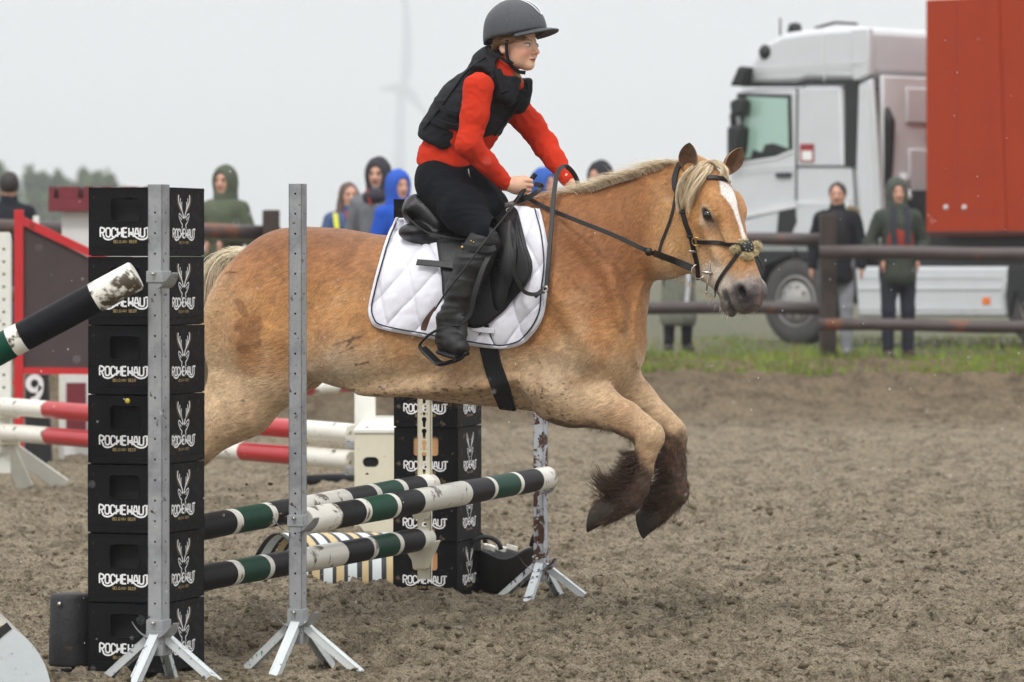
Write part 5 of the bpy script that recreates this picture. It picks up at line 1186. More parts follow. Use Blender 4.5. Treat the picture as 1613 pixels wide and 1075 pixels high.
# ---- reins, martingale strap
bh = W2H(bitc[None])[0] + [-.02, 0, .004]
def rein(name, P, wd, n=8): Pw = H2W(spline(P, n)); V, F = ribbon(Pw, np.repeat((-V3 + .15 * W3)[None], len(Pw), 0), wd, .0028); return mk(name, V, F, M_STRAP, bridle, smooth=40)
rein('rein', [h_(1090, 422, bh[1] - .01), h_(1062, 411, bh[1] - .03), h_(1021, 396, -.28), h_(965, 370, -.26), h_(907, 347, -.22), h_(865, 330, -.15), h_(840, 317, -.12), h_(826, 308, -.10)], .018)
rein('rein_end', [h_(1091, 423, bh[1] - .012), h_(1062, 411, bh[1] - .034), h_(1030, 399, -.288)], .027, 4)
mb = MB(); mb.lathe([(.012, -.012), (.018, -.006), (.018, .006), (.012, .012)], H2W(h_(1022, 397, -.285)), 10, M=np.stack([V3, W3, U3], 1)); mb.build('rein_stop', M_STRAP, bridle)
rein('rein', [h_(826, 308, -.10), h_(812, 318, -.12), h_(832, 311, -.15), h_(850, 299, -.15), h_(853, 293, -.12), h_(842, 290, -.11)], .020)
rein('rein', [h_(915, 308, .02), h_(908, 282, .0), h_(897, 266, -.03), h_(887, 263, -.07), h_(878, 274, -.11), h_(872, 310, -.17), h_(868, 360, -.24), h_(864, 410, -.29), h_(861, 450, -.315)], .020)
rein('martingale_strap', [h_(860, 452, -.325), h_(850, 461, -.33), h_(842, 468, -.335)], .018)
rein('martingale_strap', [h_(858, 459, -.33), h_(840, 464, -.345), h_(824, 458, -.36), h_(812, 436, -.37), h_(808, 405, -.37), h_(802, 372, -.34), h_(803, 348, -.30)], .016)
ring('strap_ring', H2W(h_(859, 456, -.34)), .010, .0022, -V3, M_STEEL, bridle)
print('rider', time.time() - T0)
# ================================================================ show jump
from mathutils.geometry import tessellate_polygon
def panel(outer, holes, org, ex, ey, ez, th):
    """flat plate with real holes, thickness th behind the front face (front normal = ez)"""
    loops = [outer] + holes; pts = [p for l_ in loops for p in l_]; tri = tessellate_polygon([[Vector((p[0], p[1], 0)) for p in l_] for l_ in loops])
    org, ex, ey, ez = [np.array(q, float) for q in (org, ex, ey, ez)]; n = len(pts)
    V = [org + p[0] * ex + p[1] * ey for p in pts] + [org + p[0] * ex + p[1] * ey - ez * th for p in pts]
    F = [tuple(t) for t in tri] + [tuple(n + i for i in t[::-1]) for t in tri]; k = 0
    for l_ in loops:
        m = len(l_); F += [(k + i, k + (i + 1) % m, n + k + (i + 1) % m, n + k + i) for i in range(m)]; k += m
    return V, F
def rrect(x0, y0, x1, y1, r, n=4):
    P = []
    for cx, cy, a0 in ((x1 - r, y1 - r, 0), (x0 + r, y1 - r, 90), (x0 + r, y0 + r, 180), (x1 - r, y0 + r, 270)):
        P += [(cx + r * math.cos(R(a0 + 90 * i / n)), cy + r * math.sin(R(a0 + 90 * i / n))) for i in range(n + 1)]
    return P
def circ(cx, cy, r, n=8): return [(cx + r * math.cos(2 * math.pi * i / n), cy + r * math.sin(2 * math.pi * i / n)) for i in range(n)]
M_CRATE = mat('black crate plastic', lin(15, 16, 19), .55, .2, 12, .35, 260, spec=.16, dirt=lin(96, 86, 70), dlo=.64, dhi=.80, dscale=30, rvar=.1)
M_CRATE2 = mat('muddy crate plastic', lin(15, 16, 18), .6, .2, 12, .35, 260, spec=.14, dirt=lin(118, 103, 82), dlo=.60, dhi=.70, dscale=26)
M_PRINT = mat('white print', lin(236, 236, 236), .55, .04, 60, dirt=lin(60, 58, 56), dlo=.68, dhi=.72, dscale=120)
M_GOLD = mat('gold print', lin(150, 128, 82), .5, .05)
M_INSIDE = mat('crate inside', lin(14, 14, 15), .8, .1)
M_WOOD = mat('plywood', lin(196, 150, 104), .7, .15, 10, .4, 90, stretch=(1, 6, 1))
GL = {  # strokes in a 0.8 x 1 box
 'R': [[(.1, 0), (.1, 1), (.45, 1), (.68, .9), (.7, .72), (.62, .55), (.4, .48), (.12, .48)], [(.38, .48), (.5, .2), (.66, -.02)]],
 'O': [[(.1, .25), (.1, .78), (.22, .97), (.4, 1), (.58, .97), (.7, .78), (.7, .22), (.58, .03), (.4, 0), (.22, .03), (.1, .25), (.1, .4)]],
 'C': [[(.7, .72), (.62, .93), (.4, 1), (.2, .95), (.1, .75), (.1, .25), (.2, .05), (.4, 0), (.62, .07), (.7, .25)]],
 'H': [[(.1, 0), (.1, 1)], [(.7, 0), (.7, 1)], [(.1, .48), (.7, .48)]], 'E': [[(.65, 1), (.12, 1)], [(.1, 1.08), (.1, -.08)], [(.12, 0), (.65, 0)], [(.12, .5), (.58, .5)]],
 'A': [[(.05, 0), (.3, 1), (.5, 1), (.75, 0)], [(.18, .35), (.62, .35)]], 'U': [[(.1, 1), (.1, .25), (.2, .04), (.4, 0), (.6, .04), (.7, .25), (.7, 1)]],
 'T': [[(.0, 1), (.8, 1)], [(.4, 1), (.4, 0)]], 'B': [[(.1, 0), (.1, 1), (.5, 1), (.65, .85), (.6, .6), (.4, .52), (.12, .52)], [(.4, .52), (.65, .42), (.7, .2), (.55, 0), (.1, 0)]],
 'L': [[(.1, 1), (.1, 0), (.65, 0)]], 'G': [[(.7, .8), (.5, 1), (.25, .97), (.1, .75), (.1, .25), (.25, .03), (.5, 0), (.7, .15), (.7, .45), (.45, .45)]],
 'I': [[(.4, 0), (.4, 1)]], 'N': [[(.1, 0), (.1, 1), (.7, 0), (.7, 1)]], '9': [[(.66, .62), (.5, .45), (.28, .45), (.12, .62), (.14, .86), (.32, 1), (.55, .97), (.68, .78), (.66, .4), (.5, .1), (.25, 0)]]}
def word(mb, text, x0, y0, w_, h_, sw, org, ex, ey, ez, lift=.0012):
    """letters from x0,y0 (baseline), overall width w_, cap height h_"""
    pit = w_ / (len(text) - .12)
    for i, ch in enumerate(text):
        for st in GL.get(ch, []):
            P = (np.array(st) - [.4, 0]) * [pit * 1.22, h_] + [x0 + (i + .44) * pit, y0]
            P = spline(P, 3) if len(P) > 4 and ch not in 'EHTNLI' else P
            if len(P) == 2: P = np.array([P[0], (P[0] + P[1]) / 2, P[1]])
            mb.stroke(P, sw, org, ex, ey, ez, lift + .00015 * (i % 2))
def brand(mb, x0, x1, yt, sc, org, ex, ey, ez):
    w_ = x1 - x0; h_ = .033 * sc; word(mb, 'ROCHEHAUT', x0, yt - h_, w_, h_, .0062 * (w_ / .205) ** .5, org, ex, ey, ez)
    k = w_ / .205
    mb.stroke(spline([(x0 + .014 * k, yt - h_ * .98), (x0 + .022 * k, yt - h_ * 1.22), (x0 + .036 * k, yt - h_ * 1.30), (x0 + .052 * k, yt - h_ * 1.15), (x0 + .066 * k, yt - h_ * .86), (x0 + .082 * k, yt - h_ * .62)], 5), .0062, org, ex, ey, ez, .0014)
    mb.stroke(spline([(x1 - .012 * k, yt - h_ * .2), (x1 - .012 * k, yt - h_ * .9), (x1 - .022 * k, yt - h_ * 1.22), (x1 - .040 * k, yt - h_ * 1.28), (x1 - .056 * k, yt - h_ * 1.10), (x1 - .070 * k, yt - h_ * .80), (x1 - .090 * k, yt - h_ * .62)], 5), .0062, org, ex, ey, ez, .0014)
CW, CL, CHt = .300, .400, .2575
def crate(name, label, group, M_, wood=False):
    """local frame: origin at the bottom centre, front face at y=-CL/2"""
    t = thing(name, (0, 0, 0), label, 'crate', group); t['_b'] = [0., 0., 0.]
    H = CHt - .003; W2, L2 = CW / 2, CL / 2; mb = MB(); X, Y, Z = np.eye(3)
    hole = rrect(-.0595, H - .125, .0595, H - .037, .014)
    lo_, hi_ = .005, H
    out = [(-W2 + .002, lo_), (W2 - .002, lo_), (W2 - .002, hi_), (-W2 + .002, hi_)]
    mb.add(*panel(out, [hole], (0, -L2, 0), X, Z, -Y, .004)); mb.add(*panel(out, [hole], (0, L2, 0), -X, Z, Y, .004))
    o2 = [(-L2 + .004, lo_), (L2 - .004, lo_), (L2 - .004, hi_), (-L2 + .004, hi_)]
    mb.add(*panel(o2, [], (W2, 0, 0), Y, Z, X, .004)); mb.add(*panel(o2, [], (-W2, 0, 0), -Y, Z, -X, .004))
    for sx in (-1, 1):
        for sy in (-1, 1): mb.box((sx * (W2 - .003), sy * (L2 - .003), (lo_ + hi_) / 2), (.0058, .0058, hi_ - lo_))
    shell = mb.build('shell', M_, t, smooth=False, bevel=.0012)
    mb = MB(); mb.box((0, 0, .009), (CW - .014, CL - .014, .018)); mb.box((0, -L2 + .0025, .024), (CW - .012, .006, .004)); mb.box((W2 - .0025, 0, .024), (.006, CL - .012, .004)); mb.build('foot', M_, t, smooth=False, bevel=.001)
    # ribs proud of the shell: lip at top, hole surround, ledge
    mb = MB(); mb.box((0, -L2 - .001, .033), (CW - .03, .003, .0035)); mb.box((W2 + .001, 0, .033), (.003, CL - .03, .0035)); mb.box((0, -L2 - .0005, H - .006), (CW - .006, .003, .004)); mb.box((W2 + .0005, 0, H - .006), (.003, CL - .006, .004)); mb.build('ledge', M_, t, smooth=False)
    mb = MB(); ri = rrect(-.0605, H - .126, .0605, H - .036, .015); P = [np.array([p[0], -L2 - .0008, p[1]]) for p in ri]; mb.tube(P + [P[0]], .0022, 6, cap=False); mb.build('handle', M_, t)
    if wood: mb = MB(); mb.box((0, -L2 + .012, H - .080), (.17, .010, .12)); mb.build('wooden_board', M_WOOD, t, smooth=False)
    mb = MB(); mb.box((0, 0, .12), (CW - .10, CL - .10, .18))
    mb.build('compartments', M_INSIDE, t, smooth=False)
    mb = MB(); brand(mb, -.103, .102, H - .150, 1, (0, -L2, 0), X, Z, -Y); wm = mb.build('wordmark', M_PRINT, t, smooth=False)
    mb = MB(); word(mb, 'BELGIAN BEER', -.048, H - .2055, .094, .0098, .0022, (0, -L2, 0), X, Z, -Y); mb.build('small_print', M_GOLD, t, smooth=False)
    mb = MB(); brand(mb, -.108, .108, H - .154, .95, (W2, 0, 0), Y, Z, X); mb.build('wordmark', M_PRINT, t, smooth=False)
    mb = MB(); word(mb, 'BELGIAN BEER', -.048, H - .208, .096, .0085, .0020, (W2, 0, 0), Y, Z, X); mb.build('small_print', M_GOLD, t, smooth=False)
    # stag emblem: antlers, ears, face lines
    mb = MB(); st = lambda P, w_: mb.stroke(spline([(p[0] * s_, H - p[1]) for p in P], 4), w_, (W2, 0, 0), Y, Z, X, .0012)
    for s_ in (-1, 1):
        st([(.004, .112), (.016, .090), (.040, .066), (.052, .050), (.054, .036), (.050, .026)], .0075)
        st([(.028, .078), (.036, .060), (.037, .046), (.035, .038)], .0055); st([(.016, .092), (.023, .074), (.024, .060), (.022, .052)], .0055)
        st([(.006, .114), (.014, .108)], .006); st([(.018, .110), (.032, .100), (.046, .096), (.048, .106), (.040, .118), (.028, .130), (.016, .136)], .0045); st([(.022, .120), (.034, .112), (.038, .108)], .004)
        st([(.016, .134), (.020, .152)], .006)
    st2 = [(-.004, .137), (.0, .139), (.004, .137)]; mb.build('stag_emblem', M_PRINT, t, smooth=False)
    mb = MB()
    for s_ in (-1, 1): mb.stroke(spline([(p[0] * s_, H - p[1]) for p in [(.030, .088), (.054, .068), (.066, .046), (.064, .026)]], 4), .0025, (W2, 0, 0), Y, Z, X, .0010)
    mb.build('gold_outline', M_GOLD, t, smooth=False)
    return t
def stack(corner_px, D, rz, n, names, M_, woods, jitter, grp):
    c = at(corner_px, 400, D); Rz = np.array(Matrix.Rotation(rz, 3, 'Z')); ctr = c - Rz @ np.array([CW / 2, -CL / 2, 0]); a = crate('beer_crate', names[0], grp, M_); bb = crate('beer_crate', 'x', grp, M_, True) if any(woods) else None
    usedA = usedB = False
    for i in range(n):
        src = bb if woods[i] else a; first = not (usedB if woods[i] else usedA)
        o = src if first else copy_tree(src)
        if woods[i]: usedB = True
        else: usedA = True
        o.location = (ctr[0] + random.uniform(-jitter, jitter), ctr[1] + random.uniform(-jitter, jitter), i * CHt - .004); o.rotation_euler.z = rz + R(random.uniform(-.5, .5)); o['label'] = names[i]
    return ctr
ordn = ['bottom', 'second from the bottom', 'third from the bottom', 'middle', 'third from the top', 'second from the top', 'topmost']
L1 = [f'black beer crate, {q} of the tall stack at left front' if q != 'second from the bottom' else 'black beer crate second from the bottom of the left front stack' for q in ordn]
L2_ = [f'black beer crate, {q} of the stack behind the jump under the saddle' for q in ordn]
L1[3] = 'black beer crate with a small yellow sticker, middle of the left front stack'
L2_[0] = 'mud-splashed black beer crate with boarded handle, bottom of the rear stack'
S1C = stack(255.6, 16.45, R(-19), 7, L1, M_CRATE, [0] * 7, .0015, 'beer crates stacked at the left front')
S2C = stack(720.9, 19.95, R(-15), 7, L2_, M_CRATE2, [1, 0, 1, 0, 0, 0, 0], .002, 'beer crates stacked behind the jump')
# yellow sticker on the fourth crate... placed on its face
Rz = np.array(Matrix.Rotation(R(-19), 3, 'Z')); fc = S1C + Rz @ np.array([.02, -CL / 2 - .003, 0]); fc[2] = 3 * CHt - .004 + CHt - .022
cr3 = [o for o in SC.objects if o.parent is None and o.get('label') == L1[3]][0]
mb = MB(); mb.lathe([(.0001, .0008), (.010, .0008), (.010, 0)], (.012, -CL / 2 - .001, CHt - .022), 12, M=np.stack([[1, 0, 0], [0, 0, 1], [0, -1, 0]], 1)); mb.build('sticker', mat('yellow sticker', lin(220, 200, 60), .5), cr3, base=(0, 0, 0))

# ---- metal stands
M_GALV = mat('grey painted steel', lin(150, 152, 154), .45, .12, 8, .4, 140, col2=lin(128, 130, 134), c2s=5, dirt=lin(66, 46, 36), dlo=.63, dhi=.66, dscale=26, spec=.5)
M_GALV2 = mat('rusty grey paint', lin(176, 180, 186), .5, .1, 8, .6, 140, dirt=lin(78, 50, 38), dlo=.49, dhi=.53, dscale=17, spec=.4)
M_WHLEG = mat('chipped white leg paint', lin(206, 212, 214), .45, .08, 10, .5, 120, dirt=lin(50, 60, 78), dlo=.60, dhi=.63, dscale=30)
M_WHLEGG = mat('chipped white and green paint', lin(210, 216, 216), .45, .08, 10, .5, 120, dirt=lin(40, 130, 96), dlo=.62, dhi=.64, dscale=22)
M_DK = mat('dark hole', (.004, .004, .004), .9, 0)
def upright(label, pxx, D, top_py, M_, Ml, tips, cups, rz=R(-19), wd=.052, holes='front'):
    c = at(pxx, 400, D); c[2] = 0; ztop = CAM_H - (top_py - 400) * D / FOC; t = thing('jump_stand', c, label, 'jump stand', 'metal jump stands of the front jump')
    Rz = np.array(Matrix.Rotation(rz, 3, 'Z')); X, Y, Z = Rz @ [1, 0, 0], Rz @ [0, 1, 0], np.array([0, 0, 1.]); z0 = .15; Hh_ = ztop - z0; w2 = wd / 2
    mb = MB(); hz = np.arange(z0 + .05, ztop - .03, .075)
    hl = [circ(.0 if holes == 'front' else 0, z, .0045) for z in hz]
    o_ = [(-w2, z0), (w2, z0), (w2, ztop), (-w2, ztop)]
    mb.add(*panel(o_, hl if holes == 'front' else [], c - Y * w2, X, Z, -Y, .003)); mb.add(*panel(o_, hl, c + X * w2, Y, Z, X, .003)); mb.add(*panel(o_, [], c + Y * w2, -X, Z, Y, .003)); mb.add(*panel(o_, [], c - X * w2, -Y, Z, -X, .003))
    mb.build('post', M_, t, smooth=False)
    mb = MB(); mb.box(c + Z * (ztop + z0) / 2, (wd - .012, wd - .012, ztop - z0 - .004), rz=rz); mb.build('post_hollow_shade', M_DK, t, smooth=False)  # black fill standing in for the dark hollow seen through the holes
    mb = MB(); mb.box(c + Z * (z0 - .02), (wd + .012, wd + .012, .09), rz=rz); 
    mb.build('socket', M_, t, smooth=False, bevel=.002)
    for (px, py) in tips:
        Dt = 1.55 * FOC / (py - 400); e = at(px, py, Dt); e[2] = -.01; d = (e - c); d[2] = 0; d /= np.linalg.norm(d); s = c + d * .02 + Z * .175
        g = np.cross(d, Z); mb = MB(); mb.bar(s, e, .036, .005, up=Z); 
        mb.bar(s + g * .0155 - Z * .016, e + g * .0155 - Z * .010, .005, .030, up=Z); mb.bar(s - g * .0155 - Z * .016, e - g * .0155 - Z * .010, .005, .030, up=Z)
        mb.build('leg', Ml, t, smooth=False, bevel=.001)
    for (py, kind) in cups:
        z = CAM_H - (py - 400) * D / FOC
        mb = MB(); mb.box(c + Z * z, (wd + .010, wd + .010, .042), rz=rz); b1 = mb.build('bracket', M_, t, smooth=False, bevel=.002)
        # curved cup blades
        for dr, ln_ in ((X, .07), (-X, .055)) if kind == 2 else ((X, .065),):
            P = [c + Z * (z - .03) + dr * (w2 + q * ln_) + Z * (.055 * q * q - .012) - Y * (.02 + .03 * q) for q in np.linspace(0, 1, 7)]
            V, F = ribbon(P, np.repeat(Z[None], 7, 0), [.055, .056, .056, .054, .05, .042, .03], .0025); mk('cup', V, F, M_, b1, smooth=40)
        mb = MB(); mb.tube([c + Z * (z + .01) - Y * w2, c + Z * (z + .01) - Y * (w2 + .022)], .006, 8); mb.build('pin', M_STEEL, b1)
    return t, c, X, Y
sA1 = upright('grey perforated jump stand before the pony flank, green chips on its foot', 469, 16.7, 290, M_GALV, M_WHLEGG, [(391, 1045), (430, 1061), (520, 1041), (568, 1053)], [(820, 2), (968, 2)])
sA2 = upright('rust-flaked metal jump stand under the pony chest beside the black tub', 851.5, 19.84, 620, M_GALV2, M_WHLEG, [(782, 941), (826, 957), (886, 942), (942, 949)], [(762, 1), (883, 2)], rz=R(-25), wd=.048)
sB1 = upright('grey metal jump stand in front of the tall crate stack, slanting pole on its cup', 250, 16.22, 291, M_GALV, M_WHLEG, [(165, 1063), (208, 1076), (272, 1062), (350, 1073)], [(436, 1), (985, 2)], rz=R(-24), wd=.058)
# plates of the lower bracket of the left stand
# ---- poles
M_PW = mat('white pole paint', lin(226, 223, 212), .35, .05, 6, .3, 60, dirt=lin(96, 84, 66), dlo=.58, dhi=.63, dscale=11)
M_PB = mat('black pole paint', lin(16, 17, 22), .5, .2, 8, .4, 60, dirt=lin(86, 78, 64), dlo=.66, dhi=.76, dscale=16, coat=.0, spec=.14)
M_PG = mat('green pole paint', lin(10, 62, 46), .5, .15, 8, .4, 60, dirt=lin(90, 90, 72), dlo=.66, dhi=.78, dscale=14, coat=.0, spec=.14)
M_PR = mat('red pole paint', lin(176, 28, 34), .35, .08, 8, .2, 60, dirt=lin(70, 30, 30), dlo=.66, dhi=.74, dscale=12, coat=.2)
PM = {'W': M_PW, 'B': M_PB, 'G': M_PG, 'R': M_PR, 'Y': M_PW}
def pole(name, label, a, b, r, bands, group, cat='pole', n=28):
    """bands: (t end, colour key)"""
    a, b = np.array(a), np.array(b); t = thing(name, a, label, cat, group); d = b - a; L_ = np.linalg.norm(d); keys = sorted(set(k for _, k in bands)); idx = {k: i for i, k in enumerate(keys)}
    u = d / L_; s = np.cross(u, [0, 0, 1]); s /= np.linalg.norm(s); q = np.cross(s, u)
    ts = [(-.002, .80), (0, .93), (.003, 1)]; prev = 0; mi = []; st = [0.003 / 1]
    rings_ = [(0, .001, bands[0][1]), (0, r * .90, bands[0][1]), (.006 / L_, r, bands[0][1])]; prev = .006 / L_
    for te, k in bands:
        m = max(1, int((te - prev) * L_ / .08))
        for i in range(1, m + 1): rings_.append((prev + (te - prev) * i / m, r, k))
        prev = te
    rings_[-1] = (1 - .006 / L_, r, bands[-1][1]); rings_ += [(1, r * .9, bands[-1][1]), (1, .001, bands[-1][1])]
    V = []; F = []; mi = []
    for tt, rr, k in rings_:
        c = a + d * tt; wob = r * .012 * math.sin(tt * 23)
        for j in range(n): an = 2 * math.pi * j / n; V.append(c + (rr + wob * (rr > .01)) * (math.cos(an) * s + math.sin(an) * q))
    for i in range(len(rings_) - 1):
        for j in range(n): F.append((i * n + j, i * n + (j + 1) % n, (i + 1) * n + (j + 1) % n, (i + 1) * n + j)); mi.append(idx[rings_[i + 1][2]])
    o = mk('shaft', V, F, [PM[k] for k in keys], t, smooth=45); o.data.polygons.foreach_set('material_index', np.array(mi, np.int32)); return t
def tx(a, b, px):
    """parameter along a-b where it crosses column px"""
    k = (px - CX) / FOC; return float((k * a[1] - a[0]) / ((b[0] - a[0]) - k * (b[1] - a[1])))
def bands_px(a, b, L_): return [(tx(a, b, x), k) for x, k in L_] + [(1.0, 'W')]
G_ = 'striped poles of the front jump'
offA = np.array([.0, -.075, 0])
a = at(476, 822, 16.80); b = at(862, 753, 19.75)
pole('jump_pole', 'nearest striped pole of the front jump, green black and white, highest on the right stand', a, b, .051, bands_px(a, b, [(521, 'W'), (559, 'B'), (568, 'W'), (608, 'G'), (614, 'W'), (652, 'B'), (727, 'W'), (763, 'B'), (768, 'W'), (804, 'G'), (809, 'W'), (840, 'B')]), G_)
a = at(268, 840, 16.98); b = at(678, 764, 19.66)
pole('jump_pole', 'upper rear striped pole of the front jump, ending against the rear crate stack', a, b, .051, bands_px(a, b, [(285, 'W'), (356, 'B'), (366, 'W'), (412, 'G'), (420, 'W'), (460, 'B'), (539, 'W'), (578, 'B'), (586, 'W'), (620, 'G'), (627, 'W'), (657, 'B')]), G_)
a = at(268, 920, 17.0); b = at(671, 848, 19.66)
pole('jump_pole', 'muddy lower rear striped pole of the front jump, nearest the ground', a, b, .051, bands_px(a, b, [(285, 'W'), (357, 'B'), (367, 'W'), (408, 'G'), (415, 'W'), (456, 'B'), (532, 'W'), (573, 'B'), (580, 'W'), (614, 'G'), (620, 'W'), (654, 'B')]), G_)
a = at(215, 434, 16.12); b = at(-760, 960, 16.3)
PM['W'] = mat('mud-caked white pole paint', lin(226, 223, 212), .45, .05, 6, .3, 60, dirt=lin(74, 64, 48), dlo=.53, dhi=.56, dscale=6)
pole('jump_pole', 'slanting striped pole at the left edge, mud-caked white end on a stand cup', a, b, .056, [(tx(a, b, 150), 'W'), (tx(a, b, 36), 'B'), (tx(a, b, 18), 'W'), (tx(a, b, -90), 'G'), (tx(a, b, -105), 'W'), (tx(a, b, -220), 'B'), (tx(a, b, -420), 'W'), (tx(a, b, -520), 'B'), (tx(a, b, -640), 'G'), (tx(a, b, -700), 'B'), (1, 'W')], G_)
PM['W'] = M_PW
# ---- keyhole track on the rear stack with two cups
M_IVORY = mat('ivory plastic', lin(214, 208, 186), .5, .05, 10, .2, 100, dirt=lin(130, 110, 84), dlo=.66, dhi=.76, dscale=20)
D0 = 19.62; kt = thing('keyhole_track', at(667, 912, D0), 'ivory keyhole strip with pole cups fixed upright to the rear crate stack', 'jump track')
Rz = np.array(Matrix.Rotation(R(-15), 3, 'Z')); X, Y, Z = Rz @ [1, 0, 0], Rz @ [0, 1, 0], np.array([0, 0, 1.]); base = at(668, 912, D0); zt = 1.05 + .5
def keyhole(z): return [(.012 * math.cos(R(q)), z + .012 * math.sin(R(q))) for q in range(-50, 231, 35)] + [(-.0065, z - .030), (-.004, z - .034), (.004, z - .034), (.0065, z - .030)]
zs = np.arange(.085, 1.35, .0515); hol = [keyhole(z) for z in zs] + [circ(sx * .013, z + .026 * 0 + .024, .0035, 6) for k, z in enumerate(zs[:-1]) if k % 3 == 0 for sx in (-1, 1)]
pn = [(-.031, 0), (.031, 0), (.031, 1.40), (-.031, 1.40)]
mb = MB(); mb.add(*panel(pn, hol, base, X, Z, -Y, .004)); mb.box(base + X * .029 + Y * .012 + Z * .7, (.004, .024, 1.4), rz=R(-15)); mb.box(base - X * .029 + Y * .012 + Z * .7, (.004, .024, 1.4), rz=R(-15)); mb.build('track', M_IVORY, kt, smooth=False)
for py in (790, 868):
    z = CAM_H - (py - 400) * D0 / FOC; cc = base.copy(); cc[2] = z; V = []; 
    pts = [[(-.030, -.055), (.030, -.055), (.034, -.02), (.05, .02), (.078, .055)], [(-.030, -.055), (-.034, -.02), (-.05, .012), (-.072, .02)]]
    outl = [(-.026, -.075), (.026, -.075), (.036, -.035), (.058, .0), (.078, .048), (.070, .050), (.048, .022), (.0, .006), (-.048, .014), (-.072, .016), (-.050, -.012), (-.034, -.035)]
    mb = MB(); mb.prism(outl, cc - Y * .085, X, Z, Y, .082); mb.build('cup', M_IVORY, kt, smooth=30, bevel=.003)
# ---- black tub behind the right stand
M_RUB = mat('black rubber', lin(26, 26, 28), .55, .2, 20, .5, 160, dirt=lin(90, 80, 64), dlo=.68, dhi=.8, dscale=20)
tub = thing('flexible_tub', at(796, 940, 20.35) * [1, 1, 0], 'black flexible tub with two handles and white pieces inside, under the right stand', 'tub')
c = at(796, 940, 20.35); c[2] = 0; mb = MB(); mb.lathe([(.001, .004), (.118, .004), (.150, .19), (.158, .205), (.150, .207), (.142, .19), (.110, .02), (.001, .018)], c, 36)
for i_, v_ in enumerate(mb.v):
    t_ = math.atan2(v_[1] - c[1], v_[0] - c[0]); k_ = (max(v_[2], 0) / .2) ** 2; mb.v[i_] = (v_[0] + .015 * k_ * math.cos(t_), v_[1], v_[2] + k_ * (.022 * math.cos(2 * t_ + .3) + .012 * math.sin(5 * t_) - .008))
mb.build('bucket', M_RUB, tub)
for sx, ph in ((-1, 2.6), (1, .25)):
    P = []; a0 = ph
    for q in np.linspace(-1, 1, 13): an = a0 + q * .42; P.append(c + np.array([.152 * math.cos(an), .152 * math.sin(an), .205 + .062 * (1 - q * q) ** .6]))
    mb = MB(); mb.tube(P, .011, 8); mb.build('handle', M_RUB, tub)
P = [c + np.array([-.09 + .07 * math.cos(q), -.135 + .05 * math.sin(q) * 0 - .02, .205 + .058 * math.sin(q)]) for q in np.linspace(0, math.pi, 12)]; mb = MB(); mb.tube(P, .011, 8); mb.build('handle', M_RUB, tub)
mb = MB()
for (dx, dy) in ((-.06, -.05), (-.02, -.07), (.03, -.02), (-.08, .0)): mb.box(c + [dx, dy, .205], (.05, .03, .025), rz=dx * 9, ry=.3)
mb.build('white_piece', M_PW, tub, smooth=False, bevel=.004)
# ---- black rubber block behind the left stack, striped fillers
blk = thing('rubber_block', at(107, 1050, 16.75) * [1, 1, 0], 'scuffed black rubber drum standing just left of the tall crate stack', 'block')
c = at(112, 1050, 16.75); c[2] = 0; mb = MB(); mb.lathe([(.001, 0), (.082, 0), (.085, .01), (.079, .255), (.074, .268), (.02, .270), (.001, .270)], c, 32); mb.build('drum', mat('scuffed rubber', lin(38, 38, 40), .65, .3, 16, 1, 60, dirt=lin(104, 94, 74), dlo=.62, dhi=.72, dscale=22), blk)
mb = MB(); mb.tube([c + [-.034, -.070, .235], c + [-.036, -.082, .236]], .009, 10); mb.build('bolt', M_STEEL, blk)
M_STB = mat('pale blue white plastic', lin(206, 214, 216), .45, .05, 8, .2, 80, dirt=lin(120, 116, 104), dlo=.64, dhi=.7, dscale=24); M_STT = mat('tan plastic', lin(196, 174, 128), .5, .06, 8, .2, 80); M_STK = mat('black plastic paint', lin(36, 38, 42), .5, .1)
def filler(label, c, yaw, rad, ln_, skew, seq, group='striped half-round fillers', cap=True, off=0):
    """half round plastic filler, axis along local x, stripes skewed round it"""
    c = np.array(c, float); t = thing('striped_filler', c, label, 'jump filler', group); X = np.array([math.cos(yaw), math.sin(yaw), 0]); Y = np.array([-math.sin(yaw), math.cos(yaw), 0]); Z = np.array([0, 0, 1.])
    ms = [M_STB, M_STK, M_STT]; n, na = int(ln_ / .006), 26; V = []; F = []; mi = []
    for i in range(n + 1):
        x = (i / n - .5) * ln_
        for j in range(na + 1):
            an = math.pi * j / na; rr = rad; xx = x + skew * max(0, an / math.pi - .25)
            V.append(c + X * xx - Y * rr * math.cos(an) * 1.0 + Z * rr * math.sin(an) * 1.12)
    tot = sum(s_[0] for s_ in seq)
    for i in range(n):
        for j in range(na):
            x = ((i + .5) / n - .5) * ln_ + off; q = (x % tot); k = 0
            for wd_, m_ in seq:
                if q < wd_: k = m_; break
                q -= wd_
            a = i * (na + 1) + j; F.append((a, a + na + 1, a + na + 2, a + 1)); mi.append(k)
    o = mk('shell', V, F, ms, t, smooth=50); o.data.polygons.foreach_set('material_index', np.array(mi, np.int32)); md = o.modifiers.new('s', 'SOLIDIFY'); md.thickness = .006
    if cap:
        for e in (-1, 1):
            P = [c + X * e * (ln_ / 2) - Y * rad * math.cos(q) + Z * rad * 1.12 * math.sin(q) for q in np.linspace(0, math.pi, 27)]
            mb = MB(); m0 = len(P); mid = c + X * e * (ln_ / 2 + .004); mb.add(P + [p + X * e * .010 for p in P], [tuple(range(m0)), tuple(range(2 * m0 - 1, m0 - 1, -1))] + [(i, i + 1, m0 + i + 1, m0 + i) for i in range(m0 - 1)]); mb.build('end_cap', M_STB, t, smooth=False)
    return t
q = at(585, 915, 20.9); q[2] = -.01
filler('curved filler with black, tan and pale stripes under the lower rear pole', q + [0, .12, 0], R(3), .215, .74, -.32, [(.042, 0), (.020, 1), (.034, 2), (.020, 1)])
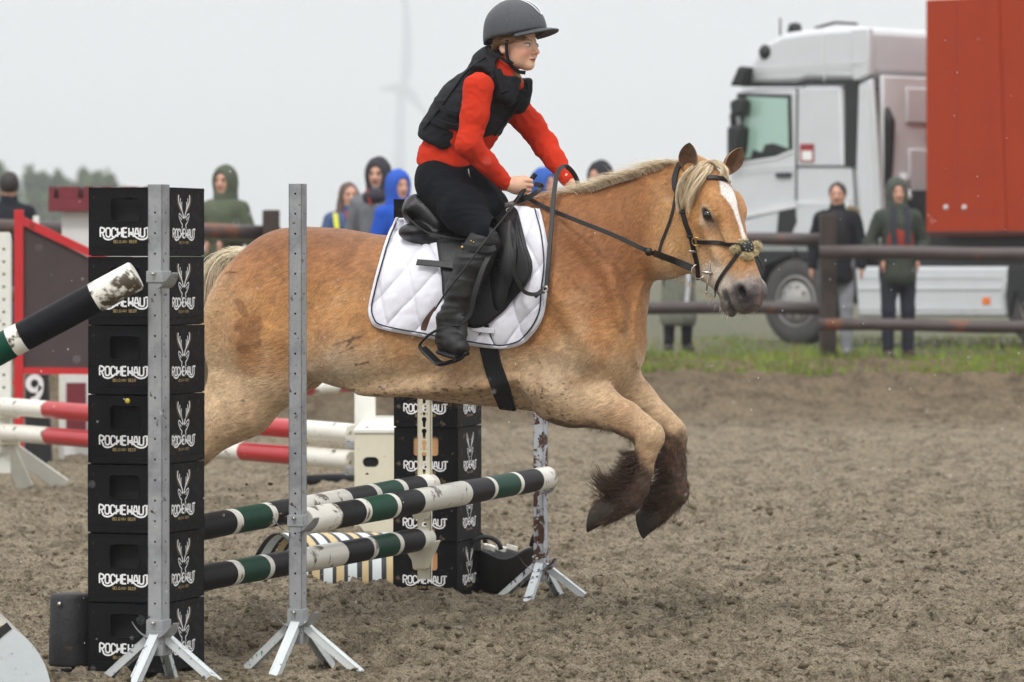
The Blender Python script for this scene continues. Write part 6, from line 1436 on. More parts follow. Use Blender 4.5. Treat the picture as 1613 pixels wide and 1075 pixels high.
q = at(18, 1085, 15.9); q[2] = -.02
q = at(-22, 1085, 15.75); q[2] = -.03
fx_ = filler('pale end of a striped filler at the bottom left corner, black band across it', q + [-.10, .42, 0], R(101), .25, .86, .0, [(.06, 0), (.03, 1), (.05, 2), (.03, 1)])
ex_ = np.array([math.sin(R(101)), -math.cos(R(101)), 0]); ez_ = -np.array([math.cos(R(101)), math.sin(R(101)), 0]); cc = q + [-.10, .42, 0] + ez_ * (.43 + .0005)
mb = MB(); mb.stroke(spline([(.10, .262), (.055, .225), (.02, .17), (-.01, .09), (-.02, .0)], 5), .030, cc, ex_, [0, 0, 1], ez_, .012); mb.build('black_band', M_STK, fx_, smooth=False)
mb = MB(); P_ = [(.085, .262), (.04, .225), (.0, .17), (-.03, .09), (-.04, .0), (-.235, .0), (-.22, .10), (-.16, .20), (-.08, .255), (.0, .270)]; mb.prism(P_, cc, ex_, [0, 0, 1], ez_, .0115); mb.build('tan_field', M_STT, fx_, smooth=False)
# dark ground pole seen between the poles
q0, q1 = at(487, 769, 29.4), at(520, 771, 29.0); q0[2] = q1[2] = .04
mb = MB(); t = thing('ground_pole', q0, 'short dark pole end lying on the sand behind the jump', 'pole'); mb.cyl(q0, q1 + [.2, .8, 0], .045, n=16); mb.build('shaft', M_PB, t)
print('jump', time.time() - T0)
# ================================================================ things behind the jump
GB = GRASS_Z
def atz(px, py, z):
    """point at height z seen at (px,py)"""
    D = (CAM_H - z) * FOC / (py - HZ); return at(px, py, D)
# red and white poles
G2 = 'red and white poles behind the jump'
for k, (yl, yr, lab) in enumerate(((640, 683, 'upper red and white pole behind the crate stack'), (681, 725, 'lower red and white pole behind the crate stack'))):
    a = at(4, yl, 28.9); b = at(556, yr, 25.4); sg = [(72, 'W'), (170, 'R'), (262, 'W'), (352 if k == 0 else 388, 'R' if k == 0 else 'W'), (482, 'R')]
    sg = [(76, 'W'), (190, 'R'), (300, 'W'), (385, 'W'), (482, 'R')] if k == 0 else [(78, 'W'), (190, 'R'), (385, 'W'), (470, 'R')]
    pole('rail_pole', lab, a, b, .056, bands_px(a, b, sg), G2)
a = at(430, 616, 33.5); b = at(620, 602, 34.5); pole('rail_pole', 'far red and white pole seen under the pony belly', a, b, .05, bands_px(a, b, [(490, 'R'), (530, 'W'), (552, 'R'), (600, 'W')]), G2)
a = at(250, 622, 33); b = at(345, 606, 33.6); pole('rail_pole', 'far pole end seen between the crates and the pony leg', a, b, .055, bands_px(a, b, [(316, 'W'), (330, 'R')]), G2)
# white perforated wooden stand at the left edge
M_WW = mat('white wood paint', lin(222, 222, 214), .55, .05, 8, .2, 40, dirt=lin(110, 100, 82), dlo=.64, dhi=.72, dscale=14)
D = 29.0; c = at(4, 400, D); c[2] = 0; t = thing('wing_stand', c, 'white perforated wooden jump stand at the left picture edge', 'jump stand'); zt = CAM_H + 34 * D / FOC
X, Y, Z = np.eye(3); hs_ = [circ(.012, z, .011) for z in np.arange(.35, zt - .05, .082)]
mb = MB(); mb.add(*panel([(-.07, .12), (.055, .12), (.055, zt - .02), (.04, zt), (-.07, zt)], hs_, c + Y * -.03, X, Z, -Y, .05)); mb.build('board', M_WW, t, smooth=False)
mb = MB(); mb.box(c + [-.005, .06, .9], (.115, .03, 1.5)); mb.build('rear_board', M_WW, t, smooth=False)
for sx, e, w_ in ((1, at(40, 770, 29.1), .13), (1, at(100, 770, 29.3), .11), (-1, at(-60, 768, 29), .12)):
    e[2] = 0; mb = MB(); mb.bar(c + [.03 * sx, -.04, .30], e + [0, 0, .02], .10, .035, up=(0, -1, 0)); mb.build('foot', M_WW, t, smooth=False, bevel=.004)
for yy in (655, 697):
    z = CAM_H - (yy - 400) * D / FOC; mb = MB(); mb.box(c + [.05, -.07, z], (.14, .10, .03)); mb.build('cup', M_IVORY, t, smooth=False, bevel=.008)
# white post and ivory box at the right end
D = 25.6; c = at(574, 400, D); c[2] = 0; t = thing('wing_stand', c, 'white square post at the right end of the red and white poles', 'jump stand')
mb = MB(); zt = CAM_H + (400 - 470) * D / FOC; mb.box(c + [0, .12, zt / 2 + .05], (.12, .06, zt + .1)); mb.build('post', M_WW, t, smooth=False, bevel=.004)
for yy in (700, 742):
    z = CAM_H - (yy - 400) * 25.3 / FOC; mb = MB(); mb.box(at(552, 400, 25.3) * [1, 1, 0] + [.0, 0, z], (.06, .08, .05)); mb.build('cup', M_GALV, t, smooth=False, bevel=.006)
mb = MB(); mb.box(c + [0, .12, .03], (.5, .3, .06)); mb.build('foot', M_WW, t, smooth=False)
D = 24.4; c = at(600, 400, D); z0_, z1_ = 0, CAM_H - (683 - 400) * D / FOC; t = thing('plastic_box', c * [1, 1, 0], 'ivory plastic box block with an oval hand hole beside the rear crate stack', 'box')
outl = [(-.145, .01), (.16, .01), (.16, z1_), (-.145, z1_)]; oval = rrect(-.10, z1_ - .185, -.012, z1_ - .130, .026, 5); cc = c * [1, 1, 0]
mb = MB(); mb.add(*panel(outl, [oval], cc, np.array([1, 0, 0]), np.array([0, 0, 1.]), np.array([0, -1, 0]), .012)); mb.box(cc + [.0075 + 0.0, .95, z1_ / 2], (.303, 1.86, z1_ - .02)); mb.build('shell', M_IVORY, t, smooth=False)
mb = MB(); mb.box(cc + [.0075, .95, z1_ + .012], (.315, 1.92, .022))
for i in range(5): mb.box(cc + [.0075, .18 + i * .38, z1_ + .028], (.29, .05, .012))
mb.build('lid', M_WW, t, smooth=False, bevel=.004)
mb = MB(); mb.box(cc + [-.056, .018, z1_ - .158], (.10, .012, .07)); mb.build('hand_hole', M_DK, t, smooth=False)
# red framed wing with dark panel
D = 31.5; M_RF = mat('red frame paint', lin(190, 30, 36), .45, .06, 8, dirt=lin(120, 24, 28), dlo=.65, dhi=.7); M_DP = mat('dark brown panel', lin(64, 52, 52), .7, .15, 3, .2, 30)
def bx(px, py, D): return at(px, py, D)
t = thing('wing_fence', bx(30, 590, D) * [1, 1, 0], 'red framed jump wing with sloping top and dark brown panel, left of the crates', 'jump wing')
p = lambda x, y: bx(x, y, D)
mb = MB(); q0, q1 = p(30, 331), p(30, 735); q1[2] = 0; mb.bar(q1, q0, .065, .05, up=(0, -1, 0)); mb.build('frame_post', M_RF, t, smooth=False, bevel=.003)
mb = MB(); q0, q1 = p(240, 438), p(240, 735); q1[2] = 0; mb.bar(q1, q0, .065, .05, up=(0, -1, 0)); mb.build('frame_post', M_RF, t, smooth=False, bevel=.003)
mb = MB(); mb.bar(p(33, 347) + [0, .002, 0], p(240, 445) + [0, .002, 0], .058, .045, up=(0, -1, 0)); mb.build('top_rail', M_RF, t, smooth=False)
mb = MB(); mb.bar(p(33, 584) + [0, .002, 0], p(240, 586) + [0, .002, 0], .045, .045, up=(0, -1, 0)); mb.build('bottom_rail', M_RF, t, smooth=False)
mb = MB(); mb.prism([(0, 0), (.90, 0), (.90, .58), (0, 1.03)], p(34, 582) + [0, .01, 0], (1, 0, 0), (0, 0, 1), (0, 1, 0), .012); mb.build('panel', M_DP, t, smooth=False)
mb = MB(); mb.bar(p(8, 606), p(34, 600), .02, .02); mb.build('hinge', M_RF, t, smooth=False)
# number block 9, white post, maroon panel
D = 32.5; c = atz(57, 636, 0); c = at(57, 400, D) * [1, 1, 0]; t = thing('number_block', c, 'black fence marker block with a white number 9', 'marker')
hN = CAM_H - (590 - 400) * D / FOC; mb = MB(); mb.prism([(-.09, 0), (.11, 0), (.085, hN), (-.075, hN)], c, (1, 0, 0), (0, 0, 1), (0, 1, 0), .12); mb.build('block', M_RUB, t, smooth=False, bevel=.006)
mb = MB()
for st in GL['9']: mb.stroke(spline(np.array(st) * [.16, .17] + [-.075, hN - .19], 4), .038, c, (1, 0, 0), (0, 0, 1), (0, -1, 0), .004)
mb.build('number', M_PRINT, t, smooth=False)
t = thing('marker_post', at(96, 400, 33) * [1, 1, 0], 'thin white post beside the number block', 'post'); mb = MB(); mb.box(at(97, 400, 33) * [1, 1, 0] + [0, 0, .36], (.035, .03, .72)); mb.build('post', M_WW, t, smooth=False)
# castle filler
M_MAR = mat('maroon paint', lin(112, 34, 44), .6, .1, 6); D = 33.5
t = thing('castle_filler', at(160, 400, D) * [1, 1, 0], 'white castle tower filler with maroon battlements behind the crates', 'jump filler')
mb = MB(); q = at(170, 400, D) * [1, 1, 0]; zb = CAM_H - (333 - 400) * D / FOC; wpx = D / FOC; mb.box(q + [0, .3, (zb) / 2], ((245 - 97) * wpx, .5, zb)); mb.build('tower', mat('white board', lin(214, 214, 212), .6, .04, 3), t, smooth=False, bevel=.006)
mb = MB(); z1_ = zb + (333 - 313) * wpx; mb.box(at(160, 400, D) * [1, 1, 0] + [0, .26, (zb + z1_) / 2], ((243 - 78) * wpx, .64, z1_ - zb)); mb.build('battlement_band', M_MAR, t, smooth=False)
for x0, x1 in ((78, 86), (94, 124), (133, 147), (161, 176), (190, 216), (227, 243)):
    mb = MB(); mb.box(at((x0 + x1) / 2, 400, D) * [1, 1, 0] + [0, .26, z1_ + .045], ((x1 - x0) * wpx, .638, .088)); mb.build('merlon', M_MAR, t, smooth=False)
mb = MB(); mb.box(at(120, 400, D - .1) * [1, 1, 0] + [0, 0, .40], ((136 - 105) * wpx, .02, .36)); mb.build('maroon_panel', M_MAR, t, smooth=False)
# ---- pipe fence round the arena
M_PIPE = mat('weathered brown pipe', lin(70, 60, 58), .5, .2, 5, .4, 30, col2=lin(112, 66, 44), c2s=3, c2lo=.56, c2hi=.62, spec=.5, rvar=.1)
M_POST = mat('dark timber post', lin(58, 48, 42), .8, .35, 6, .8, 30, stretch=(1, 1, .15))
fence = thing('pipe_fence', (0, 44, GB), 'brown pipe rail fence on timber posts along the grass bank', 'fence')
def rail(p0, p1, r=.066):
    mb = MB(); P = [p0 + (p1 - p0) * q + np.array([0, 0, .01 * math.sin(q * 7)]) for q in np.linspace(0, 1, 6)]; mb.tube(P, r, 14); mb.build('rail', M_PIPE, fence)
def fpost(px, top, D, w=.16):
    c = at(px, 400, D); z = CAM_H - (top - 400) * D / FOC; mb = MB(); mb.box([c[0], c[1], (GB - .1 + z) / 2], (w, w, z - GB + .1), rz=.1); mb.build('post', M_POST, fence, smooth=False, bevel=.012)
fpost(1304, 338, 43.9, .15); fpost(427, 331, 39.8, .15)
rail(at(1290, 398, 43.6), at(1700, 400, 43.4)); rail(at(1290, 512, 43.6), at(1700, 515, 43.4), .062)
rail(at(1292, 378, 44.15), at(850, 378, 45.5), .066); rail(at(1296, 487, 44.15), at(850, 483, 45.2), .064)
rail(at(850, 378, 45.5), at(427, 376, 44.2), .07)
rail(at(437, 368, 40.0), at(-60, 356, 37.5), .068); rail(at(437, 470, 40.0), at(-60, 462, 37.5), .068); fpost(850, 338, 45.6); fpost(-70, 325, 37.6)
t = thing('white_post', at(57, 400, 36) * [1, 1, 0] + [0, 0, .3], 'small white post end rising behind the red sloping frame', 'post'); mb = MB(); zt = CAM_H + (400 - 340) * 36 / FOC; mb.box(at(57, 400, 36) * [1, 1, 0] + [0, 0, zt / 2 + .15], (.045, .045, zt - .3)); mb.build('post', M_WW, t, smooth=False)
# ================================================================ spectators
def P_mat(nm, c, **k): return mat(nm, lin(*c), .85, .12, 8, .3, 60, spec=.2, **k)
M_HAIRD = P_mat('dark hair', (52, 40, 34))
def spectator(name_lab, px, top_py, D, foot_z, face=0, hood=None, hairc=None, jacket=(60, 60, 60), legs=(40, 40, 50), coat=0, shoes=(40, 34, 32), group='spectators behind the fence', extra=None, longhair=False, arms='down', Hh=None, hoodc=None):
    """face: yaw in degrees, 0 looks at the camera; positive turns to picture right"""
    c = at(px, 400, D); ztop = CAM_H - (top_py - 400) * D / FOC; H = (ztop - foot_z) - (.02 if hood else 0); base = np.array([c[0], c[1], foot_z]); t = thing('person', base, name_lab, 'person', group, 0)
    s = H / 1.72; yaw = R(face); Rm = np.array(Matrix.Rotation(yaw, 3, 'Z')); T_ = lambda p: (np.array(p, float) * s) @ Rm.T       # local: x right in picture, -y towards camera
    def mesh(nm, f, mat_, lo, hi, hres=.014, cols=None, disp=0):
        S = SDF(np.array(lo) * s, np.array(hi) * s, hres); f(S); V, F = S.mesh()
        if disp: V = V + 0
        C = cols(V / s) if cols else None
        Vw = (V @ Rm.T) + base; o = mk(nm, Vw, fixw(V, F), mat_, t, cols=C)
        if disp: displace(o, np.array([9, 9, 6]), np.array([14, 14, 5]), disp)
        return o
    q = lambda *p: np.array(p) * s
    sh, hipz, knz, anz, hz = 1.40, .90, .48, .08, 1.60
    hand = q(.0, 0, 0)
    if arms == 'down': el, wr = (.235, .02, 1.12), (.25, -.05, .88)
    elif arms == 'pocket': el, wr = (.27, .05, 1.12), (.17, -.10, .96)
    else: el, wr = (.25, -.0, 1.12), (.06, -.20, 1.10)
    m = lambda p, sx: q(p[0] * sx, p[1], p[2])
    def body(S):
        S.ell(q(0, -.0, hz + .01), q(.078, .095, .115)); S.cone(q(0, -.02, hz - .10), q(0, -.03, hz - .06), .050 * s, .045 * s, .02); S.cone(q(0, 0, 1.42), q(0, -.0, 1.52), .055 * s, .052 * s, .03)
        S.ell(q(0, -.097, hz - .015), q(.013, .018, .022), k=.012); S.ell(q(.03, -.088, hz + .012), q(.016, .012, .010), k=.008, op='-'); S.ell(q(-.03, -.088, hz + .012), q(.016, .012, .010), k=.008, op='-')
        S.cone(q(0, 0, .95), q(0, 0, 1.36), .10 * s, .11 * s, .04, 1.2)
        for sx in (-1, 1):
            S.cone(m((.16, 0, 1.38), sx), m(el, sx), .04 * s, .035 * s, .03); S.cone(m(el, sx), m(wr, sx), .032 * s, .024 * s, .02)
            S.ell(m((wr[0], wr[1] - .01, wr[2] - .045), sx), q(.022, .034, .055), k=.02)
            for f_ in range(4): S.cone(m((wr[0], wr[1] - .03 + .018 * f_, wr[2] - .08), sx), m((wr[0] - .008, wr[1] - .03 + .018 * f_, wr[2] - .125 + .006 * abs(f_ - 1)), sx), .0095 * s, .008 * s, .004)
            S.cone(m((.09, 0, .90), sx), m((.095, -.01, knz), sx), .065 * s, .045 * s, .03); S.cone(m((.095, -.01, knz), sx), m((.10, .01, anz), sx), .042 * s, .03 * s, .02)
    def bc(V):
        x, y, z = V.T; C = np.repeat(np.array(lin(206, 158, 136))[None], len(V), 0); fr = y < -.05
        for sx in (-1, 1):
            e = np.hypot((x - sx * .03) / .014, (z - hz - .012) / .008) < 1; C[e & fr] = lin(70, 52, 46); e = (np.abs(x - sx * .032) < .018) & (np.abs(z - hz - .032) < .006); C[e & fr] = lin(110, 80, 66)
        C[(np.abs(z - hz + .055) < .008) & (np.abs(x) < .024) & fr] = lin(160, 84, 78); return C
    mesh('body', body, M_SKIN, (-.36, -.32, -.02), (.36, .2, 1.80), .012, bc)
    cz = {0: .84, 1: .72, 2: .28}[coat]
    def jk(S):
        S.cone(q(0, .0, 1.00), q(0, 0, 1.30), .152 * s, .155 * s, .05, 1.28); S.cone(q(-.10, 0, 1.37), q(.10, 0, 1.37), .092 * s, .092 * s, .06); S.cone(q(0, .0, cz + .10), q(0, 0, 1.02), (.158 + .02 * coat) * s, .15 * s, .04, 1.25)
        for sx in (-1, 1):
            S.cone(m((.165, 0, 1.37), sx), m(el, sx), .078 * s, .066 * s, .03); S.cone(m(el, sx), m((wr[0], wr[1], wr[2] + .02), sx), .064 * s, .048 * s, .03)
        S.cone(q(0, .01, 1.44), q(0, 0, 1.49), .085 * s, .078 * s, .03)
        a = S.d; zz = (S.lo[2] + S.h * np.arange(S.n[2]))[None, None, :]; xx = (S.lo[0] + S.h * np.arange(S.n[0]))[:, None, None]; near_ = np.abs(xx) < .2 * s
        S.d = np.where(near_, np.maximum(a, cz * s - zz), a).astype(np.float32)
    jo = mesh('jacket', jk, mat('jacket cloth', lin(*jacket), .85, .15, 5, .3, 60, spec=.2), (-.42, -.34, .18), (.42, .30, 1.62), .014, disp=.010)
    def tr(S):
        S.cone(q(-.05, 0, .93), q(.05, 0, .93), .125 * s, .125 * s, .04)
        for sx in (-1, 1): S.cone(m((.085, 0, .88), sx), m((.095, -.015, knz), sx), .100 * s, .072 * s, .03); S.cone(m((.095, -.015, knz), sx), m((.10, .01, anz + .02), sx), .070 * s, .056 * s, .02)
    mesh('trousers', tr, mat('trouser cloth', lin(*legs), .85, .15, 8, .3, 60, spec=.2), (-.26, -.2, .03), (.26, .2, 1.1), .014, disp=.008)
    def sh_(S):
        for sx in (-1, 1): S.cone(m((.10, .03, .045), sx), m((.115, -.15, .035), sx), .045 * s, .042 * s, .02); S.cone(m((.10, .02, .05), sx), m((.10, .02, .13), sx), .045 * s, .05 * s, .02)
    mesh('shoes', sh_, mat('shoe leather', lin(*shoes), .6, .2, 10), (-.22, -.26, -.02), (.22, .14, .24), .014)
    if hood:
        def hd(S):
            S.ell(q(0, .02, hz + .025), q(.112, .125, .145)); S.cone(q(0, .03, hz - .12), q(0, .03, hz - .04), .11 * s, .10 * s, .04); S.ell(q(0, -.115, hz - .01), q(.068, .085, .105), k=.015, op='-')
        mesh('hood', hd, mat('hood cloth', lin(*hood), .85, .1, 5, .3, 60), (-.18, -.2, 1.38), (.18, .22, 1.82), .012, disp=.005)
    if hairc is not None:
        def hr(S):
            S.ell(q(0, .018, hz + .035), q(.090, .100, .108)); 
            if longhair:
                for sx in (-1, 1): S.cone(m((.075, .0, hz + .02), sx), m((.095, -.03, 1.38), sx), .035 * s, .05 * s, .03)
                S.cone(q(0, .07, hz), q(0, .10, 1.35), .08 * s, .09 * s, .03)
            S.ell(q(0, -.11, hz - .015), q(.062, .06, .085), k=.012, op='-')
        mesh('hair', hr, mat('hair', lin(*hairc), .6, .25, 20, .8, 60), (-.2, -.2, 1.25), (.2, .24, 1.80), .012, disp=.006)
    t.rotation_euler = (R(random.uniform(-1.5, 1.5)), R(random.uniform(-1.3, 1.3)), 0)
    if extra: extra(t, s, Rm, base, q, mesh)
    return t
def strapx(col, pts, w_, nm):
    def f(t, s, Rm, base, q, mesh):
        P = spline(np.array(pts) * s, 5) @ Rm.T + base; N = np.repeat((Rm @ np.array([0, -1, 0.]))[None], len(P), 0); V, F = ribbon(P, N, w_, .01); mk(nm, V, F, mat(nm, lin(*col), .8, .1), t, smooth=40)
    return f
def multi(*fs):
    def f(*a):
        for g in fs: g(*a)
    return f
def front_panel(col, x0, z0, z1, nm, y=-.20):
    def f(t, s, Rm, base, q, mesh):
        def g(S): S.ell(q(0, y + .09, (z0 + z1) / 2), q(x0, .10, (z1 - z0) / 2))
        mesh(nm, g, mat(nm, lin(*col), .85, .12, 6), (-.3, -.4, z0 - .05), (.3, .1, z1 + .05), .012)
    return f
spectator('man with short dark hair in a dark navy jacket at the left picture edge', 12, 274, 40.5, GB, 190, jacket=(28, 30, 38), legs=(52, 66, 96), hairc=(40, 34, 32))
spectator('person in an olive green hooded raincoat standing left of the pony tail', 352, 264, 41.5, GB, -22, hood=(78, 86, 70), jacket=(84, 92, 74), legs=(40, 44, 52), coat=1, arms='front')
spectator('long-haired woman in a blue jacket with a yellow strap, behind the pony croup', 545, 290, 42, GB, 18, jacket=(74, 92, 130), hairc=(86, 66, 56), longhair=True, legs=(40, 40, 50), extra=multi(strapx((206, 206, 70), [(-.16, -.10, 1.44), (-.17, -.20, 1.30), (-.15, -.21, 1.1)], .05, 'yellow_strap'), strapx((150, 40, 56), [(-.05, -.12, 1.46), (-.04, -.22, 1.28), (-.03, -.22, 1.05)], .05, 'red_scarf')), arms='front')
spectator('bearded man in a grey jacket and dark hood, behind the pony croup', 598, 252, 40.5, GB, -14, hood=(46, 46, 52), jacket=(108, 110, 114), legs=(40, 40, 46), extra=multi(front_panel((44, 40, 48), .10, 1.36, 1.50, 'dark_collar'), strapx((150, 50, 46), [(-.05, -.16, 1.50), (-.02, -.20, 1.42), (.0, -.21, 1.36)], .02, 'red_lining')))
spectator('smaller person in a bright blue hooded jacket left of the rider', 634, 271, 39.8, GB, 30, hood=(34, 84, 184), jacket=(32, 80, 180), legs=(36, 40, 60), hairc=None)
spectator('person with a blue hood and pale beige coat seen between the rider arms', 855, 268, 41.5, GB, 48, hood=(40, 88, 170), jacket=(168, 166, 154), legs=(60, 60, 60))
spectator('person in a black hood half hidden behind the pony mane', 944, 257, 42.5, GB, -40, hood=(34, 36, 42), jacket=(40, 42, 44), legs=(50, 50, 54))
spectator('person in a long grey-green raincoat behind the pony neck, dark boots', 1068, 300, 47.6, GB, 10, hood=(108, 112, 98), jacket=(112, 114, 102), legs=(34, 34, 38), coat=2, extra=strapx((210, 212, 220), [(.03, -.26, .95), (.05, -.27, .75), (.03, -.26, .5)], .04, 'pale_strap'))
spectator('woman with tied dark hair, black coat, light grey trousers by fence post', 1318, 290, 45.8, GB, -10, jacket=(32, 33, 38), legs=(146, 148, 154), hairc=(50, 38, 34), coat=1, shoes=(120, 122, 126), extra=multi(front_panel((26, 26, 30), .12, 1.0, 1.46, 'black_top'), strapx((150, 132, 104), [(.10, -.02, 1.47), (.17, .04, 1.46), (.2, .06, 1.42)], .07, 'fur_trim')))
spectator('person in grey-green hooded coat over rust red jumper, dark jeans', 1415, 283, 44.6, GB, 8, hood=(70, 76, 68), jacket=(64, 70, 62), legs=(48, 50, 60), arms='pocket', shoes=(66, 44, 38), coat=1,
          extra=multi(front_panel((150, 52, 38), .13, .92, 1.36, 'red_jumper'), strapx((40, 42, 50), [(-.07, -.13, 1.48), (-.09, -.20, 1.3), (-.08, -.225, 1.08)], .07, 'dark_scarf'), strapx((40, 42, 50), [(.06, -.13, 1.48), (.06, -.20, 1.3), (.05, -.225, 1.12)], .07, 'dark_scarf')))
# ================================================================ lorry
th = R(43); TX = np.array([-math.cos(th), math.sin(th), 0]); TY = np.array([-math.sin(th), -math.cos(th), 0]); TZ = np.array([0, 0, 1.])   # forward, out of the visible side, up
TO = at(1370, 400, 50.5); TO[2] = GB
def tw(x, y, z): return TO + TX * x + TY * y + TZ * z
def tpx(px, y=0):
    """x along the lorry's side plane y that is seen at column px"""
    k = (px - CX) / FOC; A_ = TO + TY * y; return (k * A_[1] - A_[0]) / (TX[0] - k * TX[1])
def tz(px, py, y=0): x = tpx(px, y); D = (TO + TX * x + TY * y)[1]; return (x, CAM_H - (py - HZ) * D / FOC - GB)
M_CAB = mat('silver white lorry paint', lin(202, 205, 208), .3, .03, 3, coat=.4, spec=.5, dirt=lin(150, 148, 142), dlo=.62, dhi=.8, dscale=1.2)
M_CABG = mat('grey cab rear', lin(222, 224, 226), .5, .06, 3, .2, 10); M_TRK = mat('black lorry plastic', lin(30, 31, 33), .5, .1)
M_GLASS = mat('cab glass', lin(158, 190, 178), .05, 0, spec=.9); M_TYRE = mat('tyre rubber', lin(70, 69, 68), .85, .2, 8, .5, 40); M_RIM = mat('wheel rim', lin(150, 148, 144), .45, .1, 6)
M_CONT = mat('orange red tarpaulin panel', lin(160, 54, 20), .7, .06, 2, .2, 6, spec=.2, dirt=lin(140, 50, 36), dlo=.62, dhi=.75, dscale=1.3)
lor = thing('lorry', TO, 'silver-white lorry cab facing left behind the fence', 'lorry')
def spoly(nm, pts, y0, th_, m_, par=lor, bev=.02, z=None):
    """side-outline solid from px points, outer face on plane y0, thickness inward"""
    P = [tz(px, py, y0) for px, py in pts]; mb = MB(); mb.prism(P, TO + TY * y0, TX, TZ, -TY, th_); return mb.build(nm, m_, par, smooth=35, bevel=bev, base=lor['_b'])
W_ = 2.45
spoly('cab_upper', [(1169, 134), (1178, 108), (1190, 84), (1206, 66), (1232, 52), (1280, 45), (1340, 41), (1364, 44), (1366, 118), (1352, 130), (1272, 128), (1256, 133)], 0, W_, M_CAB, bev=.10)
spoly('roof_side_fairing', [(1340, 46), (1368, 44), (1369, 118), (1352, 127), (1342, 127)], .03, .10, M_CAB)
spoly('cab_body', [(1163, 140), (1256, 140), (1270, 134), (1325, 134), (1330, 262), (1346, 262), (1356, 370), (1338, 405), (1180, 405), (1160, 352), (1150, 300), (1146, 240), (1150, 200)], 0, W_, M_CAB, bev=.05)
spoly('side_fairing', [(1352, 134), (1372, 124), (1378, 200), (1390, 380), (1358, 382), (1348, 262)], .05, .08, M_CAB)
spoly('black_gap', [(1330, 132), (1351, 132), (1349, 262), (1330, 262)], .012, .02, M_TRK, bev=.003)
mb = MB()
for a, b in ((((1256, 139), (1253, 404))), (((1256, 262), (1346, 262))), (((1344, 262), (1352, 380))), (((1168, 134), (1256, 134))), (((1256, 134), (1271, 129))), (((1271, 129), (1352, 129)))):
    A_, B_ = tz(*a, .006), tz(*b, .006); mb.bar(tw(A_[0], .008, A_[1]), tw(B_[0], .008, B_[1]), .018 if a[1] > 135 or a[1] == 139 else .05, .012, up=TY)
mb.build('panel_seam', M_TRK, lor, smooth=False, base=lor['_b'])
for pl, w9 in (([(1165, 268), (1200, 262), (1256, 260)], .012), ([(1180, 108), (1240, 104), (1300, 100), (1362, 98)], .010), ([(1300, 46), (1304, 128)], .010), ([(1256, 318), (1346, 312)], .02), ([(1372, 140), (1378, 260), (1384, 380)], .014)):
    mb = MB()
    for a, b in zip(pl[:-1], pl[1:]): A_, B_ = tz(*a, .006), tz(*b, .006); mb.bar(tw(A_[0], .062, A_[1]), tw(B_[0], .062, B_[1]), w9, .006, up=TY)
    mb.build('body_crease', M_CABG, lor, smooth=False, base=lor['_b'])
mb = MB(); A_ = tz(1236, 276, .0); mb.box(tw(A_[0], .02, A_[1]), (.22, .04, .05), rz=-th); mb.build('door_handle', M_TRK, lor, smooth=False, bevel=.008, base=lor['_b'])
spoly('door_window_seal', [(1162, 256), (1222, 247), (1248, 236), (1249, 240), (1223, 251), (1163, 261)], .013, .01, M_CABG, bev=.002)
mb = MB()
for pyy in (436, 454, 486): A_, B_ = tz(1352, pyy, .03), tz(1578, pyy, .03); mb.bar(tw(A_[0], .042, A_[1]), tw(B_[0], .042, B_[1]), .008 if pyy != 454 else .02, .006, up=TY)
mb.build('skirt_crease', M_CABG, lor, smooth=False, base=lor['_b'])
spoly('window_frame', [(1160, 147), (1246, 149), (1248, 236), (1222, 248), (1166, 257), (1168, 200)], .010, .02, M_TRK, bev=.004)
gl = spoly('side_window', [(1176, 152), (1240, 155), (1242, 234), (1218, 243), (1170, 251), (1170, 200)], .016, .012, M_GLASS, bev=.003)
spoly('seat_silhouette', [(1182, 250), (1186, 236), (1200, 240), (1205, 228), (1218, 226), (1236, 232), (1240, 234), (1218, 243)], .020, .006, M_TRK, bev=.002)
spoly('mirror_arm_reflection', [(1171, 232), (1176, 200), (1180, 204), (1177, 236), (1172, 250)], .019, .004, M_TRK, bev=.001)
for nm, pts in (('mirror', [(1148, 160), (1160, 154), (1170, 158), (1168, 182), (1150, 184)]), ('mirror', [(1144, 200), (1160, 196), (1164, 204), (1160, 248), (1144, 250)]), ('sun_visor', [(1148, 136), (1162, 104), (1176, 106), (1170, 134)])):
    spoly(nm, pts, .20, .16, M_TRK, bev=.03)
mb = MB(); A_, B_ = tz(1154, 180, .1), tz(1156, 200, .1); mb.tube([tw(A_[0], .1, A_[1]), tw(B_[0], .1, B_[1])], .04, 8); mb.build('mirror_arm', M_TRK, lor, base=lor['_b'])
for (px, py, w2_, h2_) in ((1203, 82, .10, .07),):
    A_ = tz(px, py, .02); mb = MB(); mb.lathe([(.001, .05), (.06, .04), (.09, .0)], tw(A_[0], 0.0, A_[1]), 12, M=np.stack([TX, TZ, TY], 1)); mb.build('position_lamp', M_TRK, lor, base=lor['_b'])
A_ = tz(1252, 46, -.5); mb = MB(); mb.lathe([(.001, .12), (.07, .10), (.09, 0)], tw(A_[0], -.5, A_[1] - .04), 12); mb.build('beacon', M_TRK, lor, base=lor['_b'])
mb = MB(); A_ = tz(1229, 50, -.3); mb.tube([tw(A_[0], -.3, A_[1] - .05), tw(A_[0], -.3, A_[1] + .16)], .012, 6); mb.build('aerial', M_TRK, lor, base=lor['_b'])
mb = MB(); A_, B_ = tz(1284, 42, -.4), tz(1350, 38, -.4); mb.tube([tw(A_[0], -.4, A_[1] - .02), tw(A_[0] - .3, -.4, A_[1] + .035), tw(B_[0], -.4, B_[1])], .018, 6); mb.build('roof_rail', M_TRK, lor, base=lor['_b'])
stk = spoly('sticker', [(1260, 227), (1282, 227), (1282, 256), (1260, 256)], .008, .006, mat('red sticker', lin(150, 44, 50), .5), bev=.001)
spoly('sticker_white_field', [(1263, 238), (1279, 238), (1279, 253), (1263, 253)], .011, .003, M_PRINT, par=stk, bev=0)
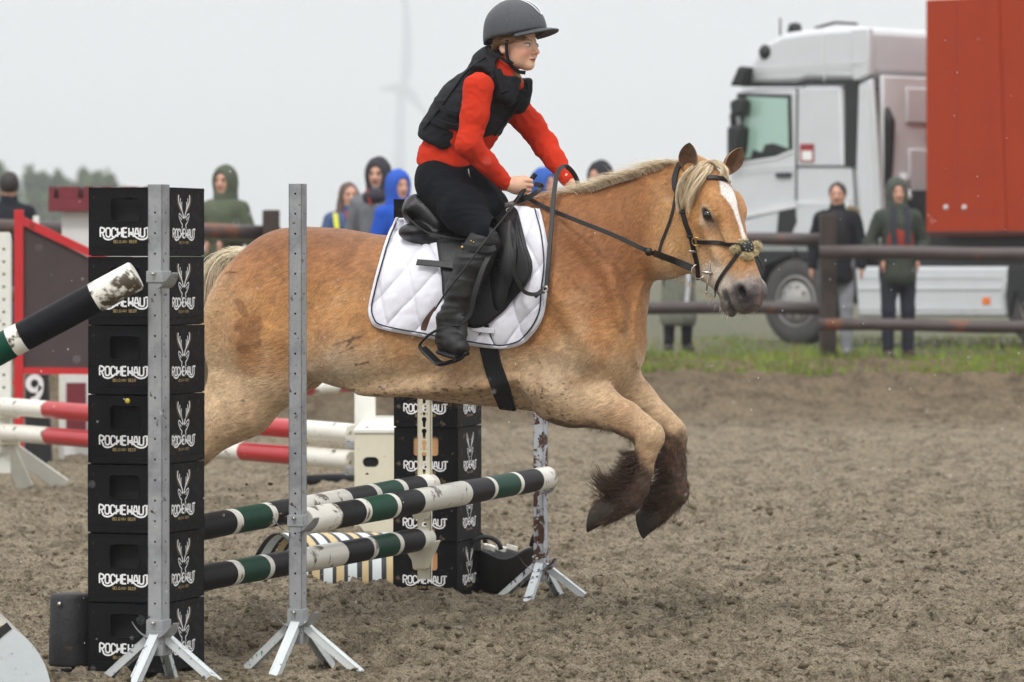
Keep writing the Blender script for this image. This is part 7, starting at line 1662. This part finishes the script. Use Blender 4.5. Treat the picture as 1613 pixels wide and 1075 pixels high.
# step area, bumper, wheel arch
spoly('door_step', [(1160, 352), (1256, 318), (1338, 318), (1346, 392), (1156, 392)], .03, .3, M_CAB, bev=.04)
spoly('foot_step', [(1226, 332), (1252, 322), (1254, 350), (1246, 368), (1222, 372)], .045, .03, M_TRK, bev=.01)
mb = MB(); A_, B_ = tz(1166, 340, .035), tz(1256, 322, .035); mb.bar(tw(A_[0], .036, A_[1]), tw(B_[0], .036, B_[1]), .07, .02, up=TY); mb.build('grey_trim', M_CABG, lor, smooth=False, base=lor['_b'])
spoly('wheel_arch', [(1176, 392), (1346, 392), (1350, 470), (1320, 480), (1300, 430), (1250, 402), (1206, 420), (1192, 470), (1170, 474)], .0, .5, M_TRK, bev=.02)
def wheel(px, D_y, r=.50):
    x, z = tz(px, 468, D_y); c = tw(x, D_y, r + .0); M_ = np.stack([TX, TZ, TY], 1); mb = MB(); mb.lathe([(.30, -.28), (r - .04, -.28), (r, -.24), (r, -.04), (r - .05, 0), (.33, -.005), (.30, -.02)], c, 40, M=M_); w_ = mb.build('wheel', M_TYRE, lor, base=lor['_b'])
    mb = MB(); mb.lathe([(.305, -.02), (.28, .0), (.26, -.05), (.22, -.01), (.13, .04), (.11, .07), (.001, .07)], c, 32, M=M_); rm_ = mb.build('rim', M_RIM, w_, base=lor['_b'])
    mb = MB()
    for k in range(10): an = k * math.pi / 5; mb.lathe([(.001, .03), (.018, .025), (.02, 0)], c + .185 * (math.cos(an) * TX + math.sin(an) * TZ) + TY * .018, 8, M=M_)
    mb.build('wheel_nut', M_RIM, w_, base=lor['_b'])
wheel(1252, 0.0, .50); wheel(1640, 0.0, .50)
# cab back wall, hoses, intake
def bpoly(nm, y0, z0, y1, z1, x, th_, m_, bev=.02):
    mb = MB(); mb.add([tw(x, y0, z0), tw(x, y1, z0), tw(x, y1, z1), tw(x, y0, z1), tw(x - th_, y0, z0), tw(x - th_, y1, z0), tw(x - th_, y1, z1), tw(x - th_, y0, z1)], [(0, 1, 2, 3), (7, 6, 5, 4), (0, 4, 5, 1), (1, 5, 6, 2), (2, 6, 7, 3), (3, 7, 4, 0)]); return mb.build(nm, m_, lor, smooth=30, bevel=bev, base=lor['_b'])
bpoly('cab_rear_wall', -.14, .8, -W_, 3.08, -.02, .06, M_CABG, .02); bpoly('rear_panel', -.55, 2.55, -1.6, 2.95, -.08, .03, M_CABG, .02); bpoly('rear_panel', -.60, 1.75, -1.9, 2.25, -.08, .03, M_CABG, .02); bpoly('rear_panel', -.62, 1.25, -1.9, 1.60, -.08, .03, M_CABG, .02); bpoly('rear_window', -.95, 2.32, -1.9, 2.45, -.08, .02, M_TRK, .005)
bpoly('rear_panel', -.66, 1.30, -1.7, 1.42, -.11, .03, M_CABG, .01)
spoly('intake_hose', [(1380, 155), (1392, 168), (1402, 190), (1400, 230), (1396, 300), (1386, 300), (1384, 220), (1379, 180)], -.16, .12, M_TRK, bev=.03)
mb = MB(); P = [tw(*tz(1432 + 10 * math.cos(q), 292 + 16 * math.sin(q), -.5)[:1], -.5, tz(1432, 292 + 16 * math.sin(q), -.5)[1]) for q in np.linspace(1.2, 4.2, 12)]; mb.tube(P, .06, 10); mb.build('air_pipe', M_CABG, lor, base=lor['_b'])
spoly('chassis_block', [(1394, 300), (1470, 300), (1470, 400), (1394, 400)], -.5, .8, M_TRK, bev=.01)
spoly('side_skirt', [(1346, 420), (1596, 420), (1580, 470), (1584, 500), (1350, 500)], .02, .9, M_CAB, bev=.04)
spoly('chassis_beam', [(1346, 372), (1640, 372), (1640, 424), (1346, 424)], -.25, 1.4, M_TRK, bev=.01)
spoly('marker_lamp', [(1547, 469), (1559, 469), (1559, 480), (1547, 480)], .03, .02, mat('amber lamp', lin(230, 120, 30), .3), bev=.003)
spoly('rear_mudguard', [(1586, 420), (1700, 420), (1700, 500), (1616, 506), (1600, 460), (1590, 500), (1584, 470)], .03, .5, M_TRK, bev=.02)
# trailer body
trl = thing('trailer', tw(tpx(1458, .06), .06, 1.2), 'tall orange-red trailer body rising out of the picture at the upper right', 'trailer')
y0 = .06; xs = [tpx(p_, y0) for p_ in (1458, 1506, 1572, 1586, 1640)]; zb_ = tz(1500, 372, y0)[1]
mb = MB(); mb.prism([(xs[0], zb_), (xs[0] - 9, zb_), (xs[0] - 9, 3.9), (xs[0], 3.9)], TO + TY * y0, TX, TZ, -TY, 2.5); mb.build('body', M_CONT, trl, smooth=False, bevel=.02)
mb = MB(); mb.prism([(xs[2], zb_ + .05), (xs[3], zb_ + .05), (xs[3] + .10, 3.9), (xs[2] + .16, 3.9)], TO + TY * (y0 + .02), TX, TZ, -TY, .018); mb.build('side_rib', M_CONT, trl, smooth=False, bevel=.015)
mb = MB(); mb.prism([(xs[0] - .01, zb_ + .02), (xs[0] - 8.9, zb_ + .02), (xs[0] - 8.9, zb_ + .05), (xs[0] - .01, zb_ + .05)], TO + TY * (y0 + .012), TX, TZ, -TY, .010); mb.build('bottom_lip', M_TRK, trl, smooth=False)
mb = MB()
for a, b in (((1506, 0), (1506, 330)), ((1508, 332), (1570, 334)), ((1570, 334), (1576, 366))):
    A_, B_ = tz(*a, y0), tz(*b, y0); mb.bar(tw(A_[0], y0 + .003, A_[1]), tw(B_[0], y0 + .003, B_[1]), .012, .004, up=TY)
mb.build('panel_joint', mat('dark red joint', lin(150, 48, 34), .6), trl, smooth=False)
for a in ((1490, 327), (1519, 327)):
    A_ = tz(*a, y0); mb = MB(); mb.lathe([(.001, .012), (.025, .01), (.03, 0)], tw(A_[0], y0, A_[1]), 10, M=np.stack([TX, TZ, TY], 1)); mb.build('rivet', M_CABG, trl)
# ================================================================ wind turbine, far trees, haze
M_TURB = mat('turbine white', lin(112, 122, 132), .5, .02)
Dt = 3400.0; tb = at(627, 400, Dt); tb[2] = GB - 1; ts = Dt / 1500; t = thing('wind_turbine', tb, 'pale wind turbine fading into the haze behind the rider', 'wind turbine'); hub = at(637, 138, Dt)
mb = MB(); mb.cyl(tb, hub + [-1.2 * ts, 0, -1.5 * ts], 2.6 * ts, 1.7 * ts, 20); mb.build('tower', M_TURB, t)
mb = MB(); mb.lathe([(.01, -3 * ts), (1.8 * ts, -2 * ts), (2.0 * ts, ts), (1.5 * ts, 6 * ts), (.01, 6.5 * ts)], hub + [-ts, 2, 0], 14, M=np.stack([[1, 0, 0], [0, 0, 1], [0, -1, 0]], 1)); mb.build('nacelle', M_TURB, t)
for e in ((626, -70), (597, 141), (676, 186)):
    E_ = at(*e, Dt - 2); d = E_ - hub; bend = np.array([4 * ts if e[1] < 0 else 0, 0, 0]); P = [hub + d * q + bend * (q * (1 - q) * 2) for q in np.linspace(0, 1, 8)]
    V, F = ribbon(P, np.repeat(np.array([[0, -1., 0]]), 8, 0), np.array([2.2, 3.9, 3.6, 3.0, 2.5, 2.0, 1.5, .7]) * ts, .9); mk('blade', V, F, M_TURB, t, smooth=40)
M_LEAF = mat('far foliage', rough=.85, var=.1, attr=True, spec=.1); M_BARK = mat('bark', lin(70, 62, 54), .9, .2)
def tree(px, top, wpx, D, lab, seed):
    rg = np.random.default_rng(seed); c = at(px, 400, D); c[2] = GB; H = CAM_H - (top - 400) * D / FOC - GB; w_ = wpx * D / FOC; t = thing('poplar_tree', c, lab, 'tree', 'hazy trees beyond the arena at left')
    mb = MB(); mb.tube([c, c + [0, 0, H * .5], c + [.1, 0, H * .88]], [.4, .3, .1], 8)
    for k in range(5): z = H * (.25 + .12 * k); an = k * 2.4; mb.tube([c + [0, 0, z], c + [w_ * .3 * math.cos(an), w_ * .3 * math.sin(an), z + H * .16]], [.06, .02], 6)
    mb.build('trunk', M_BARK, t)
    n = 5200; nc_ = 60; cz = rg.random(nc_); prof = np.minimum(1, (1 - cz) * 2.2 + .12) * np.minimum(1, .55 + cz * 3); an = rg.random(nc_) * 6.28; rr = rg.random(nc_) ** .6 * prof * w_ * .5
    cc = np.stack([rr * np.cos(an), rr * np.sin(an), H * (.06 + .92 * cz)], 1); k = rg.integers(0, nc_, n); sp = w_ * .12; p = c + cc[k] + rg.normal(size=(n, 3)) * [sp, sp, sp * 1.5]
    s_ = .20 + .20 * rg.random(n); a1 = rg.normal(size=(n, 3)); a1 /= np.linalg.norm(a1, axis=1)[:, None]; a2 = np.cross(a1, rg.normal(size=(n, 3))); a2 /= np.linalg.norm(a2, axis=1)[:, None]
    V = np.stack([p - a1 * s_[:, None], p + a2 * s_[:, None] * .6, p + a1 * s_[:, None], p - a2 * s_[:, None] * .6], 1).reshape(-1, 3); F = np.arange(4 * n).reshape(-1, 4)
    gc = np.array(lin(88, 104, 66)) * (.6 + .7 * rg.random((nc_, 1)))[k] * (.8 + .4 * rg.random((n, 1))); mk('crown', V, F, M_LEAF, t, smooth=False, cols=np.repeat(gc, 4, 0))
names = ['leftmost, cut by the picture edge', 'above the man in navy', 'second from the left edge, slender', 'broad, left of the red frame post', 'lower one left of the castle tower', 'rising over the castle battlements', 'short one over the battlements', 'tall one touching the crate stack', 'last one right, behind the crates', 'low one behind the crate stack']
for i, (px, top, w_) in enumerate(((-6, 262, 40), (22, 290, 34), (48, 272, 32), (66, 280, 34), (92, 276, 36), (112, 290, 34), (132, 268, 30), (152, 272, 32), (172, 276, 30), (196, 300, 26))):
    tree(px, top + 4, w_, 400 + 18 * ((i * 7) % 4), 'hazy poplar-like tree ' + names[i], 50 + i)
# low hedge far off
n = 9000; x = RNG.uniform(-75, 40, n); y = 330 + RNG.uniform(-3, 3, n); z = GB + RNG.random(n) * 1.1; p = np.stack([x, y, z], 1); a1 = RNG.normal(size=(n, 3)) * .25; a2 = RNG.normal(size=(n, 3)) * .25
V = np.stack([p - a1, p + a2, p + a1, p - a2], 1).reshape(-1, 3); tag(mk('far_hedge', V, np.arange(4 * n).reshape(-1, 4), M_LEAF, smooth=False, cols=np.repeat(np.array(lin(96, 124, 70)) * (.6 + .8 * RNG.random((n, 1))), 4, 0)), 'low green hedge along the far field', None, kind='stuff')
# fine rain in the air
n = 420; y = RNG.uniform(8, 30, n); x = (RNG.random(n) * 2 - 1) * .118 * y; z = CAM_H + (RNG.random(n) * .158 - .097) * y; z = np.maximum(z, .1); r = .0010 + .0008 * RNG.random(n)
ov = np.array([[1, 0, 0], [-1, 0, 0], [0, 1, 0], [0, -1, 0], [.15, 0, 2.6], [-.1, 0, -2.2]]); of = np.array([[0, 2, 4], [2, 1, 4], [1, 3, 4], [3, 0, 4], [2, 0, 5], [1, 2, 5], [3, 1, 5], [0, 3, 5]])
V = (ov[None] * r[:, None, None] + np.stack([x, y, z], 1)[:, None]).reshape(-1, 3); F = (of[None] + 6 * np.arange(n)[:, None, None]).reshape(-1, 3)
tag(mk('rain_drops', V, F, mat('rain drop', (.8, .82, .84), .3, 0)), kind='stuff')
mh = bpy.data.materials.new('haze'); mh.use_nodes = True; nn_ = mh.node_tree.nodes; pb_ = nn_['Principled BSDF']; nn_.remove(pb_); pv = nn_.new('ShaderNodeVolumePrincipled'); pv.inputs['Color'].default_value = (.93, .96, 1.0, 1); pv.inputs['Density'].default_value = .00055
mh.node_tree.links.new(pv.outputs[0], nn_['Material Output'].inputs['Volume'])
mb = MB(); mb.box((0, 2400, 118), (11000, 5400, 240)); hz_ = mb.build('haze', mh, smooth=False); tag(hz_, kind='stuff')
print('back', time.time() - T0)
